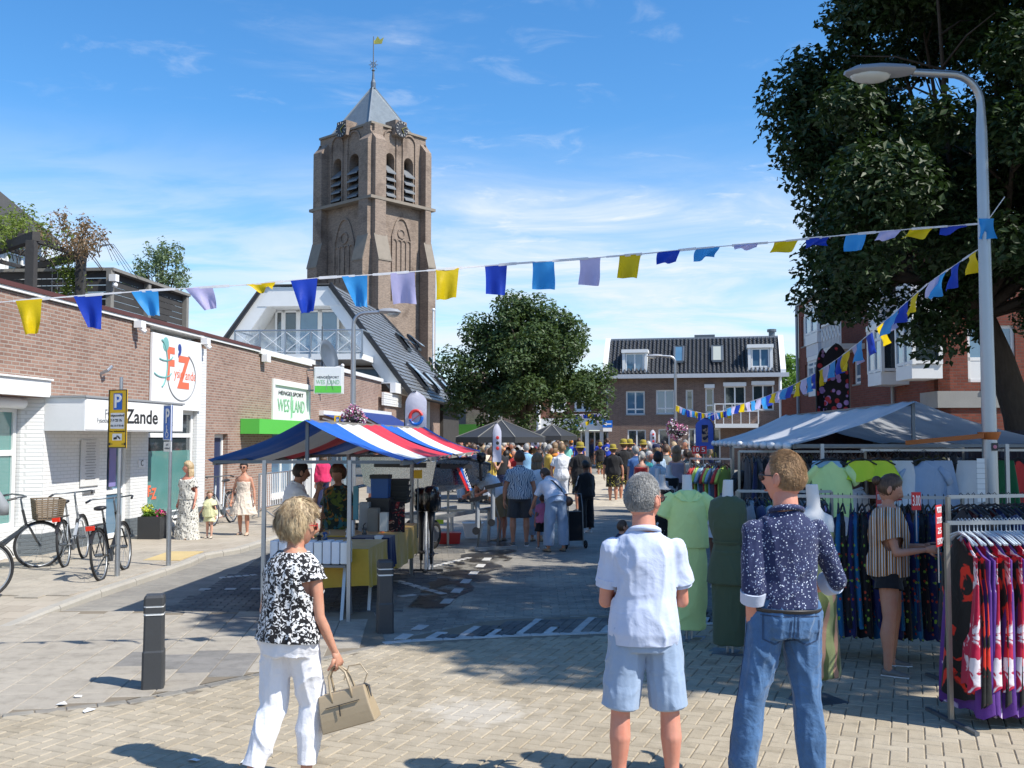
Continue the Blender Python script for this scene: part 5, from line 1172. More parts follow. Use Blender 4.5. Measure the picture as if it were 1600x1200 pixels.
def oak():
 Y = 50; b = P(820, 684, Y); b.z = 0; o = thing('oak_tree', 'round leafy oak tree in the middle of the square behind the parasols', 'tree', b)
 top = P(820, 452, Y).z; c = (0, 0, 5.6)
 cs = crown(-.1, 0, 5.55, 3.55, 3.2, 3.0, 105, .85, 4, lambda p: p.z > 3.5 or abs(p.x) > 2.2 and p.z > 3.1, inner=.15)
 cs += [(-3.7, 0, 5.7), (3.6, 0, 4.2), (4.0, .3, 5.2), (3.6, -.5, 3.2), (-2.6, 0, 7.2), (.6, 0, 8.5), (-.6, -.5, 8.6), (2.5, 0, 7.0), (-1.9,-1,2.8), (0,-1.5,2.7), (1.9,-1,2.7), (-3.1,.2,4.3), (-3.4,-.4,3.6)]
 rad = [random.Random(i).uniform(.62, 1.1) for i in range(len(cs))]
 leaf_cloud('crown', cs, rad, 50000, .20, M_leafoak, o, 3, .85, .35)
 rnd = random.Random(9); limbs(None, .30, rnd.sample(cs, 22), M_bark, o, 2, [(0,0,0), (.05,0,1.0), (-.05,.0,2.1), (.0,0,3.1)])
 m = MB()
oak()
def big_right():
 Y = 17.5; b = P(1597, 684, Y); b.z = 0; o = thing('street_tree', 'huge dark green tree towering over the clothes stalls on the right', 'tree', b)
 rng = random.Random(12); cs = [];
 lim = [(-80, 1300), (0, 1292), (60, 1300), (110, 1250), (160, 1232), (240, 1245), (300, 1262), (350, 1268), (400, 1275), (440, 1290), (480, 1330), (500, 1400), (520, 1470), (560, 1540), (600, 1640)]
 while len(cs) < 190:
  py = rng.uniform(-420, 540); px = rng.uniform(1235, 2050); yy = rng.uniform(-3.0, 3.4); r = rng.uniform(.55, 1.0)
  e = np.interp(py, [q[0] for q in lim], [q[1] for q in lim]); p = P(px, py, Y+yy)-b
  s = F/(Y+yy)
  if px-r*s*.95 < e: continue
  if py+r*s*.95 > np.interp(px, [1235, 1290, 1400, 1480, 1560, 1700, 1900], [300, 445, 475, 490, 520, 570, 540]): continue
  if p.z > 13: continue
  if any((p-Vector(q)).length < .78 for q in cs): continue
  cs.append(tuple(p))
 for px, py in ((1262,115),(1248,150),(1255,200),(1262,260),(1285,330),(1292,395),(1300,440),(1330,455),(1320,20),(1330,70),(1452,490)): cs.append(tuple(P(px+10, py, Y)-b))
 rad = [random.Random(i*3).uniform(.55, .95) for i in range(len(cs))]
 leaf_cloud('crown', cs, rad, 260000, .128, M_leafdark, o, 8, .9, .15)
 rnd = random.Random(19); limbs(None, .24, rnd.sample(cs, 30)+[cs[-1], cs[-6], cs[-9], cs[-4]], M_bark, o, 2, [(.25,0,0), (.12,0,1.2), (-.05,0,2.4), (-.35,0,3.4), (-.75,0,4.4)])
big_right()
def tree(name, label, px, Y, zc, r, n, nl, size, mat, seed, trunk=.2, x=None, h0=2.5, clr=.6):
 b = P(px, 684, Y) if x is None else Vector((x, Y, 0)); b.z = 0; o = thing(name, label, 'tree', b)
 cs = crown(0, 0, zc, r[0], r[1], r[2], n, clr*1.4, seed, inner=.2); rad = [random.Random(i+seed).uniform(clr*.7, clr*1.15) for i in range(len(cs))]
 leaf_cloud('crown', cs, rad, nl, size, mat, o, seed, .85, .3); limbs(None, trunk, random.Random(seed).sample(cs, min(10, len(cs))), M_bark, o, seed, [(0,0,0), (.05,0,h0*.5), (0,0,h0)]); return o
tree('background_tree', 'sunlit light green tree in the gap beside the red apartment block', 1250, 80, 5.4, (3.0, 3.0, 3.2), 26, 9000, .30, M_leaflt, 31, .25, None, 2.6, 1.1)
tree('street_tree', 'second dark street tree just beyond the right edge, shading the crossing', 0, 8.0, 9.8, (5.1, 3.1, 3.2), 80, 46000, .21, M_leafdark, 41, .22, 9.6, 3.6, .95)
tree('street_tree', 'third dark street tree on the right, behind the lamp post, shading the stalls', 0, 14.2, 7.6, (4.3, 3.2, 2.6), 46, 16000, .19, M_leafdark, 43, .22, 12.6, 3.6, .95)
def olive():
 b = P(250, 440, 27); b.z = FY_ZT+.05; o = thing('olive_shrub', 'silvery green olive shrub standing in a tub behind the roof fence', 'shrub', b)
 m = MB(); m.lathe([(.30,0),(.38,.5),(.36,.5)], 12); m.build('tub', M_greywood, o)
 rng = random.Random(3); cs = []; st = MB()
 for k in range(60):
  px = rng.uniform(196, 292); hy = 452-rng.random()*78*max(.1, 1-abs(px-252)/60); q = P(px, hy, 27+rng.uniform(-.6,.6))-b; cs.append(tuple(q)); st.tube([(0,0,.4), (q.x*.4, q.y*.4, q.z*.55), tuple(q)], [.03, .02, .006], 4)
 for k in range(14): q = P(rng.uniform(215, 285), rng.uniform(388, 410), 27)-b; cs.append(tuple(q))
 tag(st.build('stem', M_bark, o), kind='stuff'); leaf_cloud('crown', cs, [.17]*len(cs), 3200, .085, leafmat('olive_leaf', (.10,.15,.07), (.20,.26,.14), .3), o, 4, 1.4, .1)
olive()
def climber():
 b = P(60, 375, 19); o = thing('climbing_plant', 'loose climber with rusty and green leaves sprawling over the pergola', 'climbing plant', b)
 rng = random.Random(8); cg = []; cr = []; st = MB()
 for k in range(110):
  px = rng.uniform(-40, 158); top = np.interp(px, [-40, 0, 30, 70, 110, 150, 165], [345, 335, 325, 332, 335, 350, 372]); py = rng.uniform(top, np.interp(px, [-40, 60, 110, 165], [385, 388, 392, 395])); q = P(px, py, rng.uniform(17.4, 22))-b
  (cr if px > 70+rng.uniform(-50, 50) else cg).append(tuple(q)); st.tube([tuple(Vector(q)+Vector((rng.uniform(-.3,.3), rng.uniform(-.3,.3), -.35))), tuple(q)], [.012, .004], 3)
 for k in range(26):
  px = 98+rng.gauss(0, 9)+k*.7; py = 405+k*2.2; cg.append(tuple(P(px, py, 20.7)-b))
 for k in range(5):
  a = P(150+k*3, 385, 20.5)-b; st.tube([a, a+Vector((.2,0,.05)), a+Vector((.35+.1*k,0,-.3-.1*k))], .006, 3)
 tag(st.build('stem', M_bark, o), kind='stuff')
 leaf_cloud('foliage', cg, [.20]*len(cg), 2300, .075, leafmat('vine_leaf', (.10,.15,.03), (.22,.28,.06), .35), o, 5, 1.2, .1)
 leaf_cloud('rusty_foliage', cr, [.20]*len(cr), 1500, .07, leafmat('rusty_leaf', (.16,.09,.05), (.28,.19,.11), .3), o, 6, 1.2, .1)
climber()
# ------------------------------------------------------------------ lamps, signs, bollards
def lamp(base, H, head_px, label, r0=.08, r1=.045, side=-1, arm=1.0, hl=.75):
 o = thing('street_lamp', label, 'street lamp', base, 0, 'curved street lamps along the street')
 m = MB(); m.tube([(0,0,0), (0,0,1.1)], r0*1.15, 14); m.build('lower_post', M_steel, o, smooth=40)
 R = arm*.45; pts = [(0,0,1.1), (0,0,H-R-.3)]+[(side*(R-R*math.cos(a)), 0, H-R+R*math.sin(a)) for a in [PI/2*i/8 for i in range(9)]]+[(side*arm, 0, H+.02)]
 n = len(pts); m = MB(); m.tube(pts, [r0, r0*.72]+[r1]*(n-2), 14); m.build('post', M_steel, o, smooth=40)
 x0 = side*arm; m = MB()
 prof = [(0, .10, .06), (.15, .14, .09), (.5, .17, .11), (.85, .15, .09), (1, .04, .03)]
 vs = []; k = 14
 for t, w, h in prof:
  for j in range(k):
   a = 2*PI*j/k; z = math.sin(a)*h; z = z*(.75 if z > 0 else .45); vs.append((x0+side*hl*t, math.cos(a)*w, H+.03+z+t*-.02))
 fs = [(i*k+j, i*k+(j+1) % k, (i+1)*k+(j+1) % k, (i+1)*k+j) for i in range(len(prof)-1) for j in range(k)]+[tuple(range(k)), tuple((len(prof)-1)*k+j for j in range(k))]
 m.add(vs, fs); m.build('lamp_housing', basic('lamp_grey', (.30,.31,.33), .4), o, smooth=40)
 m = MB(); m.ball((x0+side*hl*.62, 0, H-.02), (hl*.30, .13, .075), 14, 8); m.build('lamp_bowl', basic('lamp_diffuser', (.55,.56,.52), .15, 0, .05), o, smooth=True)
 return o
b = G(1549, 862); YL = 10.4
lp = Vector((P(1546, 684, YL).x, YL, 0)); LAMP_TOP = P(1500, 116, YL).z
RL = lamp(lp, LAMP_TOP, None, 'tall grey curved street lamp beside the clothes racks on the right', .078, .040, -1, .72, .72)
st = MB(); z = P(1547, 698, YL).z; st.box(-.02, .045, -.090, -.086, z-.04, z+.04); st.build('sticker', M_dark, RL); st = MB(); st.ball((.012, -.092, z), (.02, .002, .02)); st.build('sticker_print', basic('pink_print', (.6,.2,.25), .6), RL)
Y2 = 21.0; l2 = Vector((P(551, 684, Y2).x, Y2, ZP)); lamp(l2, P(580, 489, Y2).z-ZP, None, 'pale curved street lamp carrying the flower basket behind the striped stall', .07, .04, 1, .55, .45)
Y3 = 42.0; l3 = Vector((P(1056, 684, Y3).x, Y3, 0)); lamp(l3, P(1030, 557, Y3).z, None, 'distant curved street lamp with flower basket in front of the tiled house', .075, .05, -1, .55, .65)
def basket(px, py, Y, r, label, seed):
 c = P(px, py, Y); o = thing('hanging_flower_basket', label, 'flower basket', c, 0, 'flower baskets on the lamp posts')
 m = MB(); m.lathe([(r*.15,-r*.75),(r*.6,-r*.5),(r*.75,-.05),(r*.7,0)], 14); m.build('basket', M_dark, o)
 cs = crown(0, 0, 0, r*.8, r*.8, r*.75, 24, r*.3, seed, inner=.5); cs = [tuple(q) for q in cs]
 leaf_cloud('foliage', cs, [r*.3]*len(cs), 700, r*.16, M_leafoak, o, seed)
 for nm, col, n in (('pink_flowers', (.62,.16,.34), 520), ('white_flowers', (.78,.74,.76), 520), ('purple_flowers', (.28,.07,.26), 260)): leaf_cloud(nm, cs, [r*.36]*len(cs), n, r*.17, basic(nm, col, .7, 0, .2), o, seed+len(nm)+n, 1, .85)['kind'] = 'stuff'
basket(552, 652, Y2-.3, .27, 'ball of pink and white petunias on the lamp behind the striped canopy', 5)
basket(1057, 672, Y3-.4, .48, 'ball of pink and purple flowers on the distant lamp above the crowd', 6)
def bollard(px, py, h, label):
 b = G(px, py); o = thing('bollard', label, 'bollard', (b.x, b.y+.06, 0), .25, 'square plastic bollards at the crossing'); w = .083; mm = basic('bollard_plastic', (.045,.047,.050), .5, 0, .25, 50, .3, .002)
 def ring(z, s): return [(sx*w*s, sy*w*s, z) for sx, sy in ((-1,-.8),(-.8,-1),(.8,-1),(1,-.8),(1,.8),(.8,1),(-.8,1),(-1,.8))]
 def seg(name, zs, mat):
  vs = []; [vs.extend(ring(z*h, s)) for z, s in zs]; n = len(zs); fs = [(i*8+j, i*8+(j+1) % 8, (i+1)*8+(j+1) % 8, (i+1)*8+j) for i in range(n-1) for j in range(8)]+[tuple(reversed(range(8))), tuple((n-1)*8+j for j in range(8))]
  m = MB(); m.add(vs, fs); m.build(name, mat, o)
 seg('post', [(0, 1.02), (.40, 1.0), (.42, .93), (.785, .90), (.79, .95)], mm); seg('reflective_band', [(.791, .90), (.812, .90)], M_white); seg('collar', [(.813, .95), (.875, .95)], mm)
 seg('reflective_band', [(.876, .90), (.892, .90)], M_white); seg('cap', [(.893, .95), (.975, .93), (1.0, .80)], mm)
bollard(235, 1079, .745, 'dark grey square bollard with white bands standing in full sun on the left'); bollard(600, 990, .74, 'dark square bollard with white bands in the shade beside the yellow table cloth')
def signpost(bx, by, ztop, label, cat='traffic sign'):
 b = G(bx, by, ZP); o = thing('traffic_sign', label, cat, b)
 m = MB(); m.tube([(0,0,0), (0,0,.85)], .036, 10); m.build('lower_post', M_steel, o, smooth=40); m = MB(); m.tube([(0,0,.85), (0,0,ztop-ZP)], .025, 10); m.build('post', M_steel, o, smooth=40); return o
def plate(o, z0, z1, w, mat, name, rz, y=-.035, t=.006, rim=None):
 m = MB(); m.box(-w/2, w/2, y, y+t, z0, z1); p = m.build(name, mat, o); p.rotation_euler[2] = rz
 if rim:
  for a in ((-w/2, -w/2+.012, z0, z1), (w/2-.012, w/2, z0, z1), (-w/2+.012, w/2-.012, z0, z0+.012), (-w/2+.012, w/2-.012, z1-.012, z1)):
   m = MB(); m.box(a[0], a[1], y-.010, y-.0005, a[2], a[3]); m.build('rim', rim, p)
 return p
def glyph(p, s, x, z, size, mat, y=-.041, **kw): return put_text(p, s, x, z, size, mat, y, **kw)
def sign_yellow():
 o = signpost(183, 901, P(177, 592, 14.3).z, 'yellow temporary no parking sign with blue P and arrows on a steel post'); rz = -.42; Yq = o.location.y; z1 = P(180, 609, Yq).z-ZP; z0 = P(180, 700, Yq).z-ZP; h = z1-z0
 p = plate(o, z0, z1, .335, M_yel, 'sign_plate', rz, -.05, .008, M_dark)
 def sub(u0, u1, w, mat, nm): m = MB(); m.box(-w/2, w/2, -.056, -.051, z0+u0*h, z0+u1*h); return m.build(nm, mat, p)
 sub(.655, .935, .155, M_blue, 'blue_panel'); glyph(p, 'P', 0, z0+.79*h, .26, M_white2, -.060, bold=.006)
 sub(.33, .60, .25, M_white2, 'text_panel'); glyph(p, 'uitgezonderd', 0, z0+.555*h, .046, M_ink, -.060); glyph(p, "7-7-'25 7h", -.02, z0+.47*h, .052, M_ink, -.060); glyph(p, "t/m 13-7-'25 6h", 0, z0+.38*h, .038, M_ink, -.060)
 glyph(p, 'i.v.m. werkzaamheden', 0, z0+.285*h, .032, M_ink, -.055)
 sub(.13, .245, .17, M_white2, 'tow_panel'); m = MB(); m.bar((-.06,-.06,z0+.16*h), (0,-.06,z0+.17*h), .03, .004, up=(0,1,0)); m.bar((-.02,-.0605,z0+.17*h), (.01,-.0605,z0+.215*h), .008, .004, up=(0,1,0)); m.bar((.015,-.06,z0+.20*h), (.06,-.06,z0+.16*h), .022, .004, up=(0,1,0)); m.build('tow_truck_symbol', M_ink, p)
 for s in (-1, 1):
  m = MB(); x = s*.115; m.box(x-.03, x+.03, -.056, -.051, z0+.062*h, z0+.074*h); m.prism([(x+s*.045, -.056, z0+.068*h), (x+s*.015, -.056, z0+.042*h), (x+s*.015, -.056, z0+.094*h)], (0, .005, 0)); m.build('arrow', M_ink, p)
sign_yellow()
def sign_blue():
 o = signpost(263, 884, P(264, 636, 15.6).z, 'blue disabled parking sign with white plate beneath'); rz = -.85; Yq = o.location.y; z1 = P(265, 633, Yq).z-ZP; z0 = P(265, 688, Yq).z-ZP; h = z1-z0
 p = plate(o, z0, z1, .29, M_blue, 'sign_plate', rz, -.05, .008, M_white2); glyph(p, 'P', 0, z0+.67*h, .30, M_white2, -.056, bold=.008)
 m = MB(); x = .0; zz = z0+.1*h; m.ball((x-.02, -.057, z0+.40*h), (.016, .003, .016)); m.bar((x-.02,-.057,z0+.37*h), (x-.015,-.057,z0+.24*h), .016, .005, up=(0,1,0)); m.bar((x-.02,-.0575,z0+.30*h), (x+.03,-.0575,z0+.29*h), .011, .005, up=(0,1,0)); m.bar((x-.015,-.0572,z0+.235*h), (x+.03,-.0572,z0+.225*h), .013, .005, up=(0,1,0)); m.bar((x+.03,-.057,z0+.22*h), (x+.05,-.057,z0+.12*h), .013, .005, up=(0,1,0))
 m.tube([(x-.005+.045*math.cos(a), -.057, z0+.17*h+.045*math.sin(a)) for a in [PI*.55+1.35*PI*i/14 for i in range(15)]], .006, 4); m.build('wheelchair_symbol', M_white2, p)
 q = plate(o, z0-.17, z0-.02, .28, M_white2, 'under_plate', rz, -.05, .008); glyph(q, 'geldt', 0, z0-.065, .04, M_greyink, -.054); glyph(q, 'uitsluitend', 0, z0-.12, .045, M_greyink, -.054)
sign_blue()
def sign_oneway():
 Y = 56; b = P(949, 684, Y); o = thing('traffic_sign', 'small blue one way arrow sign on a dark post before the red brick shop', 'traffic sign', (b.x, Y, 0)); m = MB(); m.tube([(0,0,0), (0,0,P(948, 615, Y).z)], .06, 8); m.build('post', M_steeld, o)
 zt = P(949, 614, Y).z; m = MB(); m.lathe([(.42,-.05),(.30,.08),(.05,.18)], 12, (0,0,zt)); m.build('lamp_cap', M_steeld, o)
 z1 = P(949, 657, Y).z; z0 = P(949, 668, Y).z; m = MB(); m.box(-.28, .28, -.09, -.07, z0, z1); p = m.build('sign_plate', M_blue, o)
 m = MB(); zc = (z0+z1)/2; m.box(-.05, .22, -.10, -.091, zc-.03, zc+.03); m.prism([(-.23,-.10,zc),(-.05,-.10,zc-.10),(-.05,-.10,zc+.10)], (0,.009,0)); m.build('arrow', M_white2, p)
 m = MB(); m.box(-.25, .25, -.09, -.07, z0-.22, z0-.02); m.build('under_plate', M_white2, o)
sign_oneway()
def sign_small():
 c = P(527.5, 657, 20.6); o = thing('parking_sign', 'small yellow sign with blue P beside the flower basket', 'traffic sign', (c.x, c.y, ZP)); m = MB(); m.tube([(0,0,0), (0,0,c.z+.1-ZP)], .02, 6); m.build('post', M_steel, o)
 z = c.z-ZP; m = MB(); m.box(-.065, .065, -.035, -.02, z-.16, z+.10); p = m.build('sign_plate', M_yel, o); m = MB(); m.box(-.025, .035, -.04, -.036, z-.09, z+.07); m.build('blue_panel', M_blue, p); put_text(p, 'P', .005, z-.01, .11, M_white2, -.044)
sign_small()
# ------------------------------------------------------------------ bunting
FC = {'y': thin('yellow_flag', (.85,.62,.01), .55), 'b': thin('royal_blue_flag', (.015,.06,.50), .45), 'c': thin('sky_blue_flag', (.05,.36,.80), .5), 'w': thin('lilac_white_flag', (.62,.58,.85), .5)}
M_tape = thin('white_tape', (.80,.80,.82), .3)
def flag(parent, a, b, drop, mat, seed, tp_=None):
 """one flag hung from a to b; drop = vector of the free edge"""
 r = random.Random(seed); a = Vector(a); b = Vector(b); d = Vector(drop); n = (b-a).cross(d).normalized(); ph = r.uniform(0, 6); amp = r.uniform(.01, .035); tw = r.uniform(-.4, .4); tap = r.uniform(.8, 1.02) if abs(d.x) < .12 else r.uniform(.35, .8)
 if tp_: tap = tp_
 def fn(u, v):
  p = a.lerp(b, .5+(u-.5)*(1-(1-tap)*v)); w = amp*math.sin(ph+u*4+v*3)*v*2+.02*math.sin(9*u+ph)*v
  return p+d*v*(1+.05*math.sin(ph+u*3))+n*w+(b-a)*tw*v*v*.18
 m = MB(); m.grid(fn, 8, 9); return m.build('flag', mat, parent, smooth=True, fixn=False)
def bunting(label, pts, Yf, flags, group='flag lines across the street', tape=.0075):
 """pts: pixel polyline of the line with depth; flags: list of (px, width px, drop px (dx,dy), colour)"""
 o = thing('bunting', label, 'bunting', P(pts[0][0], pts[0][1], Yf(pts[0][0])), 0, group); base = Vector(o.location)
 xs = [p[0] for p in pts]; ys = [p[1] for p in pts]
 def L(px): return P(px, float(np.interp(px, xs, ys)), Yf(px))-base
 n = max(12, len(pts)*4); m = MB(); q = [L(xs[0]+(xs[-1]-xs[0])*i/n) for i in range(n+1)]
 for i in range(n):
  a, b = q[i], q[i+1]; tw = .5+.5*math.sin(i*1.9); h = tape*(.5+1.2*tw); m.add([a+Vector((0,0,h)), a-Vector((0,0,h)), b-Vector((0,0,h)), b+Vector((0,0,h)), a+Vector((0,.008,h)), a+Vector((0,.008,-h)), b+Vector((0,.008,-h)), b+Vector((0,.008,h))], [(0,1,2,3),(4,7,6,5),(0,3,7,4),(1,5,6,2)])
 m.build('tape', M_tape, o)
 for i, (px, w, (dx, dy), c) in enumerate(flags):
  Yc = Yf(px); s = F/Yc; r = random.Random(i*7+int(px)); flag(o, L(px-w/2), L(px+w/2), (dx/s, r.uniform(-.05,.05), -dy/s), FC[c], i+int(px), .45 if label[:4] == 'long' and px < 620 else None)
 return o
YA = lambda px: float(np.interp(px, [-200, 0, 700, 1537], [8.5, 8.4, 8.7, 10.3]))
bunting('long nearly level flag line from the left shops to the near lamp post', [(-260,492),(0,472),(100,464),(230,454),(400,444),(500,434),(600,428),(700,420),(800,412),(900,405),(1000,397),(1100,387),(1200,379),(1300,369),(1420,358),(1537,349)], YA,
 [(-150,42,(8,55),'w'),(-60,42,(6,50),'c'),(45,42,(10,54),'y'),(137,44,(12,52),'b'),(226,42,(14,40),'c'),(310,44,(22,34),'w'),(407,46,(10,12),'y'),(475,42,(8,54),'b'),(554,40,(10,50),'c'),(629,38,(1,50),'w'),(699,36,(0,50),'y'),(775,35,(0,46),'b'),(849,34,(0,44),'c'),(922,33,(-1,42),'w'),(985,34,(-8,38),'y'),(1045,36,(-6,20),'b'),(1107,36,(-9,18),'c'),(1166,38,(-4,8),'w'),(1229,38,(-8,18),'y'),(1278,36,(-4,14),'b'),(1338,32,(-6,26),'c'),(1392,34,(-14,16),'w'),(1441,38,(-12,15),'y'),(1495,36,(-8,8),'b')])
YB = lambda px: float(np.interp(px, [1060, 1230, 1400, 1540], [41, 22, 13, 10.3]))
fl2 = []
for px, w, dx, dy, c in ((1519,12,-2,32,'y'),(1493,14,-9,38,'b'),(1472,14,-10,36,'c'),(1460,16,-10,26,'w'),(1430,12,-10,30,'y'),(1412,16,-8,28,'b'),(1393,22,-8,28,'c'),(1385,12,6,18,'w'),(1376,12,8,32,'y'),(1358,10,4,32,'b'),(1343,10,-4,30,'c'),(1337,12,8,28,'w'),(1322,11,-2,28,'y'),(1313,9,0,26,'b'),(1301,9,-3,24,'c'),(1291,9,-2,24,'w'),(1284,8,0,26,'y'),(1273,8,-1,24,'b'),(1264,8,-1,24,'c'),(1256,8,-1,23,'w'),(1247,8,-3,22,'y'),(1235,9,-3,18,'b'),(1226,8,-4,16,'c'),(1218,8,-3,18,'w'),(1209,7,-4,15,'y'),(1200,8,2,16,'b'),(1193,8,2,18,'c'),(1186,8,-2,16,'w'),(1176,7,3,15,'c'),(1168,7,2,14,'w'),(1160,6,-1,13,'y'),(1153,7,-2,13,'b'),(1146,6,1,12,'w'),(1139,6,1,12,'c')): fl2.append((px, w, (dx, dy), c))
bunting('steep flag line running down from the lamp post towards the tiled house', [(1095,655),(1140,637),(1190,622),(1230,606),(1262,590),(1300,567),(1340,537),(1400,487),(1450,443),(1537,384)], YB, fl2, tape=.008)
r = random.Random(4); fl3 = [(1059+i*4.9, 5.4, (r.uniform(-1.5,2.5), r.uniform(9,12)), 'ywcbwcyb'[i % 8]) for i in range(17)]
bunting('crowded short flag line sagging from the distant lamp to the balcony', [(1056,633),(1075,641),(1100,646),(1120,645),(1145,640)], lambda px: 41.5, fl3, tape=.01)
fl4 = [(895+i*6.6, 5.0, (r.uniform(-1,1), r.uniform(5,8)), 'ybwbybww'[i % 8]) for i in range(8)]
bunting('short flag line over the white shop fascia, upper one of two', [(892,648),(948,646)], lambda px: 55, fl4, tape=.01)
fl5 = [(884+i*8.2, 5.0, (r.uniform(-1,1), 6), 'ybcwycwc'[i % 8]) for i in range(8)]
bunting('short flag line over the white shop fascia, lower slanting one', [(878,669),(905,662),(948,650)], lambda px: 54, fl5, tape=.01)
o = thing('loose_flag', 'sky blue flag knotted to the lamp post where the flag lines meet', 'flag', P(1537, 352, YL)); flag(o, (-.10,-.10,.05), (.06,-.10,.05), (.0,0,-.22), FC['c'], 5); m = MB(); m.tube([(.0,-.09,.03),(.18,-.1,.28)], .006, 4); m.build('tie', M_tape, o)
# ------------------------------------------------------------------ people
def nV(v): return Vector(v).normalized()
def loft(mb, rings, n=14, cap=True):
 """rings: (centre, x-axis vector*a, y-axis vector*b)"""
 vs = []; fs = []; k = len(rings)
 for c, ax, ay in rings:
  for j in range(n): a = 2*PI*j/n; vs.append(Vector(c)+Vector(ax)*math.cos(a)+Vector(ay)*math.sin(a))
 for i in range(k-1):
  for j in range(n): fs.append((i*n+j, i*n+(j+1) % n, (i+1)*n+(j+1) % n, (i+1)*n+j))
 if cap: fs.append(tuple(reversed(range(n)))); fs.append(tuple((k-1)*n+j for j in range(n)))
 mb.add(vs, fs)
def limb(mb, pts, rs, n=10):
 """rounded tapered limb: end balls make the joints smooth"""
 mb.tube(pts, rs, n); mb.ball(pts[0], rs[0] if not isinstance(rs[0], tuple) else rs[0][0], n, 6); mb.ball(pts[-1], rs[-1] if not isinstance(rs[-1], tuple) else rs[-1][0], n, 6)
def remesh(mb, vox, smooth=2, disp=None, name='m'):
 me = D.meshes.new(name); me.from_pydata(mb.v, [], mb.f); o = D.objects.new('tmp', me); COL.objects.link(o)
 r = o.modifiers.new('r', 'REMESH'); r.mode = 'VOXEL'; r.voxel_size = vox; r.use_smooth_shade = True
 if smooth: s = o.modifiers.new('s', 'SMOOTH'); s.iterations = smooth; s.factor = .5
 dg = bpy.context.evaluated_depsgraph_get(); out = D.meshes.new_from_object(o.evaluated_get(dg)); D.objects.remove(o); D.meshes.remove(me); out.name = name
 if disp:
  n = len(out.vertices); co = np.empty(n*3, np.float32); out.vertices.foreach_get('co', co); co = co.reshape(-1, 3); no = np.empty(n*3, np.float32); out.vertices.foreach_get('normal', no); no = no.reshape(-1, 3)
  out.vertices.foreach_set('co', (co+no*disp(co)[:,None]).astype(np.float32).ravel()); out.update()
 out.polygons.foreach_set('use_smooth', [True]*len(out.polygons)); return out
def wrinkles(amp, sc=9, seed=0, drag=(1,1,.45)):
 def f(co):
  p = co*np.array(drag)*sc; w = np.stack([vnoise(p*.6+9, seed+1), vnoise(p*.6+4, seed+2), vnoise(p*.6, seed+3)], 1)
  a = 1-np.abs(vnoise(p+w*1.3, seed)); b = 1-np.abs(vnoise(p*2.1+w, seed+7)); return amp*((a**3-.45)+.45*(b**3-.4))
 return f
SK = {'fair': skinmat('fair_skin', (.62,.36,.26)), 'tan': skinmat('tanned_skin', (.52,.26,.17)), 'red': skinmat('reddish_skin', (.60,.27,.19)), 'brown': skinmat('brown_skin', (.16,.075,.045)), 'olive': skinmat('olive_skin', (.38,.20,.13))}
HR = {'blond': hairmat('blond_hair', (.60,.46,.27), (.24,.15,.08)), 'sand': hairmat('sandy_hair', (.42,.26,.13), (.24,.14,.07)), 'grey': hairmat('grey_hair', (.42,.41,.39), (.13,.13,.13), 120), 'brown': hairmat('brown_hair', (.11,.06,.035)), 'dark': hairmat('dark_hair', (.025,.018,.015)), 'white': hairmat('white_hair', (.62,.60,.56), (.35,.33,.3)), 'fairish': hairmat('light_brown_hair', (.27,.17,.09))}
M_eye = basic('eye_white', (.7,.68,.65), .3, 0, .05); M_iris = basic('eye_dark', (.03,.02,.015), .2); M_lip = basic('lip', (.42,.15,.12), .5)
def head_dir(d):
 """skull and face surface radius vector for unit direction(s) d; face looks to +y. (n,3) metres for a 1.78 m adult"""
 x, y, z = d[:,0], d[:,1], d[:,2]; P_ = d*np.array([.076, .096, .120])
 lo = np.clip(-z, 0, 1)
 P_[:,0] *= 1-.30*lo**1.5; P_[:,1] += .012*lo; P_[:,1] = np.where(y < 0, P_[:,1]*(1-.28*lo**1.2)*1.03, P_[:,1])
 P_[:,1] = np.where(y > 0, P_[:,1]*(1-.10*np.abs(z)), P_[:,1]); P_[:,0] *= 1+.06*np.exp(-((z-.25)**2)/.1)
 def g(cx, cz, sx, sz): return np.exp(-((x-cx)/sx)**2-((z-cz)/sz)**2)*np.clip(y*2-.4, 0, 1)
 P_[:,1] += .024*g(0, -.20, .13, .20)+.010*g(0, -.06, .10, .20)          # nose
 P_[:,1] += .006*g(0, .17, .55, .10)                                     # brow
 P_[:,1] -= .013*(g(-.38, .02, .18, .13)+g(.38, .02, .18, .13))         # eye sockets
 P_[:,1] += .006*g(0, -.50, .26, .07)+.004*g(0, -.60, .22, .05)-.004*g(0, -.555, .3, .02)  # lips
 P_[:,1] += .010*g(0, -.82, .30, .14); P_[:,2] -= .004*g(0, -.9, .4, .2)  # chin
 P_[:,1] += .004*(g(-.5, -.25, .25, .2)+g(.5, -.25, .25, .2)); return P_
def sphere_dirs(nu, nv):
 th = np.linspace(0, PI, nv+1); ph = np.linspace(0, 2*PI, nu, endpoint=False); T, Q = np.meshgrid(th, ph, indexing='ij')
 d = np.stack([np.sin(T)*np.cos(Q), np.sin(T)*np.sin(Q), np.cos(T)], -1).reshape(-1, 3); i, j = np.meshgrid(np.arange(nv), np.arange(nu), indexing='ij')
 f = np.stack([i*nu+j, (i+1)*nu+j, (i+1)*nu+(j+1) % nu, i*nu+(j+1) % nu], -1).reshape(-1, 4); return d, f
def hair_mask(d, st):
 y, z = d[:,1], d[:,2]; lim = np.interp(y, [-1, -.35, -.05, .12, .3, .6, 1], st)
 return z-lim
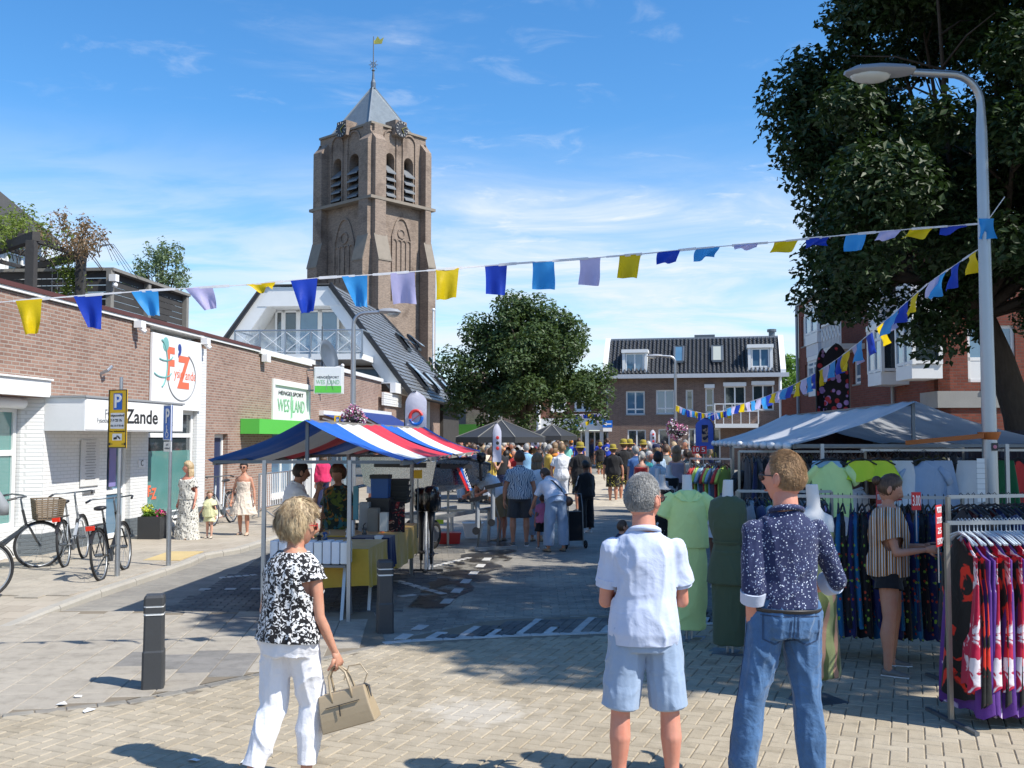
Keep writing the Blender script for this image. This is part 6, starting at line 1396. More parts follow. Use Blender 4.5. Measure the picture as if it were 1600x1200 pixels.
STY = {'short': [-.50,-.50,-.35,-.10,.30,.50,.60], 'crop': [-.45,-.42,-.25,.0,.38,.62,.75], 'bob': [-.62,-.62,-.50,-.22,.28,.42,.50], 'long': [-.9,-.9,-.75,-.4,.2,.42,.52], 'pony': [-.5,-.5,-.3,0,.3,.45,.52], 'bald': [-.5,-.45,-.2,.3,.9,1.2,1.3]}
def frame_m(c, yaw, pitch, s): return Matrix.Translation(c) @ Matrix.Rotation(yaw, 4, 'Z') @ Matrix.Rotation(pitch, 4, 'X') @ Matrix.Scale(s, 4)
def hand(mb, w, dirv, side, curl, s, palmn):
 """palm, four fingers and thumb from wrist w along dirv; palmn = palm normal"""
 d = nV(dirv); pn = Vector(palmn); pn = (pn-d*pn.dot(d)).normalized(); lat = d.cross(pn)*side; s = s
 loft(mb, [(w-d*.01*s, lat*.027*s, pn*.020*s), (w+d*.03*s, lat*.034*s, pn*.019*s), (w+d*.065*s, lat*.041*s, pn*.017*s), (w+d*.095*s, lat*.041*s, pn*.013*s)], 10)
 for k, (off, L) in enumerate(((-.032,.072), (-.011,.082), (.011,.077), (.031,.060))):
  p = w+d*.088*s+lat*off*s; a = 0; pts = [p-d*.02*s, p]; dd = d
  for q in range(3): a += curl*(.75+.15*q); dd = (d*math.cos(a)+pn*math.sin(a)); p = p+dd*L*s*(.45, .32, .23)[q]; pts.append(p)
  mb.tube(pts, [.0095*s, .0095*s, .009*s, .008*s, .006*s], 7)
 p = w+d*.03*s-lat*.028*s; t = nV(-lat*.7+d*.75+pn*.25); t2 = nV(t*.75+d*.2+pn*(.2+curl*.5)); mb.tube([p, p+t*.035*s, p+t*.035*s+t2*.03*s, p+t*.035*s+t2*.055*s], [.014*s, .012*s, .0105*s, .007*s], 7)
PD = dict(lean=0, side=0, hy=0, hp=0, tL=(0,0,-1), tR=(0,0,-1), sL=(0,0,-1), sR=(0,0,-1), uL=(-.16,0,-1), uR=(.16,0,-1), fL=(-.05,.15,-1), fR=(.05,.15,-1), cL=.35, cR=.35, tw=0)
def person(label, loc, rz, H, skin='fair', hair=('short','brown'), pose={}, top=None, bottom=None, shoes=((.05,.05,.05),), sex='m', build=1.0, vox=.014, group=None, extras=(), detail=0, cat='person', name='person'):
 """top=(material, sleeve 0..1, hem drop, loose, kind)  bottom=(material, length 0..1, flare, kind)"""
 p = dict(PD); p.update(pose); o = thing(name, label, cat, loc, rz, group); hs = H/1.78; W_ = build; f = sex == 'f'
 S1 = (.245*H, .24*H); S2 = (.165*H, .145*H)
 def leg(sx, t, s): h = Vector((sx*.052*H, 0, 0)); k = h+nV(t)*S1[0]; a = k+nV(s)*S1[1]; return h, k, a
 L = leg(-1, p['tL'], p['sL']); R = leg(1, p['tR'], p['sR']); zmin = min(L[2].z, R[2].z); hip = Vector((0, 0, .045*H-zmin))
 L = [q+hip for q in L]; R = [q+hip for q in R]
 up = Vector((math.sin(p['side']), math.sin(p['lean'])*math.cos(p['side']), math.cos(p['lean'])*math.cos(p['side']))); X_ = Vector((math.cos(p['tw']), math.sin(p['tw']), 0)); X_ = (X_-up*X_.dot(up)).normalized(); Yv = up.cross(X_)
 def tp(t, dy=0): return hip+up*(t*.29*H)+Yv*dy*H      # t 0 hips .. 1 shoulders
 sw = (.092 if f else .099)*W_**.5; shL = tp(.855)-X_*sw*H; shR = tp(.855)+X_*sw*H
 def arm(sh, u, fo): e = sh+nV(u)*S2[0]; w = e+nV(fo)*S2[1]; return sh, e, w
 AL = arm(shL, p['uL'], p['fL']); AR = arm(shR, p['uR'], p['fR'])
 kn = .83 if f else 1
 TS = [(-.16,.085,.066,-.004),(0,.098,.070,-.008),(.14,.096,.068,-.004),(.38,.080 if f else .088,.060,.0),(.62,.088,.066,.004),(.80,.094,.066,.002),(.91,.088,.056,-.002),(.98,.070,.048,-.003),(1.04,.046,.041,-.002),(1.12,.034,.035,.002)]
 def torso(mb, off, t0=-.16, t1=1.10, n=18, loose=0, skirt=None):
  rg = []; ts = [q[0] for q in TS]; tt = [t0]+[q for q in ts if t0 < q < t1]+[t1];
  for t in tt:
   a, b, c = (np.interp(t, ts, [q[i] for q in TS]) for i in (1,2,3)); lo = loose*(1 if t < .6 else max(0, 1-(t-.6)/.4)); fa = 1.0
   if t < -.16: fa = 1
   rg.append((tp(t, c), X_*(a*H*W_+off+lo), Yv*(b*H*W_+off+lo)))
  loft(mb, rg, n)
 hc = tp(1.0)+up*(.116*H)+Yv*.012*H; HM = frame_m(hc, p['hy']+p['tw'], p['hp']-p['lean']*.3, hs*(1.16 if not f else 1.10))
 if H < 1.35: HM = frame_m(hc, p['hy']+p['tw'], p['hp'], hs*1.22)
 # --- body
 mb = MB(); torso(mb, 0); mb.tube([tp(.9), tp(1.0)+up*.03*H, hc-up*.02*H], [.042*H*kn, .037*H*kn, .034*H*kn], 14); mb.ball(tp(.85)-X_*.07*H, .034*H*W_, 12, 8); mb.ball(tp(.85)+X_*.07*H, .034*H*W_, 12, 8)
 for (a, e, w) in (AL, AR):
  m1 = a.lerp(e, .4); m2 = e.lerp(w, .3); k = kn*W_**.5; limb(mb, [a, m1, e], [.033*H*k, .029*H*k, .0215*H*k]); limb(mb, [e, m2, w], [.022*H*k, .0235*H*k, .0145*H*k])
 for (h, k_, a) in (L, R):
  q = W_**.5; limb(mb, [h+Vector((0,0,.02*H)), h.lerp(k_, .4), k_], [.054*H*q, .047*H*q, .031*H*q], 12); c1 = k_.lerp(a, .32)-Vector((0,.008*H,0)); limb(mb, [k_, c1, k_.lerp(a, .65), a], [.0305*H*q, .034*H*q, .0245*H*q, .0185*H*q], 12)
  mb.tube([a, a+Vector((0,.03,-.035*H))], [.019*H, .02*H], 10)
 me = remesh(mb, vox, 2); sm = SK[skin]; bm = bmesh.new(); bm.from_mesh(me)
 extra = MB()
 dn = 26 if detail else 16; d, fq = sphere_dirs(dn*2, dn+6); hv = head_dir(d); extra.add([HM @ Vector(v) for v in hv], fq.tolist(), 0)
 for sx in (-1, 1):      # ears, eyes
  er = MB(HM @ Matrix.Translation((sx*.083, -.008, -.012)) @ Matrix.Rotation(sx*-.35, 4, 'Z') @ Matrix.Rotation(.15, 4, 'X')); er.ball((0,0,0), (.009,.019,.032), 10, 8); er.ball((sx*.006,-.004,.004), (.006,.017,.027), 10, 8); er.tube([(sx*.008,.012*math.cos(a)-.0,.006+.026*math.sin(a)) for a in np.linspace(-1.2, 3.6, 12)], .0045, 5); extra.add(er.v, er.f, 0)
  ey = MB(HM); ey.ball((sx*.031, .080, .003), (.0125,.010,.0085), 10, 7); extra.add(ey.v, ey.f, 1); ey = MB(HM); ey.ball((sx*.031, .0875, .003), (.0055,.004,.0055), 8, 6); extra.add(ey.v, ey.f, 2)
 lp_ = MB(HM); lp_.ball((0, .094, -.064), (.022,.007,.0055), 10, 6); extra.add(lp_.v, lp_.f, 3)
 fwd = Vector((0, 1, 0))
 for (a, e, w), side, cu, key in ((AL, -1, p['cL'], 'nL'), (AR, 1, p['cR'], 'nR')):
  h_ = MB(); pn = p.get(key, (-side*.9, .35, 0)); hand(h_, w, (w-e)+Vector((0,0,-.02)), side, cu, hs*(.95 if f else 1.0), pn); extra.add(h_.v, h_.f, 0)
 me2 = D.meshes.new('x'); me2.from_pydata(extra.v, [], extra.f); me2.polygons.foreach_set('material_index', extra.m); bm2 = bmesh.new(); bm2.from_mesh(me2); bmesh.ops.recalc_face_normals(bm2, faces=bm2.faces); bm2.to_mesh(me2); bm.from_mesh(me2); bm.to_mesh(me); bm.free(); bm2.free(); D.meshes.remove(me2)
 me.name = 'body'; me.materials.clear()
 for m_ in (sm, M_eye, M_iris, M_lip): me.materials.append(m_)
 me.polygons.foreach_set('use_smooth', [True]*len(me.polygons)); link('body', me, o)
 # --- hair
 if hair:
  st, hcname = hair; d, fq = sphere_dirs(72 if detail else 36, 44 if detail else 24); mk = hair_mask(d, STY[st if st in STY else 'short']); thick = {'short': .010, 'crop': .005, 'bob': .034, 'long': .026, 'pony': .014, 'bald': .004}[st]
  if H < 1.35: thick *= .8
  hv = head_dir(d); ro = np.clip(mk*6, 0, 1); nz = vnoise(d*np.array([9, 9, 3]), 3); of = thick*ro*(1+(.12 if detail else .22)*nz)*(1+.35*np.clip(-d[:,1], 0, 1)*(st == 'bob')); hv = hv+d*of[:,None]; hv[:,2] += .3*of*(d[:,2] > .2)
  keep = [f_ for f_ in fq.tolist() if max(mk[i] for i in f_) > 0]; m = MB(HM); m.add([tuple(v) for v in hv], keep)
  if st == 'long':
   for k in range(11): a = PI*(1.02+.96*k/10); x, y = .072*math.cos(a), .085*math.sin(a); m.tube([(x, y, .0), (x*1.12, y*1.12-.008, -.10), (x*1.05, y*1.1-.01, -.2), (x*.95, y-.005, -.27)], [.026, .030, .026, .010], 7)
  if st == 'pony': m.tube([(0,-.10,.03), (0,-.135,.01), (0,-.14,-.08), (0,-.115,-.17)], [.015,.026,.024,.008], 8)
  m.build('hair', HR[hcname], o, smooth=True, fixn=False)
  if detail and st in ('short', 'bob', 'crop'):   # single strands for the figures near the camera
   nS = 9000 if st != 'crop' else 7000; r_ = np.random.default_rng(5); q = r_.normal(size=(nS*3, 3)); q /= np.linalg.norm(q, axis=1)[:,None]; mk2 = hair_mask(q, STY[st]); q = q[mk2 > .02][:nS]; mk2 = mk2[mk2 > .02][:nS]; n = len(q)
   ro = np.clip(mk2*6, 0, 1); off = thick*ro*(.95+.2*vnoise(q*9, 3))*(1+.35*np.clip(-q[:,1], 0, 1)*(st == 'bob')); root = head_dir(q)+q*off[:,None]; root[:,2] += .3*off*(q[:,2] > .2)
   cr = np.array([.15, -.45, .95]); flow = q-cr; flow -= q*np.sum(flow*q, 1)[:,None]; flow /= np.linalg.norm(flow, axis=1)[:,None]+1e-6; flow += np.stack([vnoise(q*4, 8), vnoise(q*4, 9), vnoise(q*4, 10)], 1)*.35
   ln = {'short': .020, 'bob': .050, 'crop': .008}[st]*r_.uniform(.6, 1.3, n); lift = {'short': .25, 'bob': .06, 'crop': .8}[st]; wd = np.cross(q, flow); wd /= np.linalg.norm(wd, axis=1)[:,None]+1e-6; wd *= .0008
   a = root-flow*ln[:,None]*.3; b = root+flow*ln[:,None]*.4+q*(lift*ln*.5+.0015)[:,None]; c = root+flow*ln[:,None]*.9*(1-lift*.3)+q*(lift*ln*.8-.002*(st == 'bob'))[:,None]
   V = np.stack([a-wd, a+wd, b-wd, b+wd, c], 1).reshape(-1, 3); HMn = np.array(HM); V = V @ HMn[:3,:3].T+HMn[:3,3]; k5 = np.arange(n)[:,None]*5; Fq = np.concatenate([k5+np.array([[0,1,3,2]]), k5+np.array([[2,3,4,4]])]); Fq = np.concatenate([np.concatenate([k5+np.array([[0,1,3]]), k5+np.array([[0,3,2]]), k5+np.array([[2,3,4]])])])
   so_ = npmesh('hair_strands', V, Fq, HR[hcname], o); so_['kind'] = 'stuff'
 # --- clothes
 def done(mb_, nm, mat, amp, sc=9, seed=0, v=None, cuts=()):
  m_ = remesh(mb_, v or vox, 2, wrinkles(amp, sc, seed) if amp else None, nm)
  if vox < .018:
   b = bmesh.new(); b.from_mesh(m_)
   for co, no, rad in cuts:      # open, crisp hems and sleeve ends
    fs = [q for q in b.faces if (q.calc_center_median()-co).length < rad]; gs = list({e_ for q in fs for e_ in q.edges})+list({v_ for q in fs for v_ in q.verts})+fs
    if fs: bmesh.ops.bisect_plane(b, geom=gs, plane_co=co, plane_no=no, clear_outer=True)
   b.to_mesh(m_); b.free(); m_.polygons.foreach_set('use_smooth', [True]*len(m_.polygons))
  m_.materials.clear(); m_.materials.append(mat); return link(nm, m_, o)
 sd = int(abs(loc[0])*100+abs(loc[1])*10) % 91
 ct = []
 if bottom:
  mat, ln, fl, kind = bottom; m = MB(); wt = .20
  if kind in ('trousers', 'shorts'):
   torso(m, .019, -.19, wt)
   for (h, k_, a) in (L, R):
    q = W_**.5; T_ = ln*2; r0, r1, r2 = .058*H*q+.010, .038*H*q+.010+fl*.012, .026*H*q+.010+fl*.020
    hh = h+Vector((0,0,.015*H)); ce = h.lerp(k_, T_) if T_ <= 1.02 else k_.lerp(a, T_-1); cd = ((k_-h) if T_ <= 1.02 else (a-k_)).normalized(); ct.append((ce-cd*.012, cd, .13))
    if T_ <= 1.02: e = h.lerp(k_, T_); limb(m, [hh, h.lerp(k_, T_*.5)], [r0, r0*.95+fl*.006]); m.tube([h.lerp(k_, T_*.4), e], [r0*.96, r0+(r1-r0)*T_+.012+fl*.012], 14)
    else: e = k_.lerp(a, T_-1); limb(m, [hh, h.lerp(k_, .5), k_], [r0, (r0+r1)/2, r1]); m.ball(k_, r1, 12, 8); m.tube([k_, k_.lerp(a, (T_-1)*.45)-Vector((0,.006,0)), e], [r1, r1*.98+.004, r1+(r2-r1)*(T_-1)], 14)
   done(m, 'trousers' if ln > .6 else 'shorts', mat, .015 if ln > .6 else .009, 8, sd, None, ct)
  else:
   drop = ln*.48*H; w_ = .098*H*W_; kc = (L[1]+R[1])/2; cxx = hip.lerp(Vector((kc.x, kc.y, kc.z)), .5)
   rg = [(tp(wt), X_*(w_*.85+.014), Yv*(.064*H+.014)), (tp(0), X_*(w_+.02), Yv*(.072*H*W_+.02))]; dv = Vector((0, kc.y*.5, -drop)); hp_ = tp(0)
   for t in (.33, .66, 1): rg.append((hp_+dv*t, Vector((1,0,0))*(w_+.02+fl*.16*t*ln), Vector((0,1,0))*(.072*H*W_+.02+fl*.12*t*ln)))
   loft(m, list(reversed(rg)), 28); done(m, 'skirt', mat, .016, 11, sd)
 if top:
  mat, sl, hem, loose, kind = top; m = MB(); ct = [(tp(-.02-hem)+up*.012, -up, .205*H/1.7*W_)]; torso(m, .012+loose*.012, -.02-hem, 1.07 if kind != 'tank' else .86, 20, loose*.012)
  if kind == 'tank':
   for sx in (-1, 1): m.tube([tp(.80)+X_*sx*.055*H+Yv*.05*H, tp(1.0)+X_*sx*.055*H, tp(.80)+X_*sx*.055*H-Yv*.05*H], .016*H, 6)
  else:
   for sx in (-1, 1): m.ball(tp(.85)+X_*.07*H*sx, .034*H*W_+.010, 12, 8)
  if sl > 0:
   for (a, e, w) in (AL, AR):
    T_ = sl*2; cd = ((e-a) if T_ <= 1 else (w-e)).normalized(); ct.append(((a.lerp(e, T_) if T_ <= 1 else e.lerp(w, T_-1))-cd*.010, cd, .09)); k = kn*W_**.5; ra, re, rw = .032*H*k+.009+loose*.003, .025*H*k+.012+loose*.008, .0165*H*k+.011
    if T_ <= 1: e2 = a.lerp(e, T_); limb(m, [a, a.lerp(e, T_*.5)], [ra, ra*.97]); m.tube([a.lerp(e, T_*.4), e2], [ra*.97, ra+(re-ra)*T_+.010+loose*.004], 14)
    else: limb(m, [a, a.lerp(e, .5), e], [ra, (ra+re)/2, re]); m.tube([e, e.lerp(w, T_-1)], [re, re+(rw-re)*(T_-1)], 12)
  nm = {'tank': 'tank_top', 'dress': 'dress', 'jacket': 'jacket'}.get(kind, 'shirt'); sh_ = done(m, nm, mat, .010+.004*loose if vox < .02 else .006, 8, sd+3, None, ct)
  if kind in ('polo', 'shirt'): m = MB(); c = tp(1.07); m.tube([c+X_*(.041*H*math.cos(a))+Yv*(.043*H*math.sin(a))-up*(.012*H*math.sin(a)) for a in np.linspace(0, 2*PI, 20, endpoint=False)], [(.009*H, .015*H)]*20, 8, closed=True); m.build('collar', mat, o, smooth=True)
  if kind in ('shirt', 'polo') and detail:
   for (a, e, w) in (AL, AR):
    k = kn*W_**.5; ee = a.lerp(e, min(1, sl*2)) if sl <= .5 else e.lerp(w, sl*2-1); dr = (e-a if sl <= .5 else w-e).normalized(); rr = (.025*H*k+.020); m = MB(); m.tube([ee-dr*.035, ee+dr*(.012 if sl <= .5 else .03)], [rr+.006, rr+.004], 18); m.build('cuff', extras[0] if extras and kind == 'shirt' else mat, o, smooth=40)
 # --- shoes
 if shoes:
  smt = basic('shoe_%02d_%02d_%02d' % tuple(int(c*99) for c in shoes[0][:3]), shoes[0][:3], .55, 0, .1); sole = M_white2 if len(shoes) > 1 else M_dark
  for (h, k_, a), rzf in ((L, p.get('ftL', .12)), (R, p.get('ftR', -.12))):
   g0 = Vector((a.x, a.y, a.z-.045*H)); dF = Vector((-math.sin(rzf), math.cos(rzf), 0)); dX = Vector((dF.y, -dF.x, 0)); m = MB(); q = hs*(.93 if f else 1)
   loft(m, [(g0-dF*.055*q+Vector((0,0,.035*q)), dX*.026*q, Vector((0,0,.032*q))), (g0-dF*.02*q+Vector((0,0,.045*q)), dX*.036*q, Vector((0,0,.042*q))), (g0+dF*.05*q+Vector((0,0,.042*q)), dX*.038*q, Vector((0,0,.038*q))), (g0+dF*.12*q+Vector((0,0,.030*q)), dX*.046*q, Vector((0,0,.026*q))), (g0+dF*.175*q+Vector((0,0,.024*q)), dX*.040*q, Vector((0,0,.020*q))), (g0+dF*.20*q+Vector((0,0,.020*q)), dX*.018*q, Vector((0,0,.012*q)))], 12)
   s_ = m.build('shoe', smt, o, smooth=True); m = MB(); m.prism([tuple(g0+dF*y*q+dX*x*q) for x, y in ((-.03,-.06),(.03,-.06),(.042,.03),(.049,.12),(.035,.195),(-.035,.195),(-.049,.12),(-.042,.03))], (0,0,.018)); m.build('sole', sole, s_)
 o['_j'] = 1; del o['_j']
 return o, dict(L=L, R=R, AL=AL, AR=AR, HM=HM, tp=tp, X=X_, Y=Yv, hip=hip, hc=hc, up=up)
def specs(o, j, mat, lens=None):
 """eyeglasses following the head"""
 m = MB(j['HM'])
 for sx in (-1, 1):
  m.tube([(sx*(.034+.026*math.cos(a)), .098, .003+.020*math.sin(a)) for a in np.linspace(0, 2*PI, 14, endpoint=False)], .0024, 5, closed=True); m.tube([(sx*.060,.097,.008), (sx*.078,.085,.010), (sx*.083,.0,.008), (sx*.078,-.02,-.006)], .0028, 5)
 m.tube([(-.009,.102,.006), (0,.105,.009), (.009,.102,.006)], .0022, 5); g = m.build('glasses', mat, o, smooth=True)
 if lens:
  for sx in (-1, 1): m = MB(j['HM']); m.ball((sx*.034,.098,.003), (.024,.0025,.018), 12, 6); m.build('lens', lens, g)
def hat(o, j, mat, brim=.055, crown_h=.07, cap=False):
 m = MB(j['HM']); m.lathe([(.088,.045),(.092,.08),(.080,.115+crown_h*.3),(.05,.125+crown_h*.4),(.0,.13+crown_h*.4)], 20, (0,-.004,0), cap=False)
 if cap: m.prism([(-.07,.07,.05), (-.05,.17,.04), (.05,.17,.04), (.07,.07,.05)], (0,0,.006))
 else: m.lathe([(.088,.052),(.088+brim,.025),(.088+brim,.021),(.088,.046)], 20, (0,-.004,0), cap=False)
 m.build('cap' if cap else 'bucket_hat', mat, o, smooth=True)
# ------------------------------------------------------------------ the people of the photograph
def at(px, foot, head, z0=0.0):
 b = G(px, foot, z0); t = P(px, head, b.y); return (b.x, b.y, z0), (t.z-z0)
K = dict
white = cloth('white_cotton', (.72,.73,.76)); polo_m = cloth('pale_blue_cotton', (.52,.58,.74), wrink=.6); ltden = cloth('light_denim', (.30,.39,.53), ws=9); denim = cloth('blue_denim', (.060,.135,.27), wrink=1.0, ws=9, var=.55)
blackc = cloth('black_cotton', (.012,.012,.014)); whitej = cloth('white_jeans', (.76,.76,.80), wrink=.7); greysh = cloth('charcoal_twill', (.055,.058,.065)); khaki = cloth('khaki_twill', (.30,.22,.12)); navy = cloth('navy_cotton', (.015,.022,.07))
leop = printmat('black_white_print', (.010,.010,.012), [(.72,.72,.72)], 'leopard', 30, .5); navyp = printmat('navy_speckled_shirt', (.020,.028,.085), [(.62,.68,.80), (.22,.28,.42)], 'specks', 62, .27)
red_g = basic('red_glasses', (.50,.015,.02), .3); dk_g = basic('dark_glasses', (.03,.03,.035), .3); lensm = glassmat('spectacle_lens', (.12,.13,.14))
def woman_bag():
 loc, H = (-1.29, 5.84, 0), 1.62
 o, j = person('blond woman in black and white leopard-print blouse and white trousers walking past', loc, -.50, 1.615, 'tan', ('bob', 'blond'), K(hy=-.62, hp=-.12, lean=.08, tL=(-.02,-.06,-1), sL=(-.03,-.50,-1), tR=(0,.30,-1), sR=(0,-.14,-1), uL=(-.30,.02,-1), fL=(.10,.28,-1), uR=(.16,.02,-1), fR=(.20,.42,-1), cL=.3, cR=.95, nR=(-.9,0,0), tw=-.05),
  (leop, .12, .02, .9, 'blouse'), (whitej, .95, .25, 'trousers'), ((.45,.30,.2),), 'f', 1.10, .0085, detail=1)
 specs(o, j, red_g, lensm)
 m = MB(); a, e, w = j['AL']; d = (w-e).normalized(); m.tube([w-d*.02, w+d*.012], [.024, .023], 14); m.build('wrist_strap', basic('pale_pink_strap', (.6,.42,.38), .5), o, smooth=True)
 w = frame(o) @ j['AR'][2]; hd = (frame(o).to_3x3() @ (j['AR'][2]-j['AR'][1])).normalized(); g = w+hd*.095; bl = basic('taupe_leather', (.36,.28,.18), .42, 0, .12, 30, .25, .003); bk = basic('dark_fitting', (.03,.03,.03), .4)
 b = thing('handbag', 'taupe leather handbag with two handles held by the blond woman', 'handbag', (g.x-.03, g.y-.01, g.z+.005), -.12); b.rotation_euler = (0, -.30, -.15); b.scale = (.86,.86,.86)
 m = MB(); zt, zb = -.16, -.40; T = [(-.165,-.035),(.165,-.035),(.165,.035),(-.165,.035)]; B = [(-.19,-.075),(.19,-.075),(.19,.075),(-.19,.075)]
 nseg = 6; vs = []
 for i in range(nseg+1):
  t = i/nseg; bul = .014*math.sin(PI*t); vs += [(T[k][0]*(1-t)+B[k][0]*t, (T[k][1]*(1-t)+B[k][1]*t)+math.copysign(bul, T[k][1]), zt+(zb-zt)*t) for k in range(4)]
 m.add(vs, [(i*4+k, i*4+(k+1) % 4, (i+1)*4+(k+1) % 4, (i+1)*4+k) for i in range(nseg) for k in range(4)]+[(0,1,2,3), (nseg*4+3, nseg*4+2, nseg*4+1, nseg*4)]); bo = m.build('bag_body', bl, b)
 mod = bo.modifiers.new('b', 'BEVEL'); mod.width = .008; mod.segments = 2
 for y in (-.04, .04): m = MB(); m.tube([(-.07,y*1.2,-.22), (-.072,y,-.15), (-.06,y*.6,-.05), (-.02,y*.25,.0), (.02,y*.25,.0), (.06,y*.6,-.05), (.072,y,-.15), (.07,y*1.2,-.22)], .0085, 8); m.build('handle', bl, b, smooth=True)
 m = MB(); m.bar((-.12,-.072,-.24), (.12,-.072,-.24), .012, .004); m.build('zip', bk, b); m = MB(); m.bar((-.02,-.08,-.24), (-.03,-.085,-.31), .008, .004); m.build('zip_pull', bk, b)
 m = MB(); m.tube([(.15,0,-.17), (.20,0,-.10), (.17,0,-.03), (.09,0,-.02), (.03,0,-.10)], .005, 6); m.build('loose_strap', bl, b)
 for sx in (-1, 1): m = MB(); m.tube([(sx*.155,0,-.16), (sx*.185,0,-.18), (sx*.19,-.02,-.25)], [.012,.01,.004], 6); m.build('tassel', bk, b)
woman_bag()
o, j = person('grey-haired man in white polo shirt and pale denim shorts seen from behind', (.73, 5.55, 0), 0, 1.775, 'red', ('crop', 'grey'), K(hy=-.72, hp=.0, tL=(-.10,0,-1), sL=(-.03,0,-1), tR=(.10,0,-1), sR=(.03,0,-1), uL=(-.14,.16,-1), fL=(.80,.75,.12), uR=(.16,.16,-1), fR=(-.80,.75,.10), cL=.5, cR=.5),
 (polo_m, .33, .12, .9, 'polo'), (ltden, .48, .7, 'shorts'), ((.35,.3,.25),), 'm', .95, .0085, detail=1); specs(o, j, dk_g, lensm)
def cuffs(o, j, frac, r, mat):
 for h, k, a in (j['L'], j['R']): q = h.lerp(k, frac*2); d = (k-h).normalized(); m = MB(); m.tube([q-d*.055, q+d*.01], [r, r+.003], 20); m.build('turn_up', mat, o, smooth=True)
cuffs(o, j, .47, .082, cloth('light_denim_inside', (.42,.50,.63), ws=9))
o, j = person('tall sandy-haired man in navy speckled shirt and blue jeans, hand in pocket', (1.52, 5.62, 0), .10, 1.90, 'red', ('crop', 'sand'), K(hy=.62, hp=.02, side=.03, tL=(-.20,.04,-1), sL=(-.16,.0,-1), tR=(.05,0,-1), sR=(.05,-.05,-1), uL=(-.10,-.20,-1), fL=(.04,.30,-1), uR=(.38,.12,-.78), fR=(-.35,.80,-.30), cL=.9, cR=.4, tw=.02),
 (navyp, .60, -.11, .6, 'shirt'), (denim, .985, .35, 'trousers'), ((.10,.06,.04),), 'm', .92, .0085, extras=(cloth('shirt_lining', (.45,.50,.62)),), detail=1); specs(o, j, dk_g, lensm)
m = MB(); tp, X_, Y_ = j['tp'], j['X'], j['Y']; m.tube([tp(.085)+X_*(.098*1.9*.98*math.cos(a)+.016*math.cos(a))+Y_*((.068*1.9+.016)*math.sin(a)-.010) for a in np.linspace(0, 2*PI, 30, endpoint=False)], [(.014, .005)]*30, 6, closed=True); m.build('belt', M_dark, o, smooth=True)
def seam(o, cloth_o, pts, mat, name='seam', r=.0022, off=.001):
 q = []
 for a, b in zip(pts, pts[1:]):
  for t in range(6):
   p_ = Vector(a).lerp(Vector(b), t/6); ok, loc, no, _ = cloth_o.ray_cast(p_-Y_*.15, Y_) if name != 'side_seam' else (False,)*4
   if not ok: ok, loc, no, _ = cloth_o.closest_point_on_mesh(p_)
   q.append(loc+no*off)
 m = MB(); m.tube(q, r, 5); m.build(name, mat, o)
jn = [c for c in o.children if c.name.startswith('trousers')][0]; thr = basic('dark_seam', (.03,.06,.13), .8); up_ = j['up']
for sx in (-1, 1):
 c = tp(-.10)+X_*sx*.088-Y_*.20; w_ = .072
 for off in (0, .007): seam(o, jn, [c+X_*(w_-off)+up_*(.075), c-X_*(w_-off)+up_*(.075), c-X_*(w_-off)*.95-up_*.055, c-up_*(.085-off), c+X_*(w_-off)*.95-up_*.055, c+X_*(w_-off)+up_*.075], thr, 'pocket_seam', .0018)
seam(o, jn, [tp(.10)-Y_*.25, tp(-.1)-Y_*.25, tp(-.32)-Y_*.2], thr, 'back_seam'); seam(o, jn, [tp(.04)-X_*.17-Y_*.1, tp(.05)-Y_*.25, tp(.04)+X_*.17-Y_*.1], thr, 'yoke_seam')
for L_ in (j['L'], j['R']): h_, k_, a_ = L_; seam(o, jn, [h_+Vector((.2 if L_ is j['R'] else -.2, 0, 0)), k_+Vector((.15 if L_ is j['R'] else -.15, 0, 0)), a_+Vector((.15 if L_ is j['R'] else -.15, 0, .05))], thr, 'side_seam')
loc, H = at(293, 842, 723, ZP); dressp = printmat('white_dress_black_dashes', (.62,.60,.54), [(.05,.05,.05)], 'specks', 42, .42, stretch=(1,1,.6))
o, j = person('blond woman in off-shoulder white dress with small dark print', loc, PI-.45, H, 'red', ('long', 'blond'), K(hy=-.55, tL=(-.03,.16,-1), sL=(0,-.05,-1), tR=(.03,-.05,-1), sR=(0,-.12,-1), uL=(-.25,.0,-1), fL=(-.1,.3,-1), uR=(.22,0,-1), fR=(.05,.25,-1)), (dressp, .32, .02, 1.6, 'tank'), (dressp, 1.25, .45, 'skirt'), ((.5,.35,.25),), 'f', 1.12, .012); m = MB(); m.tube([j['tp'](.98)+j['X']*.08, j['tp'](.6)+j['Y']*.13, j['tp'](.1)-j['X']*.14+j['Y']*.10], .006, 5); m.build('bag_strap', M_dark, o)
loc, H = at(327, 841, 768, ZP); yel = cloth('pale_yellow_cotton', (.66,.66,.38)); person('small girl in pale yellow top and shorts beside the white dress', loc, PI-.15, H, 'fair', ('pony', 'fairish'), K(hy=.5, tL=(-.04,.15,-1), tR=(.04,-.1,-1), uL=(-.3,0,-1), uR=(.35,.1,-.8), fR=(.3,.1,-.5)), (yel, .25, .22, 2.2, 'shirt'), (yel, .38, 1.4, 'shorts'), ((.7,.6,.5),), 'f', .95, .010)
loc, H = at(380, 836, 722, ZP); crm = cloth('cream_ruffle', (.68,.58,.48), wrink=.9, ws=18); o, j = person('tanned dark-haired woman in strapless cream playsuit walking towards the camera', loc, PI-.05, H, 'tan', ('pony', 'dark'), K(tL=(-.05,.22,-1), sL=(0,-.1,-1), tR=(.05,-.12,-1), sR=(0,-.2,-1), uL=(-.32,0,-1), fL=(-.15,.25,-1), uR=(.32,0,-1), fR=(.12,.25,-1)), None, (crm, .50, 1.5, 'skirt'), ((.6,.42,.3),), 'f', 1.0, .012); m = MB();
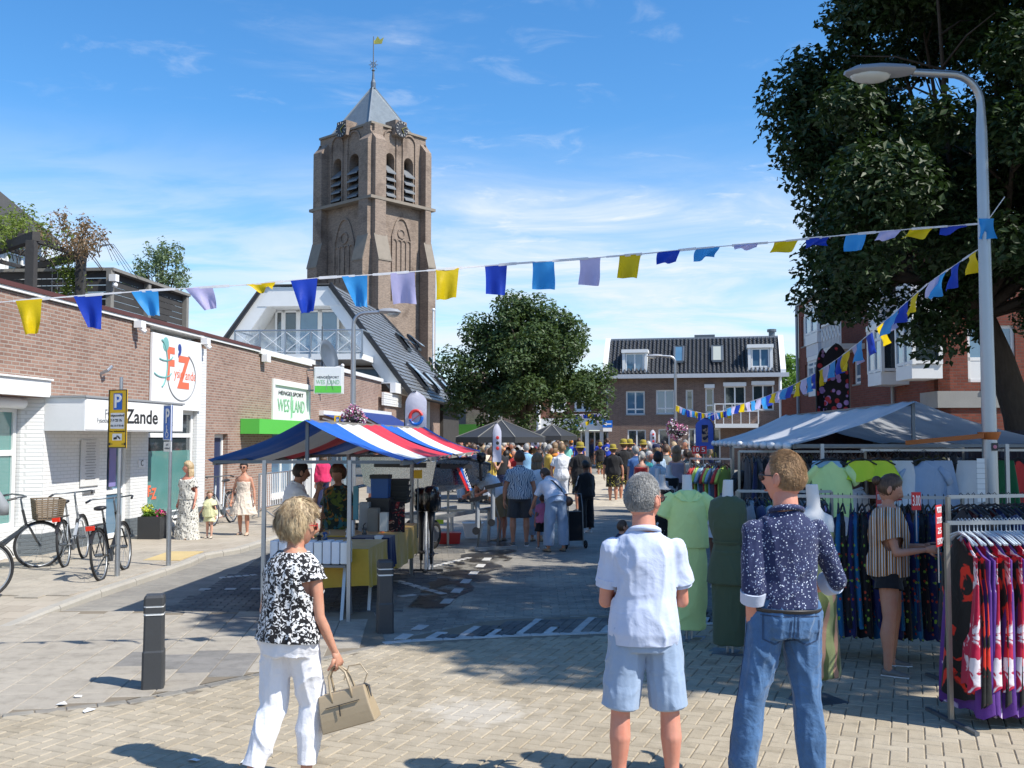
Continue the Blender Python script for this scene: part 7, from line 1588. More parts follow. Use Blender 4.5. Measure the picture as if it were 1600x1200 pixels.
rg = [(j['tp'](t), j['X']*(w*H+.016), j['Y']*(d*H+.016)) for t, w, d in ((.05,.094,.066),(.3,.082,.060),(.5,.085,.066),(.72,.092,.068))]; loft(m, rg, 20); q = remesh(m, .012, 2, wrinkles(.008, 16, 2), 'strapless_top'); q.materials.clear(); q.materials.append(crm); link('strapless_top', q, o); specs(o, j, dk_g, M_dark)
def dog():
 b = G(281, 838, ZP); o = thing('dog', 'small white fluffy dog at the feet of the woman in the white dress', 'dog', b, 2.1); fur = basic('white_fur', (.62,.60,.56), .9, 0, .35, 60, .9, .01); m = MB()
 m.tube([(0,-.16,.20), (0,-.05,.21), (0,.10,.21), (0,.17,.24)], [.075,.085,.09,.07], 12); m.ball((0,-.16,.20), .078); m.tube([(0,.15,.25), (0,.20,.32)], [.055,.05], 10); m.ball((0,.22,.34), (.062,.068,.058)); m.tube([(0,.25,.33), (0,.31,.315)], [.035,.026], 10); m.ball((0,.31,.317), .024)
 for sx in (-1, 1): m.tube([(sx*.045,.11,.2), (sx*.045,.12,.10), (sx*.045,.11,.0)], [.034,.022,.024], 8); m.tube([(sx*.045,-.14,.2), (sx*.05,-.10,.13), (sx*.05,-.17,.08), (sx*.05,-.15,.0)], [.045,.030,.020,.024], 8); m.tube([(sx*.05,.20,.38), (sx*.085,.19,.33), (sx*.08,.20,.28)], [.02,.028,.014], 8)
 m.tube([(0,-.20,.24), (0,-.27,.31), (0,-.25,.37)], [.022,.03,.014], 8); q = remesh(m, .010, 1, wrinkles(.018, 45, 5), 'body'); q.materials.clear(); q.materials.append(fur); link('body', q, o)
 for sx in (-.024, .024): m = MB(); m.ball((sx,.275,.355), .008, 8, 6); m.build('eye', M_dark, o)
 m = MB(); m.ball((0,.332,.325), .011, 8, 6); m.build('nose', M_dark, o); m = MB(); m.tube([(0,.17,.30), (-.2,.1,.55), (-.32,.1,.8)], .006, 5); m.build('leash', M_black, o)
dog()
loc, H = at(812, 853, 706); print1 = printmat('blue_white_leaf_shirt', (.50,.55,.60), [(.10,.16,.25)], 'swirl', 9, .62); person('sturdy man in blue and white patterned shirt and dark shorts seen from behind', loc, .05, H, 'tan', ('short', 'brown'), K(hy=-.1, tL=(-.08,0,-1), tR=(.08,0,-1), uL=(-.32,0,-1), uR=(.32,0,-1)), (print1, .30, .10, 1.1, 'shirt'), (greysh, .48, 1.0, 'shorts'), ((.12,.12,.12),1), 'm', 1.14, .012)
loc, H = at(838, 846, 711); person('long-haired woman in white top between the patterned-shirt man and the child', loc, -.4, H, 'fair', ('long', 'fairish'), K(hy=-.2, lean=.05), (white, .25, .05, 1, 'shirt'), (ltden, .95, .8, 'trousers'), ((.4,.3,.2),), 'f', 1.0, .014)
loc, H = at(784, 846, 716); person('man in white polo shirt and khaki shorts bending over the boat rail', loc, 1.0, H*1.02, 'red', ('short', 'fairish'), K(lean=.75, uL=(-.2,.7,-.7), fL=(0,.9,-.4), uR=(.2,.7,-.7), fR=(0,.9,-.4), hp=-.3), (white, .33, .05, .8, 'polo'), (khaki, .5, .8, 'shorts'), ((.3,.25,.2),), 'm', 1.05, .014)
loc, H = at(848, 857, 774); person('small child in pink T-shirt and black shorts beside the stooping woman', loc, .15, H, 'tan', ('short', 'brown'), K(uL=(-.3,.1,-1), uR=(.3,.1,-1), tL=(-.12,0,-1), tR=(.12,0,-1)), (cloth('pink_jersey', (.55,.17,.32)), .3, .12, 1.6, 'shirt'), (blackc, .45, 1.0, 'shorts'), ((.1,.1,.12),1), 'f', .95, .010)
loc, H = at(869, 862, 690); dots = printmat('white_spotted_top', (.68,.69,.76), [(.06,.07,.12)], 'dots', 13, .13); o, j = person('stooping woman in wide pale jeans and white spotted top with black shoulder strap', loc, .35, 1.66, 'tan', ('short', 'brown'), K(lean=.80, hp=-.5, hy=.3, tL=(-.10,.0,-1), sL=(-.04,0,-1), tR=(.10,0,-1), sR=(.04,0,-1), uL=(-.35,.25,-.9), fL=(-.1,.5,-.8), uR=(.40,-.1,-.7), fR=(.0,.2,-1)), (dots, .40, .0, .8, 'shirt'), (ltden, .96, 1.8, 'trousers'), ((.3,.22,.15),), 'f', 1.05, .012)
m = MB(); tp, X_, Y_ = j['tp'], j['X'], j['Y']; m.tube([tp(1.0)-X_*.10-Y_*.03, tp(.75)-Y_*.150, tp(.35)+X_*.10-Y_*.145, tp(.1)+X_*.19-Y_*.02], .013, 6); m.build('shoulder_strap', M_dark, o); m = MB(); m.ball(tp(.0)+X_*.22, (.10,.12,.09)); m.build('shoulder_bag', basic('brown_leather', (.10,.05,.03), .5), o, smooth=True)
loc, H = at(878, 800, 694); person('man in plain white short-sleeved shirt, back to the camera, behind the stooping woman', loc, .0, H, 'tan', ('short', 'fairish'), K(uL=(-.3,.1,-1), uR=(.3,.1,-1)), (white, .33, .12, 1, 'shirt'), (white, .55, 1, 'shorts'), ((.3,.3,.3),), 'm', 1.08, .014)
loc, H = at(916, 832, 721); o, j = person('youth in black tracksuit with white shoulder stripe looking down', loc, .55, H, 'brown', ('short', 'dark'), K(hp=-.45, tL=(-.06,0,-1), tR=(.06,0,-1), uL=(-.1,.35,-.9), fL=(.2,.7,-.3), uR=(.15,.1,-1), fR=(0,.3,-1)), (blackc, .98, .1, 1.5, 'jacket'), (blackc, .97, 1.8, 'trousers'), ((.6,.6,.6),1), 'm', 1.05, .012)
m = MB(); a, e, w = j['AL']; a = a+Vector((-.058,-.03,.03)); m.bar(a, a.lerp(e+Vector((-.055,-.03,0)), .8), .012, .012); m.build('white_stripe', M_white2, o)
o = thing('shopping_trolley', 'black two-wheeled shopping trolley beside the stooping woman', 'shopping trolley', G(896, 856), .3); m = MB(); m.prism([(-.16,-.12,.14), (.16,-.12,.14), (.16,.12,.14), (-.16,.12,.14)], (0,.05,.52)); m.build('bag', cloth('trolley_nylon', (.015,.015,.018)), o)
m = MB(); m.tube([(-.14,-.14,.06), (-.14,-.10,.75), (-.14,-.02,.98), (.14,-.02,.98), (.14,-.10,.75), (.14,-.14,.06)], .012, 6); m.build('frame', M_steeld, o)
for sx in (-.19, .19): m = MB(); m.tube([(sx,.06*math.cos(a)-.12,.07+.06*math.sin(a)) for a in np.linspace(0, 2*PI, 14, endpoint=False)], .018, 6, closed=True); m.tube([(sx-.02,-.12,.07),(sx+.02,-.12,.07)], .02, 6); m.build('wheel', M_black, o)
loc, H = at(972, 945, 850); person('small child walking, mostly hidden behind the man in the white polo shirt', loc, -1.2, 1.0, 'tan', ('short', 'brown'), K(tL=(0,.3,-1), tR=(0,-.5,-1), sR=(0,-.75,-1)), (navy, .3, .1, 1, 'shirt'), (navy, .4, 1, 'shorts'), ((.3,.2,.12),), 'm', .92, .012)
o, j = person('dark-haired man in white polo shirt resting chin on hand behind the stall', (-2.95, 13.3, 0), -1.15, 1.66, 'olive', ('short', 'dark'), K(lean=.18, hp=-.1, uR=(.1,.6,-.7), fR=(-.2,.35,.9), uL=(-.1,.3,-.9), fL=(.2,.8,-.2)), (white, .33, .08, 1, 'polo'), (navy, .97, .8, 'trousers'), ((.05,.05,.05),), 'm', 1.1, .014)
trop = printmat('tropical_print', (.020,.035,.030), [(.35,.16,.03), (.03,.13,.16), (.10,.14,.03)], 'blot', 8, .56); person('woman in dark tropical-print tunic with tied-up hair standing under the striped canopy', (-2.38, 13.7, 0), PI-.25, 1.60, 'olive', ('bob', 'brown'), K(hp=-.2, uL=(-.22,.05,-1), uR=(.22,.05,-1)), (trop, .36, .35, 1.8, 'shirt'), (trop, .9, .9, 'skirt'), ((.1,.1,.1),), 'f', 1.12, .014)
loc, H = at(583, 800, 708); person('man in navy top and pale shorts standing by the shop front behind the boxes', loc, -.6, 1.76, 'red', ('short', 'brown'), K(lean=.15), (navy, .3, .1, 1, 'shirt'), (ltden, .5, 1, 'shorts'), ((.2,.2,.2),), 'm', 1.1, .018)
loc, H = at(603, 795, 709); person('man in dark top and grey shorts leaning over goods at the shop front', loc, .8, 1.74, 'tan', ('short', 'dark'), K(lean=.5, uR=(.1,.6,-.7)), (blackc, .3, .1, 1, 'shirt'), (greysh, .5, 1, 'shorts'), ((.2,.2,.2),), 'm', 1.1, .018)
loc, H = at(504, 800, 716); person('woman in bright red-pink jacket by the shop window behind the barrier', loc, .4, 1.6, 'fair', ('long', 'brown'), {}, (cloth('magenta_jacket', (.62,.03,.12)), .9, .1, 1, 'jacket'), (navy, .95, 1, 'trousers'), ((.2,.2,.2),), 'f', 1.0, .018)
stripe = printmat('white_blouse_dark_ochre_stripes', (.62,.60,.57), [(.012,.015,.03), (.50,.20,.02)], 'stripe', 13, .6); loc, H = at(1392, 1049, 747)
o, j = person('young woman in striped blouse and black shorts looking at her phone between the racks', loc, -1.95, 1.68, 'tan', ('short', 'brown'), K(hp=-.42, hy=.15, tL=(-.20,.10,-1), sL=(-.08,-.1,-1), tR=(.22,.0,-1), sR=(.12,-.05,-1), uL=(-.25,.28,-1), fL=(.30,.95,.12), uR=(.20,.25,-1), fR=(-.15,1,.15), cL=.8, cR=.8), (stripe, .30, .12, 1.3, 'blouse'), (blackc, .22, 1.2, 'shorts'), ((.16,.15,.14),1), 'f', 1.12, .010)
m = MB(HM := j['HM']); m.ball((0,-.12,.02), (.04,.04,.04)); m.build('hair_bun', HR['brown'], o, smooth=True); w = j['AL'][2].lerp(j['AR'][2], .5)+Vector((0,.10,.03)); m = MB(); m.box(w.x-.035, w.x+.035, w.y-.07, w.y+.07, w.z, w.z+.010); ph = m.build('phone', M_dark, o)
o, j = person('bearded man in black turban and white shirt behind the clothes rail', (4.12, 12.0, 0), 1.35, 1.64, 'brown', ('short', 'dark'), {}, (white, .33, .08, 1, 'shirt'), (greysh, .97, .8, 'trousers'), ((.05,.05,.05),), 'm', 1.15, .016)
m = MB(j['HM']);
for k in range(5): m.tube([((.100-.008*k)*math.cos(a), (.115-.010*k)*math.sin(a)-.01, .045+.026*k+.02*math.sin(a+k)) for a in np.linspace(0, 2*PI, 18, endpoint=False)], .022, 7, closed=True)
m.ball((0,-.01,.11), (.08,.09,.07)); m.build('turban', cloth('turban_cloth', (.012,.012,.014)), o, smooth=True); m = MB(j['HM']); m.ball((0,.058,-.105), (.062,.052,.058), 12, 10); m.build('beard', HR['dark'], o, smooth=True)
loc, H = at(1122, 920, 742); person('dark-haired woman in black tank top and white shorts bending behind the mannequins', loc, -1.2, 1.63, 'brown', ('long', 'dark'), K(lean=.55, hp=-.5, uL=(-.1,.5,-.8), fL=(0,.7,-.6), uR=(.1,.5,-.8), fR=(0,.7,-.6)), (blackc, 0, .0, .6, 'tank'), (cloth('white_denim', (.6,.62,.66)), .25, 1, 'shorts'), ((.5,.5,.5),1), 'f', 1.02, .014)
banana = printmat('black_yellow_blotch_shorts', (.012,.012,.012), [(.60,.52,.10)], 'blot', 14, .60); yh = cloth('yellow_hat_cloth', (.30,.235,.03)); BT = (blackc, .35, .12, 1.1, 'shirt'); BS = (banana, .5, 1.6, 'shorts'); A = K(uL=(-.35,.1,-1), uR=(.35,.1,-1))
for i, (px, ft, hd, rz, lb, bt) in enumerate(((958,786,697,-.3,'shorter man in yellow bucket hat and black T-shirt, left in the hatted group',BS), (975,784,689,.1,'broad man in yellow bucket hat with patterned shorts, nearest of the group',BS), (984,781,689,-.2,'man in yellow bucket hat half hidden behind the broad hatted man',BS), (1006,776,690,.4,'man in yellow bucket hat and black top, right of the other yellow hats',BS), (907,800,694,.3,'man in black with yellow-edged cap behind the youth in the tracksuit',BS), (944-6,748,693,.2,'man with pale yellow bucket hat further back beside the blue shirts',BS))):
 loc, H = at(px, ft, hd); o, j = person(lb, loc, rz, H, 'tan', ('short', 'brown'), A, BT, bt, ((.1,.1,.1),), 'm', 1.2 if i != 5 else 1, .018, 'people in yellow bucket hats'); hat(o, j, yh)
blu = cloth('royal_blue_jersey', (.015,.05,.42))
for i, (px, ft, hd, rz) in enumerate(((905,743,682,.0), (949,741,684,-.2), (937,738,688,.2), (893,741,690,.6))):
 loc, H = at(px, ft, hd); o, j = person(['tall man in royal blue shirt with round white emblem, left of the pair', 'man in royal blue shirt with round emblem, right of the pair', 'person in blue shirt partly hidden between the two with round emblems', 'person in blue shirt and orange cap turned sideways'][i], loc, rz, min(H, 1.95), 'fair', ('short', 'brown'), A if i != 3 else {}, (blu, .35, .12, 1, 'shirt'), (blackc, .42, 1.2, 'shorts'), ((.1,.1,.1),), 'm', 1.05, .02, 'people in royal blue shirts')
 if i < 2: m = MB(); c = j['tp'](.62)-j['Y']*.155; m.prism([c+j['X']*.11*math.cos(2*PI*k/18)+j['up']*.12*math.sin(2*PI*k/18) for k in range(18)], (0,-.012,0)); e_ = m.build('emblem', M_white2, o); m = MB(); m.prism([c+j['X']*.055*math.cos(2*PI*k/12)+j['up']*.05*math.sin(2*PI*k/12)+Vector((0,-.012,0)) for k in range(12)], (0,-.006,0)); m.build('emblem_figure', blu, e_)
 if i == 3: hat(o, j, cloth('orange_cap', (.75,.22,.02)), cap=True)
more = [(994,800,698,.2,'grey','f',(cloth('mid_blue_top', (.06,.14,.34)),.25,.1,1,'shirt'),'woman with short grey hair in mid blue top beside the hatted men','short'), (1003,812,707,-.6,'grey','f',(cloth('red_top', (.42,.03,.03)),0,.05,1,'tank'),'woman in sleeveless red top with grey ponytail','pony'), (1026,802,697,.1,'fairish','m',(cloth('sky_shirt', (.35,.47,.62)),.33,.1,1,'shirt'),'man in navy cap and light blue shirt in the right-hand crowd','short'), (1029,822,709,-.1,'dark','f',(cloth('powder_top', (.40,.52,.64)),.3,.05,1,'shirt'),'woman with dark bobbed hair and powder blue top in front of the crowd','bob'), (1041,800,696,.3,'brown','m',(cloth('dull_grey', (.20,.21,.20)),.33,.1,1,'shirt'),'cropped-haired man in grey shirt right of the navy cap','crop'), (1058,812,699,-.4,'fairish','f',(cloth('mauve_grey', (.30,.27,.33)),.0,.05,1,'tank'),'woman with long fair hair in mauve-grey dress','long'), (1074,808,703,.2,'brown','f',(printmat('black_white_floral', (.02,.02,.02), [(.5,.55,.5)], 'swirl', 8, .6),.3,.1,1,'shirt'),'woman in black and white floral top left of the T-shirt rack','short'), (885,758,688,.3,'grey','m',(cloth('mint_shirt', (.18,.48,.45)),.33,.1,1,'shirt'),'reddish-faced man in mint green shirt left of the blue shirts','crop'), (852,752,694,-.6,'dark','m',(cloth('bottle_green', (.02,.09,.045)),.33,.1,1,'shirt'),'dark-haired man in bottle green T-shirt in the middle crowd','short'), (988,756,698,.1,'grey','m',(white,.3,.1,1,'shirt'),'man raising both hands to a camera between the yellow hats','short')]
for i, (px, ft, hd, rz, hc_, sx, tpc, lb, st) in enumerate(more):
 loc, H = at(px, ft, hd); ps = K(uL=(-.3,.5,.5), fL=(.3,.1,1), uR=(.3,.5,.5), fR=(-.3,.1,1)) if i == 9 else {}
 o, j = person(lb, loc, rz, min(H, 1.9), 'red' if i in (7,9) else 'fair', (st, hc_), ps, tpc, (greysh if i % 2 else ltden, .95 if i % 3 else .5, 1, 'trousers' if i % 3 else 'shorts'), ((.15,.13,.12),), sx, 1.05, .019)
 if i == 2: hat(o, j, navy, cap=True)
# ------------------------------------------------------------------ the far crowd: one figure of each kind, then copies
ARC = []
for i, (sx, st, sl, bt, ps, bd) in enumerate((('m','short',.35,('shorts',.48),{},1.08), ('f','long',.25,('trousers',.95),K(hy=.4),1.0), ('m','crop',.33,('trousers',.96),K(uL=(-.3,.4,-.8), fL=(.6,.7,.1), uR=(.3,.4,-.8), fR=(-.6,.7,.1)),1.15), ('f','bob',.0,('skirt',.8),K(uR=(.3,.3,-.8), fR=(-.2,.5,.7)),1.08), ('f','pony',.3,('shorts',.35),K(hy=-.5),.98), ('m','short',.9,('trousers',.97),K(hy=-.3, hp=-.2),1.05))):
 o, j = person('placeholder', (0,0,0), 0, 1.74 if sx == 'm' else 1.66, 'fair', (st, 'brown'), ps, (white, sl, .08, 1, 'shirt' if sl else 'tank'), (greysh, bt[1], 1, bt[0]), ((.1,.1,.1),), sx, bd, .024); ARC.append(o)
TC = [('white', (.70,.70,.72)), ('navy', (.02,.03,.09)), ('black', (.015,.015,.018)), ('salmon', (.60,.25,.18)), ('red', (.45,.03,.03)), ('sky blue', (.22,.42,.62)), ('cream', (.62,.55,.43)), ('grey', (.25,.26,.27)), ('orange', (.65,.22,.03)), ('olive green', (.11,.14,.06)), ('pink', (.62,.30,.36)), ('turquoise', (.06,.36,.36)), ('mustard', (.50,.34,.06))]
TM = [(n, cloth(n.replace(' ', '_')+'_top_cloth', c)) for n, c in TC]; BM_ = [greysh, ltden, khaki, navy, blackc, whitej]; HN = {'blond': 'blond', 'fairish': 'light brown', 'grey': 'grey', 'brown': 'brown', 'dark': 'dark', 'white': 'white'}
ORD = ['first','second','third','fourth','fifth','sixth','seventh','eighth','ninth','tenth','eleventh','twelfth','thirteenth','fourteenth','fifteenth','sixteenth','seventeenth','eighteenth','nineteenth','twentieth','twenty-first','twenty-second','twenty-third','twenty-fourth','twenty-fifth','twenty-sixth']
cr = random.Random(77); used = [False]*6
rows = [('front row left of the square', 22, 716, 868, 30, 34), ('second row left of the square', 24, 706, 876, 36, 40), ('back row under the parasols', 25, 712, 882, 43, 48), ('front row right of the yellow hats', 11, 1008, 1112, 24, 29), ('second row right of the yellow hats', 10, 1000, 1112, 34, 38), ('back row in front of the tiled house', 12, 992, 1115, 43, 50)]
for rn, n, x0, x1, Y0, Y1 in rows:
 for k in range(n):
  px = x0+(x1-x0)*(k+.5+cr.uniform(-.3,.3))/n; Y = cr.uniform(Y0, Y1); a = cr.choice([0,0,1,2,2,3,4,5]) if n > 9 else cr.randrange(6); q = P(px, 684, Y); tn, tmat = cr.choice(TM); hn = cr.choice(['blond','fairish','grey','brown','dark','white','brown','grey']); rz = cr.uniform(-1.3, -.2) if px < 900 else cr.uniform(.2, 1.2)
  if cr.random() < .4: rz = cr.uniform(1.5, 4.2)
  lb = '%s top, %s hair, %s from left, %s' % (tn, HN[hn], ORD[k], rn); pass
  if not used[a]: c = ARC[a]; used[a] = True; c.location = (q.x, Y, 0); c.rotation_euler = (0,0,rz)
  else: c = dup(ARC[a], (q.x, Y, 0), rz, lb, None, cr.uniform(.93, 1.09))
  c['label'] = lb; c['group'] = 'people in the far crowd'; sk = SK[cr.choice(['fair','fair','red','tan','olive','tan','brown'])]; bm_ = cr.choice(BM_)
  for ch in c.children:
   nm = ch.name.split('.')[0]
   if nm == 'body': setmat(ch, sk, 0)
   elif nm == 'hair': setmat(ch, HR[hn])
   elif nm in ('shirt', 'tank_top', 'collar'): setmat(ch, tmat)
   elif nm in ('trousers', 'shorts', 'skirt'): setmat(ch, bm_)
for i, u in enumerate(used):
 if not u:
  for c in [ARC[i]]+list(ARC[i].children_recursive): D.objects.remove(c)
# ------------------------------------------------------------------ left market stalls
SRZ = math.atan2(1, .075); M_canvas = stripedcanvas('striped_canvas', [(.02,.12,.50), (.70,.70,.70), (.58,.03,.045)], 3.9, 0.12, 0, .55, .04)
M_ycloth = cloth('golden_satin', (.50,.31,.035), .38, .9, 5, .12); M_canvw = stripedcanvas('white_canvas', [(.74,.77,.82), (.78,.80,.84)], 2.0, 0, 0, .5, .30)
def canopy(o, L, y0, yr, y1, ze, zr, mat, sag=.06, x0=-.12, name='canopy'):
 def fn(u, v):
  x = x0+(L-x0+.1)*u; end = 1-.0*u
  if v < .5: t = v*2; y = y0+(yr-y0)*t; z = ze+(zr-ze)*t
  else: t = 2-v*2; y = y1+(yr-y1)*t; z = ze+(zr-ze)*t
  s = math.sin(PI*t); w = .02*math.sin(u*19+v*3)*(1-t)+.010*math.sin(u*47+v*9)
  return (x, y, z-sag*s-.05*math.sin(PI*u)*(1-t*.5)+w)
 m = MB(); m.grid(fn, 30, 24); c = m.build(name, mat, o, smooth=True, fixn=False); return c
def stall(loc, L, label, y0=-.6, y1=1.55, py=(0,.95), ze=1.755, zr=2.2, mat=None, rz=SRZ, bars=M_steel, group='striped market stalls'):
 o = thing('market_stall', label, 'market stall', loc, rz, group); yr = (py[0]+py[1])/2
 for x in (0, L):
  for y in py: m = MB(); m.bar((x, y, 0), (x, y, ze), .04); m.build('post', bars, o)
  m = MB(); m.bar((x, y0+.03, ze-.02), (x, y1-.03, ze-.02), .035); m.build('crossbar', M_steeld, o); m = MB(); m.bar((x, yr, ze), (x, yr, zr), .035); m.build('king_post', M_steeld, o)
 for y, z in ((y0+.03, ze), (yr, zr), (y1-.03, ze)): m = MB(); m.bar((0, y, z-.03), (L, y, z-.03), .035, .05); m.build('rail', M_greywood, o)
 canopy(o, L, y0, yr, y1, ze, zr, mat or M_canvas); return o
S1_ = stall((-1.77, 10.9, 0), 3.85, 'nearer blue white and red striped market stall with yellow covered table')
S2_ = stall((-1.77+.075*3.9, 14.8, 0), 3.85, 'farther blue white and red striped market stall beside the aluminium boat')
Fm = frame(S1_)
def wp(x, y, z): return Fm @ Vector((x, y, z))
def clothbox(o, x0, x1, y0, y1, zt, zb, mat, name, seed=0):
 """tablecloth: top sheet and wavy hanging sides"""
 m = MB(); m.box(x0, x1, y0, y1, zt-.004, zt+.004); per = []; n = 60; P_ = 2*((x1-x0)+(y1-y0))
 def pp(t):
  d = t*P_; a = x1-x0; b = y1-y0
  if d < a: return x0+d, y0, (0, -1)
  if d < a+b: return x1, y0+d-a, (1, 0)
  if d < 2*a+b: return x1-(d-a-b), y1, (0, 1)
  return x0, y1-(d-2*a-b), (-1, 0)
 def fn(u, v): x, y, nn = pp(u % 1); w = (.018+.012*math.sin(u*31+seed))*math.sin(u*88+seed)*v+.012*v; return (x+nn[0]*w, y+nn[1]*w, zt-(zt-zb)*v*(1+.05*math.sin(u*17)))
 m.grid(fn, 120, 6); return m.build(name, mat, o, smooth=40, fixn=False)
def table(x0, x1, y0, y1, z, label):
 o = thing('trestle_table', label, 'table', wp(0,0,0), SRZ, 'tables in the striped stalls'); m = MB(); m.box(x0, x1, y0, y1, z-.03, z-.006); m.build('tabletop', M_greywood, o)
 for x in (x0+.1, x1-.1):
  for y in (y0+.06, y1-.06): m = MB(); m.bar((x, y, 0), (x+.15*(1 if x < (x0+x1)/2 else -1), y, z-.03), .035); m.build('leg', M_steel, o)
table(.0, .62, .04, .93, .62, 'low front table carrying the row of white paper bags'); table(.65, 3.7, -.12, .93, .75, 'long stall table covered with golden yellow cloth')
def yc(x0, x1, z, label): o = thing('tablecloth', label, 'tablecloth', wp(0,0,0), SRZ); clothbox(o, x0, x1, -.15, .9, z+.002, .34, M_ycloth, 'cloth', x0)
yc(.28, 1.35, .757, 'golden yellow satin cloth over the front of the stall table'); yc(1.75, 3.65, .757, 'golden yellow cloth hanging over the rear stall table')
o = thing('folded_jacket', 'navy blue cloth draped over the corner of the yellow table', 'cloth', wp(0,0,0), SRZ); clothbox(o, 1.36, 1.74, -.17, .3, .775, .42, navy, 'cloth', 3)
def crate(name, label, cat, c, sx, sy, sz, mat, rz=SRZ, lid=None, rim=True, taper=.92, group=None):
 o = thing(name, label, cat, c, rz, group); m = MB(); a, b = sx/2, sy/2; q = taper
 m.add([(-a*q,-b*q,0),(a*q,-b*q,0),(a*q,b*q,0),(-a*q,b*q,0),(-a,-b,sz),(a,-b,sz),(a,b,sz),(-a,b,sz)], [(0,3,2,1),(4,5,6,7),(0,1,5,4),(1,2,6,5),(2,3,7,6),(3,0,4,7)]); bo = m.build('box', mat, o); md = bo.modifiers.new('b', 'BEVEL'); md.width = min(.012, sx*.06); md.segments = 2
 if rim: m = MB(); m.box(-a-.008, a+.008, -b-.008, b+.008, sz-.015, sz+.01 if lid is None else sz+.035); m.build('lid' if lid else 'rim', lid or mat, o)
 return o
for k in range(9): c = wp(.12, .06+.098*k, .622); crate('paper_bag', 'white paper bag, %s from the right in the row on the low front table' % ORD[k], 'paper bag', c, .20, .088, .24+.006*(k % 3), white if k % 3 else M_white, rim=False, taper=1, group='row of white paper bags')
pw = basic('grey_crate', (.03,.033,.033), .6); cb = basic('cooler_blue', (.015,.09,.30), .4)
def px3(px, py, Y): return P(px, py, Y)
crate('storage_bin', 'black plastic bin standing under the blue cool box', 'bin', px3(594, 812, 13.2), .30, .3, .28, M_dark); crate('cool_box', 'upright blue cool box with grey lid on the black bin', 'cool box', px3(595, 779, 13.2), .21, .24, .28, cb, lid=pw)
for k in range(4): crate('storage_case', 'dark case, %s from the bottom of the stack right of the cool box' % ORD[k], 'case', px3(625, 786-9.3*k, 13.6), .25, .25, .075, pw, SRZ+.05*k, group='stack of dark cases')
for k, (px, py, w, h, mt, lb) in enumerate(((570,828,.13,.36,M_greypaint,'tall grey carton at the left of the goods on the table'),(584,830,.14,.30,M_greywood,'brown carton next to the grey one'),(600,830,.10,.24,M_cream,'narrow pale carton beside the dark poster'),(548,838,.08,.20,white,'white bottle-shaped pack behind the post'),(556,812,.06,.42,basic('pale_teal',(.08,.25,.30),.5),'tall teal packet behind the stall post'))): crate('carton', lb, 'carton', px3(px, py, 13.0-.1*k), w, w, h, mt, rim=False, taper=1)
for k, (px, py) in enumerate(((578,848),(592,843))): crate('reel_box', ['left small white reel box on the table front','right small white reel box on the table front'][k], 'box', px3(px, py, 12.3), .12, .10, .05, white, rim=False, taper=.8)
rr = random.Random(6)
for k in range(9):
 b = wp(.9+.33*k, .10+rr.random()*.6, .765); mt = [M_dark, cb, M_white2, M_steeld, M_orange][k % 5]; o = thing('fishing_reel', '%s fishing reel from the front of the yellow table' % ORD[k], 'fishing reel', b, k, 'fishing tackle on the table'); m = MB(); m.lathe([(.03,0),(.035,.02),(.022,.03),(.022,.06),(.035,.07),(.02,.09)], 12); m.build('spool', mt, o, smooth=40); m = MB(); m.tube([(.03,0,.04),(.08,0,.06),(.08,0,.10)], .007, 6); m.build('handle', M_steel, o); m = MB(); m.tube([(0,.02,.08),(0,.06,.12),(0,-.04,.14)], .006, 5); m.build('foot', M_dark, o)
o = thing('poster_board', 'dark poster board with red and pale figures on the stall table', 'poster', px3(617, 832, 13.2), .1); m = MB(); m.box(-.13, .13, 0, .02, 0, .40); m.build('board', printmat('poster_print', (.02,.015,.02), [(.30,.03,.03), (.45,.30,.22)], 'blot', 14, .60), o)
def outboard(c, label, s=1, rz=0):
 o = thing('outboard_motor', label, 'outboard motor', c, rz, 'outboard motors'); m = MB(); loft(m, [((0,0,z*s), (a*s,0,0), (0,b*s,0)) for z, a, b in ((0,.05,.09),(.03,.10,.16),(.14,.125,.20),(.28,.125,.20),(.36,.10,.17),(.38,.05,.10))], 16); m.build('cowling', basic('black_gloss', (.012,.012,.014), .12, 0, .1, 20, .02), o, smooth=True)
 m = MB(); loft(m, [((0,.02*s,z*s), (a*s,0,0), (0,b*s,0)) for z, a, b in ((-.75,.02,.06),(-.55,.025,.07),(-.30,.03,.07),(0,.06,.08))], 10); m.build('leg', M_dark, o, smooth=True); m = MB(); m.tube([(0,-.12*s,-.62*s),(0,.14*s,-.62*s)], [.02*s,.045*s], 8)
 m.build('gearcase', M_dark, o); pr = MB()
 for k in range(3): a = 2*PI*k/3; pr.bar((0,.16*s,-.62*s), (.09*s*math.cos(a),.17*s,-.62*s+.09*s*math.sin(a)), .045*s, .008)
 pr.build('propeller', M_steeld, o); m = MB(); m.tube([(.08*s*math.cos(a)*1.62,-.0,.19*s+.19*s*math.sin(a)) for a in np.linspace(-PI/2, PI/2, 10)], .008*s, 5); m.build('trim_strip', M_chrome, o)
outboard(px3(674, 800, 14.6), 'glossy black outboard motor hanging at the right of the striped stall', 1.0); outboard(px3(659, 800, 14.9), 'second black outboard motor partly hidden behind the glossy one', .95, .4)
o = thing('motor_stand', 'pale upright tube stand under the black outboard motors', 'stand', G(666, 893));
for dx, r, mt in ((-.08,.012,M_dark),(-.01,.022,M_white2),(.04,.022,M_white2),(.09,.018,M_steel)): m = MB(); m.tube([(dx,0,.03),(dx,0,1.05)], r, 8); m.build('upright', mt, o)
m = MB(); m.bar((-.25,0,.02),(.25,0,.02),.05,.03); m.bar((0,-.25,.021),(0,.25,.021),.05,.032); m.build('foot', M_dark, o)
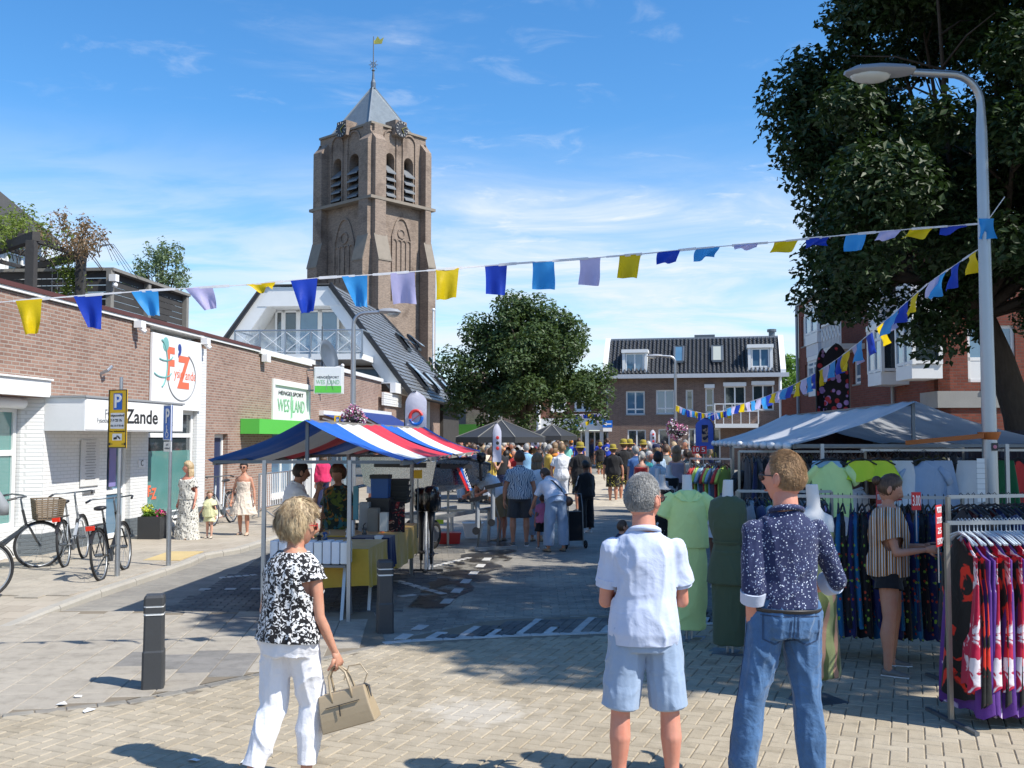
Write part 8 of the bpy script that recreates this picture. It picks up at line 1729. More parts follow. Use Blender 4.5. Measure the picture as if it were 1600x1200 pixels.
o = thing('price_card', 'yellow price card fixed above the outboard motors', 'sign', px3(653, 741, 14.2)); m = MB(); m.box(-.06,.06,0,.008,-.06,.06); m.build('card', M_yel, o); m = MB(); m.tube([(0,.01,-.9),(0,.01,-.05)], .008, 5); m.build('stick', M_steeld, o)
def boat():
 A = P(683, 684, 16.6); B = P(800, 684, 19.6); A.z = B.z = 0; rz = math.atan2(B.y-A.y, B.x-A.x); L = (B-A).length
 o = thing('aluminium_boat', 'bare aluminium fishing boat with red and blue stripe standing on its trailer', 'boat', A, rz); al = metal('brushed_aluminium', (.42,.42,.41), .28, 1); W2 = 1.5
 def sec(x, zt, zb, yo): w = W2-yo*2; return [(x, yo, zt), (x, yo+.10, zb+.12), (x, yo+w*.3, zb), (x, W2/2, zb-.06), (x, yo+w*.7, zb), (x, W2-yo-.10, zb+.12), (x, W2-yo, zt)]
 S = [sec(0,1.68,1.08,0), sec(L*.4,1.62,1.05,0), sec(L*.75,1.50,1.08,.12), sec(L*.93,1.38,1.14,.38), sec(L,1.32,1.25,.70)]; m = MB(); vs = [q for s in S for q in s]; fs = [(i*7+j, i*7+j+1, (i+1)*7+j+1, (i+1)*7+j) for i in range(4) for j in range(6)]+[tuple(range(7))]; m.add(vs, fs); m.build('hull', al, o)
 for yy in (0, 6): m = MB(); m.tube([S[i][yy] for i in range(5)], .028, 6); m.build('gunwale', M_dark, o)
 m = MB(); m.box(-.006, -.002, .2, W2-.3, 1.50, 1.58); m.build('stern_band', M_dark, o); m = MB(); m.box(.12, L*.4, -.004, -.001, 1.50, 1.58) if False else m.add([(.1,-.006,1.56),(L*.42,-.006,1.52),(L*.42,-.006,1.45),(.1,-.006,1.48)], [(0,1,2,3)]); m.build('side_band', M_dark, o)
 for dx, mt in ((0, basic('decal_red', (.55,.02,.02), .4)), (.11, M_blue)): m = MB(); m.prism([(L*.22+dx,-.010,1.48),(L*.22+dx+.12,-.010,1.48),(L*.36+dx+.12,-.0,1.06),(L*.36+dx,-.0,1.06)], (0,-.004,0)); m.build('stripe_decal', mt, o)
 t = put_text(o, 'ALUMAX', L*.31+.12, 1.27, .12, M_white2, -.022); t.rotation_euler = (PI/2, .9, 0)
 m = MB(); m.box(L*.1, L*.75, .3, W2-.3, 1.2, 1.24); m.build('deck', al, o)
 for x in (.3*L, .6*L): m = MB(); m.box(x-.18, x+.18, .35, W2-.35, 1.45, 1.53); m.box(x-.16, x-.12, .5, W2-.5, 1.24, 1.45); m.build('seat', M_dark, o)
 for y in (.35, W2-.35): m = MB(); m.bar((-.1,y,.62),(L*.95,y,.62),.07); m.build('trailer_beam', M_steel, o)
 for x in (.2*L, .7*L): m = MB(); m.bar((x,.1,.62),(x,W2-.1,.62),.06); m.bar((x,.4,.62),(x,.4,1.05),.05); m.bar((x,W2-.4,.62),(x,W2-.4,1.05),.05); m.build('cradle', M_steel, o)
 for y in (.75, W2-.35): m = MB(); m.tube([(.4*L+.20*math.cos(a), y, .26+.20*math.sin(a)) for a in np.linspace(0, 2*PI, 20, endpoint=False)], .075, 8, closed=True); w = m.build('wheel', M_black, o, smooth=True); m = MB(); m.tube([(.4*L,y-.06,.3),(.4*L,y+.06,.3)], .18, 14); m.build('rim', M_steel, w)
 for x in (.05*L, .9*L): m = MB(); m.bar((x,.35,0),(x,.35,.62),.05); m.bar((x,W2-.35,0),(x,W2-.35,.62),.05); m.build('prop_stand', M_steel, o)
boat()
outboard(px3(752, 722, 18), 'black outboard motor lying covered on the boat rim', .45, 1.2)
def trolling(px, pt, pb, Y, label):
 t = P(px, pt, Y); b = P(px, pb, Y); o = thing('electric_motor', label, 'trolling motor', b); h = t.z-b.z; m = MB(); m.tube([(0,0,.1),(0,0,h)], .035, 10); m.build('shaft', M_greypaint, o); m = MB(); m.tube([(-.02,-.08,.06),(0,.12,.06)], [.06,.03], 10); m.build('motor_pod', M_dark, o); m = MB(); m.bar((-.12,0,h),(.16,-.05,h+.06),.08,.06); m.build('tiller_head', M_dark, o)
trolling(746, 782, 835, 15.5, 'grey electric motor standing in the white tub'); trolling(770, 762, 822, 15.8, 'thicker grey electric motor hanging right of the white tub')
crate('plastic_crate', 'red plastic crate on the ground under the boat', 'crate', G(702, 849), .42, .3, .20, basic('red_plastic', (.55,.02,.02), .4), .1); crate('handled_tub', 'white oval tub on the ground in front of the boat', 'tub', G(739, 843)+Vector((0,0,.04)), .40, .3, .28, M_white2, .1, taper=.78)
o = thing('tubular_rack', 'bent tubular rack of the electric motors right of the tub', 'rack', G(772, 860));
for dx in (-.2, .15): m = MB(); m.tube([(dx-.1,.2,0),(dx-.05,.1,.5),(dx-.2,0,1.0)], .02, 6); m.build('tube', M_steeld, o)
m = MB(); m.bar((-.35,-.1,.03),(.4,.2,.03),.06); m.build('foot', M_steel, o)
o = thing('yellow_price_card', 'fluorescent yellow card lying under the outboard motors', 'sign', G(686, 838)+Vector((0,0,.25))); m = MB(); m.box(-.09,.09,0,.01,0,.12); m.build('card', basic('fluorescent', (.60,.75,.04), .5), o); m = MB(); m.bar((0,.005,-.25),(0,.005,0),.02); m.build('stick', M_steeld, o)
# ------------------------------------------------------------------ feather flags, parasols, barriers, planter
def feather(px0, py_top, px1, py_bot, Y, mat, label, logo=None, lean=1, edge=M_dark, w=None):
 t = P(px0, py_top, Y); b = P(px0, py_bot, Y); o = thing('feather_flag', label, 'banner', (b.x, Y, 0), 0, 'feather flags at the market'); z0 = b.z; z1 = t.z; W_ = w or abs(px1-px0)*Y/F; h = z1-z0
 def edge_(v): return W_*lean*(v**.35*.98 if v < .999 else .98)
 m = MB(); m.tube([(0,0,0),(0,0,z0+h*.55)]+[(W_*lean*.0+W_*lean*(1-math.cos(a))*.5, 0, z0+h*.55+h*.45*math.sin(a)) for a in [PI/2*i/7 for i in range(1, 8)]], .014, 6); m.build('pole', edge, o)
 def fn(u, v):
  z = z0+h*v; q = 0 if v < .55 else 1-math.cos(math.asin(min(1, (v-.55)/.45))); x0 = W_*lean*.5*q; x1 = W_*lean*(.96 if v < .72 else .96-(.46*((v-.72)/.28)**2.2)); return (x0+(x1-x0)*u, .03*math.sin(5*v+3*u), z)
 m = MB(); m.grid(fn, 6, 22); f = m.build('cloth', mat, o, smooth=True, fixn=False)
 if logo: logo(f, W_*lean*.5, z0+h*.5, W_)
 return o
fw = thin('white_flag_cloth', (.66,.66,.78), .35); fbl = thin('blue_flag_cloth', (.10,.17,.60), .4); rd = basic('flag_red', (.6,.03,.03), .5)
def lg1(f, x, z, w):
 for s, mt, a0 in ((1, rd, .3), (-1, M_blue, PI+.3)): m = MB(); m.tube([(x+w*.26*math.cos(a), -.05, z-w*.25+w*.30*math.sin(a)) for a in np.linspace(a0, a0+PI*.95, 12)], w*.07, 6); m.build('logo_arc', mt, f)
 m = MB(); m.bar((x-w*.2,-.05,z-w*.4),(x+w*.2,-.05,z-w*.1),w*.14,.01); m.build('logo_bar', rd, f)
def lg2(f, x, z, w):
 for k in range(3): m = MB(); m.ball((x+.06*w, -.05, z+w*(.5-.55*k)), (w*.17, .01, w*.19), 8, 6); m.build('logo_mark', (rd, M_ink, rd)[k], f)
def lg3(f, x, z, w): m = MB(); m.box(x-w*.16, x+w*.16, -.05, -.04, z-w*.45, z+w*.45); m.build('figure_panel', printmat('figure_print', (.5,.32,.22), [(.03,.03,.06)], 'blot', 9, .5), f)
feather(632, 611, 668, 676, 24, fw, 'white feather flag with red and blue round logo above the striped canopy', lg1); feather(769, 661, 784, 722, 26, fw, 'narrow white feather flag with red marks before the black parasol', lg2)
feather(829, 684, 843, 700, 44, fw, 'small white banner under the black parasols', lg2); feather(1015, 671, 1025, 696, 44, fw, 'distant small white feather flag before the tiled house', lg2); feather(1116, 653, 1086, 702, 20, fbl, 'blue feather flag with a dark figure beside the white canopy', lg3, -1)
bf = printmat('butterfly_wing_cloth', (.012,.010,.014), [(.42,.25,.55), (.50,.04,.05)], 'dots', 6, .34)
feather(1328, 537, 1286, 650, 19, bf, 'black butterfly-wing banner with lilac and red cells, larger right half', None, -1); feather(1276, 545, 1300, 650, 19.4, bf, 'black butterfly-wing banner, plainer left half', None, 1)
def parasol(px, Y, pw, z0, z1, label):
 b = P(px, 684, Y); o = thing('parasol', label, 'parasol', (b.x, Y, 0), .3, 'black parasols on the square'); R = pw/2*Y/F; mt = basic('black_parasol_cloth', (.030,.032,.036), .7, 0, .2, 40, .1); m = MB(); n = 8
 for i in range(n):
  a = 2*PI*i/n; b_ = 2*PI*(i+1)/n; p0 = Vector((R*math.cos(a), R*math.sin(a), z0)); p1 = Vector((R*math.cos(b_), R*math.sin(b_), z0)); t = Vector((0,0,z1)); m.add([p0, p1, t, (p0+p1)/2*.55+Vector((0,0,z0+(z1-z0)*.40-z0*.55+0))], [(0,1,3),(1,2,3),(2,0,3)]); m.add([p0, p1, p1-Vector((0,0,.18)), p0-Vector((0,0,.18))], [(0,1,2,3)])
  q = MB(); q.bar(t, p0, .03); q.build('rib', M_greywood, o)
 m.build('canopy', mt, o); m = MB(); m.tube([(0,0,0),(0,0,z1+.1)], .035, 8); m.build('pole', M_greywood, o)
parasol(783, 33, 146, P(783,683,33).z, P(783,656,33).z, 'large black parasol in front of the oak trunk'); parasol(862, 42, 84, P(862,681,42).z, P(862,663,42).z, 'smaller black parasol right of the oak trunk')
def barrier(a, b, label):
 A = G(*a, ZP); B = G(*b, ZP); d = B-A; o = thing('crowd_barrier', label, 'barrier', A, math.atan2(d.y, d.x), 'crowd barriers by the shops'); L = d.length; m = MB(); m.tube([(0,0,.05),(0,0,1.05),(L,0,1.05),(L,0,.05)], .02, 6); m.tube([(0,0,.25),(L,0,.25)], .015, 6); m.build('frame', M_steel, o)
 n = 16
 for k in range(1, n): m = MB(); m.tube([(L*k/n,0,.25),(L*k/n,0,1.05)], .011, 5); m.build('bar', M_white2, o)
 for x in (.15*L, .85*L): m = MB(); m.bar((x,-.28,.02),(x,0,.22),.03); m.bar((x,.28,.02),(x,0,.22),.03); m.build('foot', M_steel, o)
barrier((404,811),(449,800), 'nearer crowd barrier behind the striped stall'); barrier((452,799),(486,791), 'farther crowd barrier in front of the tackle shop')
b = G(240, 841, ZP); o = thing('flower_planter', 'dark square planter with yellow and pink flowers beside the shop door', 'planter', b, LRZ); m = MB(); m.box(-.22,.22,-.22,.22,0,.42); m.build('box', basic('anthracite_pot', (.035,.037,.04), .5), o); cs = [(rr.uniform(-.18,.18), rr.uniform(-.18,.18), .46) for _ in range(16)]
leaf_cloud('foliage', cs, [.09]*16, 500, .07, M_leaflt, o, 3); leaf_cloud('pink_flowers', [c for c in cs if c[1] < 0], [.10]*len([c for c in cs if c[1] < 0]), 220, .05, basic('pink_bloom', (.6,.04,.2), .7), o, 5, 1, .8); leaf_cloud('yellow_flowers', [(-.1,.12,.55),(.05,.15,.58)], [.1,.1], 160, .05, basic('lime_bloom', (.45,.50,.04), .7), o, 6)
# ------------------------------------------------------------------ bicycles
def bicycle(a, b, label, fc=(.03,.03,.035), lean=.06, basket=False, seat=False, step=True, R=.335, hb=0, light=True, z0=ZP):
 """a, b: pixels where the rear and front tyre touch the ground"""
 A = G(*a, z0); B = G(*b, z0); d = (B-A); d.z = 0; rz = math.atan2(d.y, d.x); o = thing('bicycle', label, 'bicycle', A, rz, 'bicycles parked by the left shops'); o.rotation_euler = (lean, 0, rz); L = d.length if .9 < d.length < 1.25 else 1.08
 fm = basic('frame_%d' % int(sum(fc)*1000), fc, .3, .3, .1); Rw, Fw = (0,0,R), (L,0,R)
 def wheel(c):
  m = MB(); m.tube([(c[0]+R*math.cos(t)-.0, 0, R+R*math.sin(t)) for t in np.linspace(0, 2*PI, 36, endpoint=False)], .019, 7, closed=True); w = m.build('wheel', M_black, o, smooth=True); m = MB(); m.tube([(c[0]+(R-.025)*math.cos(t), 0, R+(R-.025)*math.sin(t)) for t in np.linspace(0, 2*PI, 36, endpoint=False)], .010, 5, closed=True); m.build('rim', M_steel, w, smooth=True)
  for k in range(14): t = 2*PI*k/14; m = MB(); m.bar((c[0]+.02*math.cos(t+1), .012*(-1)**k, R+.02*math.sin(t+1)), (c[0]+(R-.03)*math.cos(t), 0, R+(R-.03)*math.sin(t)), .003); m.build('spoke', M_steel, w)
  m = MB(); m.tube([(c[0],-.05,R),(c[0],.05,R)], .024, 8); m.build('hub', M_steeld, w)
 wheel(Rw); wheel(Fw); bb = (.44,0,.29); st = (.31,0,.82); hd = (L-.24,0,.86); hl = (L-.18,0,.62)
 m = MB(); m.tube([bb, st], .017, 8); m.tube([(.44,0,.31), (.60,0,.36), hl] if step else [st, hd], .024, 8); m.tube([(.44,0,.30), hl], .024, 8); m.tube([hd, hl], .02, 8)
 for y in (-.05, .05): m.tube([(0,y,R), bb], .011, 6); m.tube([(0,y,R), (.34,0,.72)], .009, 6)
 m.build('frame', fm, o, smooth=40); m = MB()
 for y in (-.05, .05): m.tube([Fw[:1]+(y,)+Fw[2:], (L-.14,y*.9,.60), hl], .012, 6)
 m.build('fork', fm, o); m = MB(); m.tube([st, (.28,0,.93)], .014, 6); m.build('seat_post', M_steel, o); m = MB(); loft(m, [((.14,0,.95),(0,.03,0),(0,0,.02)),((.18,0,.955),(0,.085,0),(0,0,.035)),((.27,0,.955),(0,.07,0),(0,0,.03)),((.36,0,.95),(0,.03,0),(0,0,.022)),((.42,0,.945),(0,.016,0),(0,0,.012))], 12); m.build('saddle', M_dark, o, smooth=True)
 m = MB(); m.tube([hd, (L-.27,0,1.02), (L-.22,0,1.06)], .014, 6); m.tube([(L-.45,-.30,1.04), (L-.34,-.27,1.07), (L-.22,-.12,1.06), (L-.22,.12,1.06), (L-.34,.27,1.07), (L-.45,.30,1.04)], .012, 7); m.build('handlebar', M_steeld, o, smooth=40)
 for s in (-1, 1): m = MB(); m.tube([(L-.38,s*.29,1.06),(L-.50,s*.31,1.035)], .017, 8); m.build('grip', M_dark, o)
 for c in (Rw, Fw): m = MB(); t0, t1 = ((.15, 2.6) if c is Rw else (.4, 2.5)); pts = np.linspace(t0, t1, 14); m.add([(c[0]+(R+.035)*math.cos(t), s*.026, R+(R+.035)*math.sin(t)) for t in pts for s in (-1, 1)], [(2*i, 2*i+1, 2*i+3, 2*i+2) for i in range(13)]); m.build('mudguard', M_dark, o)
 m = MB(); m.box(-.22,.22,-.06,.06,.735,.75); m.bar((-.2,.06,.74),(0,.06,R),.012); m.bar((-.2,-.06,.74),(0,-.06,R),.012); m.build('luggage_rack', M_dark, o)
 if light: m = MB(); m.box(-.30,-.24,-.05,.05,.69,.75); m.build('rear_light', basic('red_lens', (.65,.03,.01), .2), o)
 m = MB(); m.tube([(.44,-.03,.29),(.44,.03,.29)], .09, 14); m.build('chainring', M_steeld, o)
 for s in (-1, 1): m = MB(); m.bar((.44,s*.06,.29),(.44+s*.10,s*.07,.29-s*.13),.02,.012); m.bar((.44+s*.10,s*.05,.29-s*.13),(.44+s*.10,s*.14,.29-s*.13),.05,.02); m.build('crank', M_steeld, o)
 m = MB(); m.tube([(.38,.05,.28),(.30,.20,.02)], .010, 6); m.build('kickstand', M_steeld, o)
 if basket:
  wk = basic('wicker', (.20,.15,.10), .8, 0, .6, 60, 1, .01); m = MB(); bx = L+.10; q = [(-.20,-.15),(.20,-.15),(.20,.15),(-.20,.15)]
  for z in np.linspace(.72, 1.0, 10): f_ = .85+.15*(z-.72)/.28; m.tube([(bx+x*f_, y*f_*1.25, z) for x, y in q], .012, 5, closed=True)
  for k in range(20): t = k/20*4; i = int(t); u = t-i; x = q[i][0]*(1-u)+q[(i+1) % 4][0]*u; y = q[i][1]*(1-u)+q[(i+1) % 4][1]*u; m.bar((bx+x*.85,y*1.06,.72),(bx+x,y*1.25,1.01),.014)
  m.build('basket', wk, o); m = MB(); m.box(bx-.18,bx+.18,-.14,.14,.70,.71); m.build('front_carrier', M_dark, o)
 if seat: m = MB(); loft(m, [((L-.52,0,.80),(.10,0,0),(0,.12,0)),((L-.54,0,.95),(.12,0,0),(0,.14,0)),((L-.60,0,1.15),(.05,0,0),(0,.12,0)),((L-.62,0,1.25),(.03,0,0),(0,.07,0))], 12); m.build('child_seat', M_greypaint, o, smooth=True)
 return o
bicycle((-70,896),(28,889), 'dark city bicycle with wicker basket and child seat at the far left', (.05,.055,.06), .04, True, True); bicycle((102,886),(132,872), 'slim silver bicycle with bright red rear light against the white wall', (.40,.42,.44), -.10); bicycle((158,907),(196,890), 'black electric bicycle leaning beside the yellow sign post', (.02,.02,.022), -.10)
bicycle((-170,952),(-28,936), 'black bicycle of which only the front wheel enters the picture at left', (.02,.02,.022), .03); bicycle((362,816),(332,822), 'white bicycle with brown saddle parked at the brick wall behind the girl', (.65,.66,.66), .06, light=False)
for k, (px, py, w) in enumerate(((97,1104,.04),(140,1114,.055),(122,1092,.03),(302,1193,.04),(386,1194,.05))): o = thing('paper_scrap', ['small folded paper scrap on the grey tiles at left','flat white paper scrap on the yellow bricks at left','curled white strip on the grey tiles','tiny paper bit at the bottom edge left of the woman','thin paper bit at the bottom edge near the woman'][k], 'litter', G(px, py)+Vector((0,0,.018)), k); m = MB(); m.add([(-w,-.02,0),(w*.2,-.03,.006),(w,.0,.0),(w*.1,.03,.014),(-w*.8,.02,.004)], [(0,1,4),(1,3,4),(1,2,3)]); m.build('paper', M_white, o)
# ------------------------------------------------------------------ clothes stalls on the right
wz = thing
R1 = stall((4.0, 11.4, 0), 7.0, 'white-roofed clothes stall with open gable facing the camera', -2.15, .78, (-1.6, .45), 1.93, 2.42, M_canvw, math.atan2(1, .07), group='white market stalls')
for k in range(14):
 m = MB(); x = .2+.5*k; m.ball((x, .80, 1.90), (.16, .05, .05), 8, 6); m.build('rolled_hem', M_white, R1, smooth=True)
o = thing('tension_strap', 'orange tension strap running from the stall roof round the lamp post', 'strap', P(1480, 688, 10.7)); osm = basic('orange_webbing', (.50,.14,.03), .6); m = MB(); e = P(1537, 681, 10.3)-Vector(o.location); s_ = P(1415, 692, 11.2)-Vector(o.location); m.bar(s_, e, .008, .05); m.build('webbing', osm, o); m = MB(); c = Vector((lp.x-.0, lp.y, P(1547, 681, YL).z))-Vector(o.location); m.tube([c+Vector((.093*math.cos(a), .093*math.sin(a), .0)) for a in np.linspace(0, 2*PI, 20, endpoint=False)], [(.045, .006)]*20, 8, closed=True); m.build('loop', osm, o)
PRN = [printmat('garment_print_%s' % n, b, i, k, s, t, stretch=st) for n, b, i, k, s, t, st in (('red_on_black', (.012,.012,.012), [(.60,.03,.015)], 'blot', 4.5, .55, (1,1,1)), ('purple', (.10,.03,.22), [(.55,.45,.65)], 'blot', 5, .64, (1,1,1)), ('crimson_white', (.42,.01,.05), [(.68,.62,.66)], 'blot', 7, .57, (1,1,1)), ('teal_black', (.012,.014,.014), [(.03,.32,.28), (.60,.60,.56)], 'blot', 4.5, .60, (1,1,1)), ('zigzag', (.014,.014,.014), [(.45,.42,.34)], 'swirl', 5, .62, (1,1,1)), ('black', (.012,.012,.013), [(.10,.01,.01)], 'blot', 6, .66, (1,1,1)), ('orange_red', (.014,.012,.012), [(.62,.10,.03)], 'blot', 3.5, .54, (1,1,1)))]
DOT = [printmat('dotted_%s' % n, b, [(.50,.06,.03), (.20,.38,.05)], 'dots', 16, .24) for n, b in (('black', (.012,.012,.016)), ('navy', (.014,.02,.10)), ('blue', (.01,.11,.26)), ('plum', (.06,.015,.07)))]
PST = [cloth('rail_%s' % n, c, objvar=.15) for n, c in (('grey', (.16,.17,.19)), ('lilac', (.34,.22,.40)), ('lime', (.45,.62,.12)), ('white', (.60,.62,.64)), ('navy', (.02,.03,.10)), ('light_blue', (.25,.42,.60)), ('red', (.50,.04,.04)), ('brown', (.13,.08,.05)), ('olive', (.12,.13,.06)), ('charcoal', (.04,.04,.045)))]
limec = cloth('lime_yellow_voile', (.64,.82,.34), ws=5, wd=.03); sage = cloth('dark_sage_linen', (.070,.098,.058), ws=5); flor = printmat('olive_floral_satin', (.10,.13,.045), [(.42,.24,.17), (.30,.34,.15)], 'swirl', 2.2, .66, rough=.45)
M_hang = basic('pale_hanger', (.50,.56,.60), .4)
def garment(kind, Lg, seed, mat, hm=M_hang):
 """a hanging garment, hook at the origin, flat side along local x"""
 o = thing('hanging_garment', 'x', 'garment'); r = random.Random(seed); n = 22; m = MB(); rows = 16; vs = []
 for i in range(rows+1):
  t = i/rows; z = -.10-Lg*t
  if kind == 'dress': w = .05+.17*min(1, t*9)+(.03*t if t > .3 else -.02*t); th = .018+.030*t
  elif kind == 'top': w = .06+.18*min(1, t*6); th = .022+.020*t
  else: w = .16+.10*t; th = .02+.02*t
  for j in range(n):
   a = 2*PI*j/n; f = .018*math.sin(a*3+seed+t*2)*(.3+t)+.012*math.sin(a*7+seed*2)*t; vs.append((w*math.cos(a)*(1+f), (th+abs(math.sin(a))*.0)*math.sin(a)+f*1.3+.02*math.sin(t*3+seed), z-(.05*abs(math.cos(a)) if t < .12 and kind != 'skirt' else 0)+.02*math.sin(a*5+seed)*(t > .95)))
 m.add(vs, [(i*n+j, i*n+(j+1) % n, (i+1)*n+(j+1) % n, (i+1)*n+j) for i in range(rows) for j in range(n)]); m.build('fabric', mat, o, smooth=True, fixn=False)
 if kind == 'top':
  for s in (-1, 1): m = MB(); m.tube([(s*.17,0,-.17),(s*.26,.0,-.27),(s*.30,.01,-.36)], [(.05,.025),(.07,.03),(.075,.03)], 10); m.build('sleeve', mat, o, smooth=True)
 m = MB(); m.tube([(-.19,0,-.145),(-.10,0,-.10),(0,0,-.07),(.10,0,-.10),(.19,0,-.145)], .009, 5); m.tube([(0,0,-.07),(0,0,-.02),(.02,0,.012),(0,0,.025),(-.018,0,.01)], .0035, 4); m.build('hanger', hm, o); return o
PR = {}
def hang(kind, Lg, loc, rz, mat, label, group, hm=None):
 k = (kind, Lg)
 if k not in PR: PR[k] = c = garment(kind, Lg, len(PR)+3, mat, M_hang); c.location = loc; c.rotation_euler = (0,0,rz)
 else: c = dup(PR[k], loc, rz)
 c['label'] = label; c['group'] = group
 for ch in c.children:
  if not ch.name.startswith('hanger'): setmat(ch, mat)
  elif hm: setmat(ch, hm)
def rack(a, b, z, label, legs=True, foot=True, ra=.016):
 """rail from a to b (x, y)"""
 A = Vector((*a, 0)); B = Vector((*b, 0)); d = B-A; o = thing('clothes_rack', label, 'clothes rack', A, math.atan2(d.y, d.x), 'clothes racks'); L = d.length; m = MB(); m.bar((0,0,z),(L,0,z), ra*1.6, ra*1.8); m.build('rail', M_steel, o)
 for x in ((0, L) if legs else ()): m = MB(); m.bar((x,0,0),(x,0,z),.030); m.build('upright', basic('bare_steel_tube', (.36,.34,.30), .4, .7), o); m = MB(); m.bar((x,-.32,.02),(x,.32,.02),.032); m.build('foot', M_steeld, o)
 return A, d.normalized(), L, math.atan2(d.y, d.x)
def fill(rk, z, n, kinds, mats, what, group, s0=.08, step=None, hm=None):
 A, d, L, rz = rk; step = step or (L-s0*2)/n; r = random.Random(n*7+int(z*100))
 for k in range(n):
  p = A+d*(s0+step*(k+.5+r.uniform(-.2,.2))); kind, Lg = kinds[k % len(kinds)]; mt = mats[(k*5+k//3) % len(mats)]
  hang(kind, Lg, (p.x, p.y, z+.005), rz+PI/2+r.uniform(-.18,.18), mt, '%s %s, %s from the left on its rail' % (mt.name.split('.')[0].replace('garment_print_', '').replace('rail_', '').replace('_', ' '), what, ORD[k % 26] if k < 26 else ORD[k-26]+' again'), group, hm)
r1 = rack((3.07, 7.08), (5.0, 7.30), 1.40, 'nearest clothes rack with brightly printed long dresses at lower right'); fill(r1, 1.40, 26, [('dress', 1.12), ('dress', 1.02), ('dress', 1.2)], [PRN[i] for i in (0,2,1,3,6,2,4,1)], 'printed long dress', 'printed dresses on the nearest rack', .07, .030)
r2 = rack((2.45, 9.35), (4.05, 9.0), 1.46, 'rack of dark dresses with small coloured dots behind the floral mannequin'); fill(r2, 1.46, 26, [('dress', 1.14), ('dress', 1.05)], DOT, 'long dress', 'dotted dresses on the middle rack', hm=M_dark)
r3 = rack((2.45, 10.9), (3.45, 10.8), 1.42, 'low rack of pastel garments between the green mannequin and the jeans man'); fill(r3, 1.42, 18, [('top', .62), ('skirt', .8)], PST[:6], 'pastel-rack garment', 'pastel garments on the low rack', hm=M_dark)
r4 = rack((3.0, 13.2), (4.6, 13.0), 1.82, 'high rail of grey and navy trousers under the white canopy'); fill(r4, 1.82, 22, [('skirt', .95), ('dress', 1.0)], [PST[9], PST[4], PST[0], PST[9]], 'hanging trousers', 'dark garments on the high rail', hm=M_dark)
r5 = rack((2.75, 15.4), (3.3, 15.0), 1.68, 'rack with fanned colourful T-shirts beside the crowd'); fill(r5, 1.68, 8, [('top', .62)], [PST[6], PST[2], PST[5], PST[1]], 'T-shirt', 'fanned T-shirts')
r6 = rack((3.55, 8.15), (5.4, 8.6), 1.52, 'second rack packed with dark garments behind the nearest rack'); fill(r6, 1.52, 26, [('dress', 1.0), ('top', .7)], [PST[9], PRN[5], PST[4], PRN[4]], 'second-rack garment', 'dark garments on the second rack', hm=M_dark)
r7 = rack((3.3, 14.9), (6.6, 14.6), 1.86, 'back rail of brown and beige garments deep under the white canopy'); fill(r7, 1.86, 26, [('dress', 1.0), ('top', .7)], [PST[7], PST[9], PST[8], PST[0], PST[7]], 'back-rail garment', 'garments deep inside the stall', hm=M_dark)
r8 = rack((4.0, 11.45), (6.2, 11.35), 1.86, 'front rail under the gable hung with lime, denim and green pieces', False)
frontal = ((1299, 'top', .62, limec, 'lime-yellow blouse hanging under the gable beside the turbaned man'), (1292, 'skirt', .5, PST[5], 'light blue trousers hanging behind the lime blouse'), (1345, 'skirt', .22, basic('neon_yellow', (.55,.68,.02), .6), 'short neon yellow top, left of two'), (1372, 'skirt', .22, basic('neon_yellow', (.55,.68,.02), .6), 'short neon yellow top, right of two'), (1404, 'skirt', .5, PST[3], 'off-white skirt hanging left of the pale jeans'), (1444, 'top', .50, ltden, 'pale denim top with flared sides'), (1466, 'skirt', .55, ltden, 'pale denim skirt right of the denim top'), (1518, 'skirt', .55, PST[3], 'white shorts behind the lamp post'), (1560, 'skirt', .62, cloth('forest_green', (.01,.10,.04)), 'dark green skirt right of the lamp post'), (1590, 'top', .7, PST[6], 'red top at the right edge'))
for k, (px, kd, Lg, mt, lb) in enumerate(frontal): q = P(px, 712, 11.25+.03*k); hang(kd, Lg, (q.x, q.y, 1.84), random.Random(k).uniform(-.15,.15), mt, lb, 'pieces on the front rail', M_dark)
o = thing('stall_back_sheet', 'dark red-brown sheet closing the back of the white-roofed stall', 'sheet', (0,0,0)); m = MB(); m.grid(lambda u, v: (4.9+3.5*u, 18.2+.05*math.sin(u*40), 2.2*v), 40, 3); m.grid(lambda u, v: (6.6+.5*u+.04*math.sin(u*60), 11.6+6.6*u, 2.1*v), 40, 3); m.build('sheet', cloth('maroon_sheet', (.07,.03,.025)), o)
M_mann = basic('mannequin_white', (.62,.62,.62), .45, 0, .05, 20, .05)
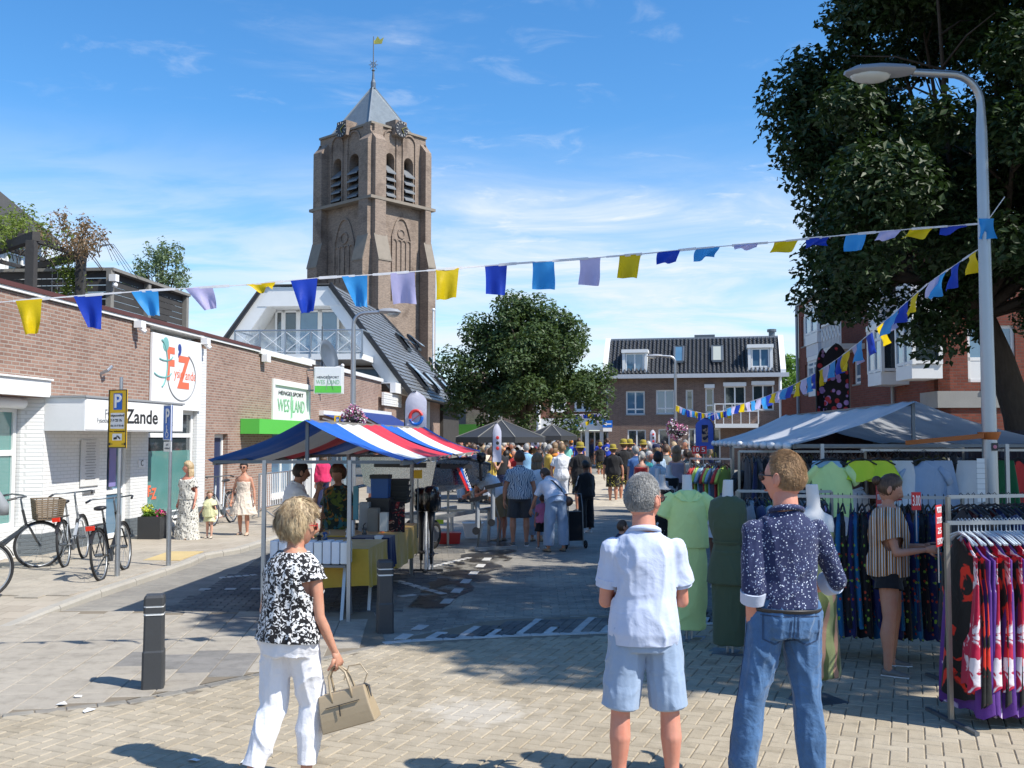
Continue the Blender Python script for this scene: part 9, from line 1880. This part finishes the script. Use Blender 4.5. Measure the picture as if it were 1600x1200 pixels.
def mann(px, foot, top, label, parts, tilt=0, rz=.0, neck=.10, pole=.3):
 b = G(px, foot); zt = P(px, top, b.y).z; o = thing('mannequin', label, 'mannequin', b, rz, 'mannequins before the clothes stalls'); m = MB(); zc = zt-neck
 rg = [(.0,.0,.050,.050),(-.05,0,.052,.052),(-.09,0,.085,.06),(-.125,0,.165,.075),(-.20,0,.175,.10),(-.33,0,.150,.115),(-.48,0,.118,.09),(-.62,0,.155,.105),(-.72,0,.165,.11)]
 loft(m, [((0,y,zc+z+.0), (a,0,0), (0,bb,0)) for z, y, a, bb in [(neck,.02,.046,.046)]+rg], 20); m.build('torso', M_mann, o, smooth=40)
 m = MB(); m.tube([(-.02,0,0),(-.02,0,zc-.6)], .012, 6); m.tube([(.03,0,0),(.03,0,zc-.6)], .012, 6); m.build('pole', M_steel, o); m = MB(); m.box(-.19,.19,-.15,.15,.0,.012); m.build('base_plate', M_steeld, o)
 for nm, mt, rows, sl in parts:
  m = MB(); loft(m, [((0,0,zc+z), (a,0,0), (0,bb,0)) for z, a, bb in reversed(rows)], 30)
  if sl:
   for s in (-1, 1): m.tube([(s*.13,0,zc-.10),(s*.20,0,zc-.17),(s*(.20+.10*sl),.0,zc-.17-.20*sl)], [.06,.08,.085], 12)
  me = remesh(m, .010, 2, wrinkles(.011, 7, int(px))); me.name = nm; me.materials.clear(); me.materials.append(mt); link(nm, me, o)
 return o, zc
o, zc = mann(1076, 1000, 742, 'mannequin in lime-yellow short-sleeved blouse and trousers', (('trousers', limec, [(-.55,.17,.12),(-.8,.19,.13),(-1.1,.19,.13),(-1.42,.17,.12)], 0), ('blouse', limec, [(-.045,.07,.065),(-.09,.16,.09),(-.2,.19,.12),(-.4,.195,.13),(-.62,.21,.135)], .7)))
for s in (-1, 1): m = MB(); m.prism([(s*.01,-.115,zc-.16),(s*.09,-.08,zc-.055),(s*.14,-.07,zc-.10),(s*.08,-.118,zc-.15)], (0,-.008,0)); m.build('lapel', limec, o)
o, zc = mann(1140, 1021, 750, 'mannequin in dark sage green wrap tunic and long skirt', (('skirt', sage, [(-.55,.16,.12),(-.9,.17,.12),(-1.42,.15,.12)], 0), ('tunic', sage, [(-.05,.08,.07),(-.10,.165,.09),(-.20,.185,.125),(-.34,.172,.138),(-.46,.140,.112),(-.50,.14,.105),(-.72,.20,.14),(-.86,.215,.15)], 0)), rz=-.5)
m = MB(); m.tube([(.14*math.cos(a), .115*math.sin(a), zc-.48) for a in np.linspace(0, 2*PI, 24, endpoint=False)], [(.022,.006)]*24, 6, closed=True); m.tube([(.14,-.03,zc-.48),(.20,-.05,zc-.56),(.21,-.05,zc-.72)], [.018,.015,.02], 6); m.build('sash', sage, o)
mann(1276, 1096, 757, 'white mannequin bust in olive floral strappy dress behind the jeans man', (('dress', flor, [(-.24,.165,.115),(-.48,.128,.10),(-.7,.17,.12),(-1.0,.19,.13),(-1.33,.21,.14)], 0),), rz=.35, neck=.12)
for px, ft, tp_, mt, lb in ((1029, 868, 732, white, 'small white mannequin bust in pale top, left of three'), (1046, 864, 727, cloth('black_bust_top', (.015,.015,.015)), 'white mannequin bust in black top beside the crowd'), (1036, 892, 742, printmat('dark_speckle', (.02,.015,.015), [(.3,.25,.25)], 'dots', 20, .2), 'white mannequin bust in dark patterned dress, nearest of three')): mann(px, ft, tp_, lb, (('top', mt, [(-.12,.17,.085),(-.2,.18,.11),(-.48,.13,.10),(-.9,.18,.13)], 0),))
def pcard(px, pt, pb, Y, w, label, txt, rz=0):
 t = P(px, pt, Y); b = P(px, pb, Y); h = t.z-b.z; o = thing('price_sign', label, 'price sign', b, rz, 'red price cards'); m = MB(); m.box(-w/2, w/2, 0, .004, 0, h); c = m.build('card', basic('price_red', (.50,.015,.02), .5), o); n = len(txt)
 for i, s in enumerate(txt): q = put_text(c, s, 0, h*(1-(i+.5)/n), h/n*.85, M_white2, -.003); q.scale.x = min(1.4, w*.8/max(.01, q.dimensions.x))
 m = MB(); m.bar((0,.008,-.25),(0,.008,h*.2),.008); m.build('clip', M_steel, o)
pcard(1432, 769, 797, 8.0, .075, 'small red price card on the rack post by the woman with the phone', ['3.00']); pcard(1468, 789, 854, 7.0, .14, 'large red card with white writing on the nearest rack', ['VOOR', '2 STUKS', '25', 'EURO'], .9); pcard(1374, 754, 800, 9.0, .14, 'red card with white writing behind the woman in stripes', ['NU', '10.00', 'EURO'], .9); pcard(1404, 760, 782, 9.4, .06, 'tiny red price card on the dotted dress rail', ['5']); pcard(1087, 697, 709, 15, .10, 'left red price card above the T-shirt rack', ['10']); pcard(1099, 697, 709, 15, .10, 'right red price card above the T-shirt rack', ['5'])
o = thing('paper_list', 'long white paper list taped to the near lamp post', 'notice', P(1534, 784, YL-.10)); m = MB(); h = P(1534, 717, YL).z-P(1534, 784, YL).z; m.box(-.04,.04,0,.003,0,h); c = m.build('paper', M_white, o)
for k in range(7): q = put_text(c, '\u2014\u2014', 0, h*(.9-.12*k), .05, M_greyink, -.002)
m = MB()
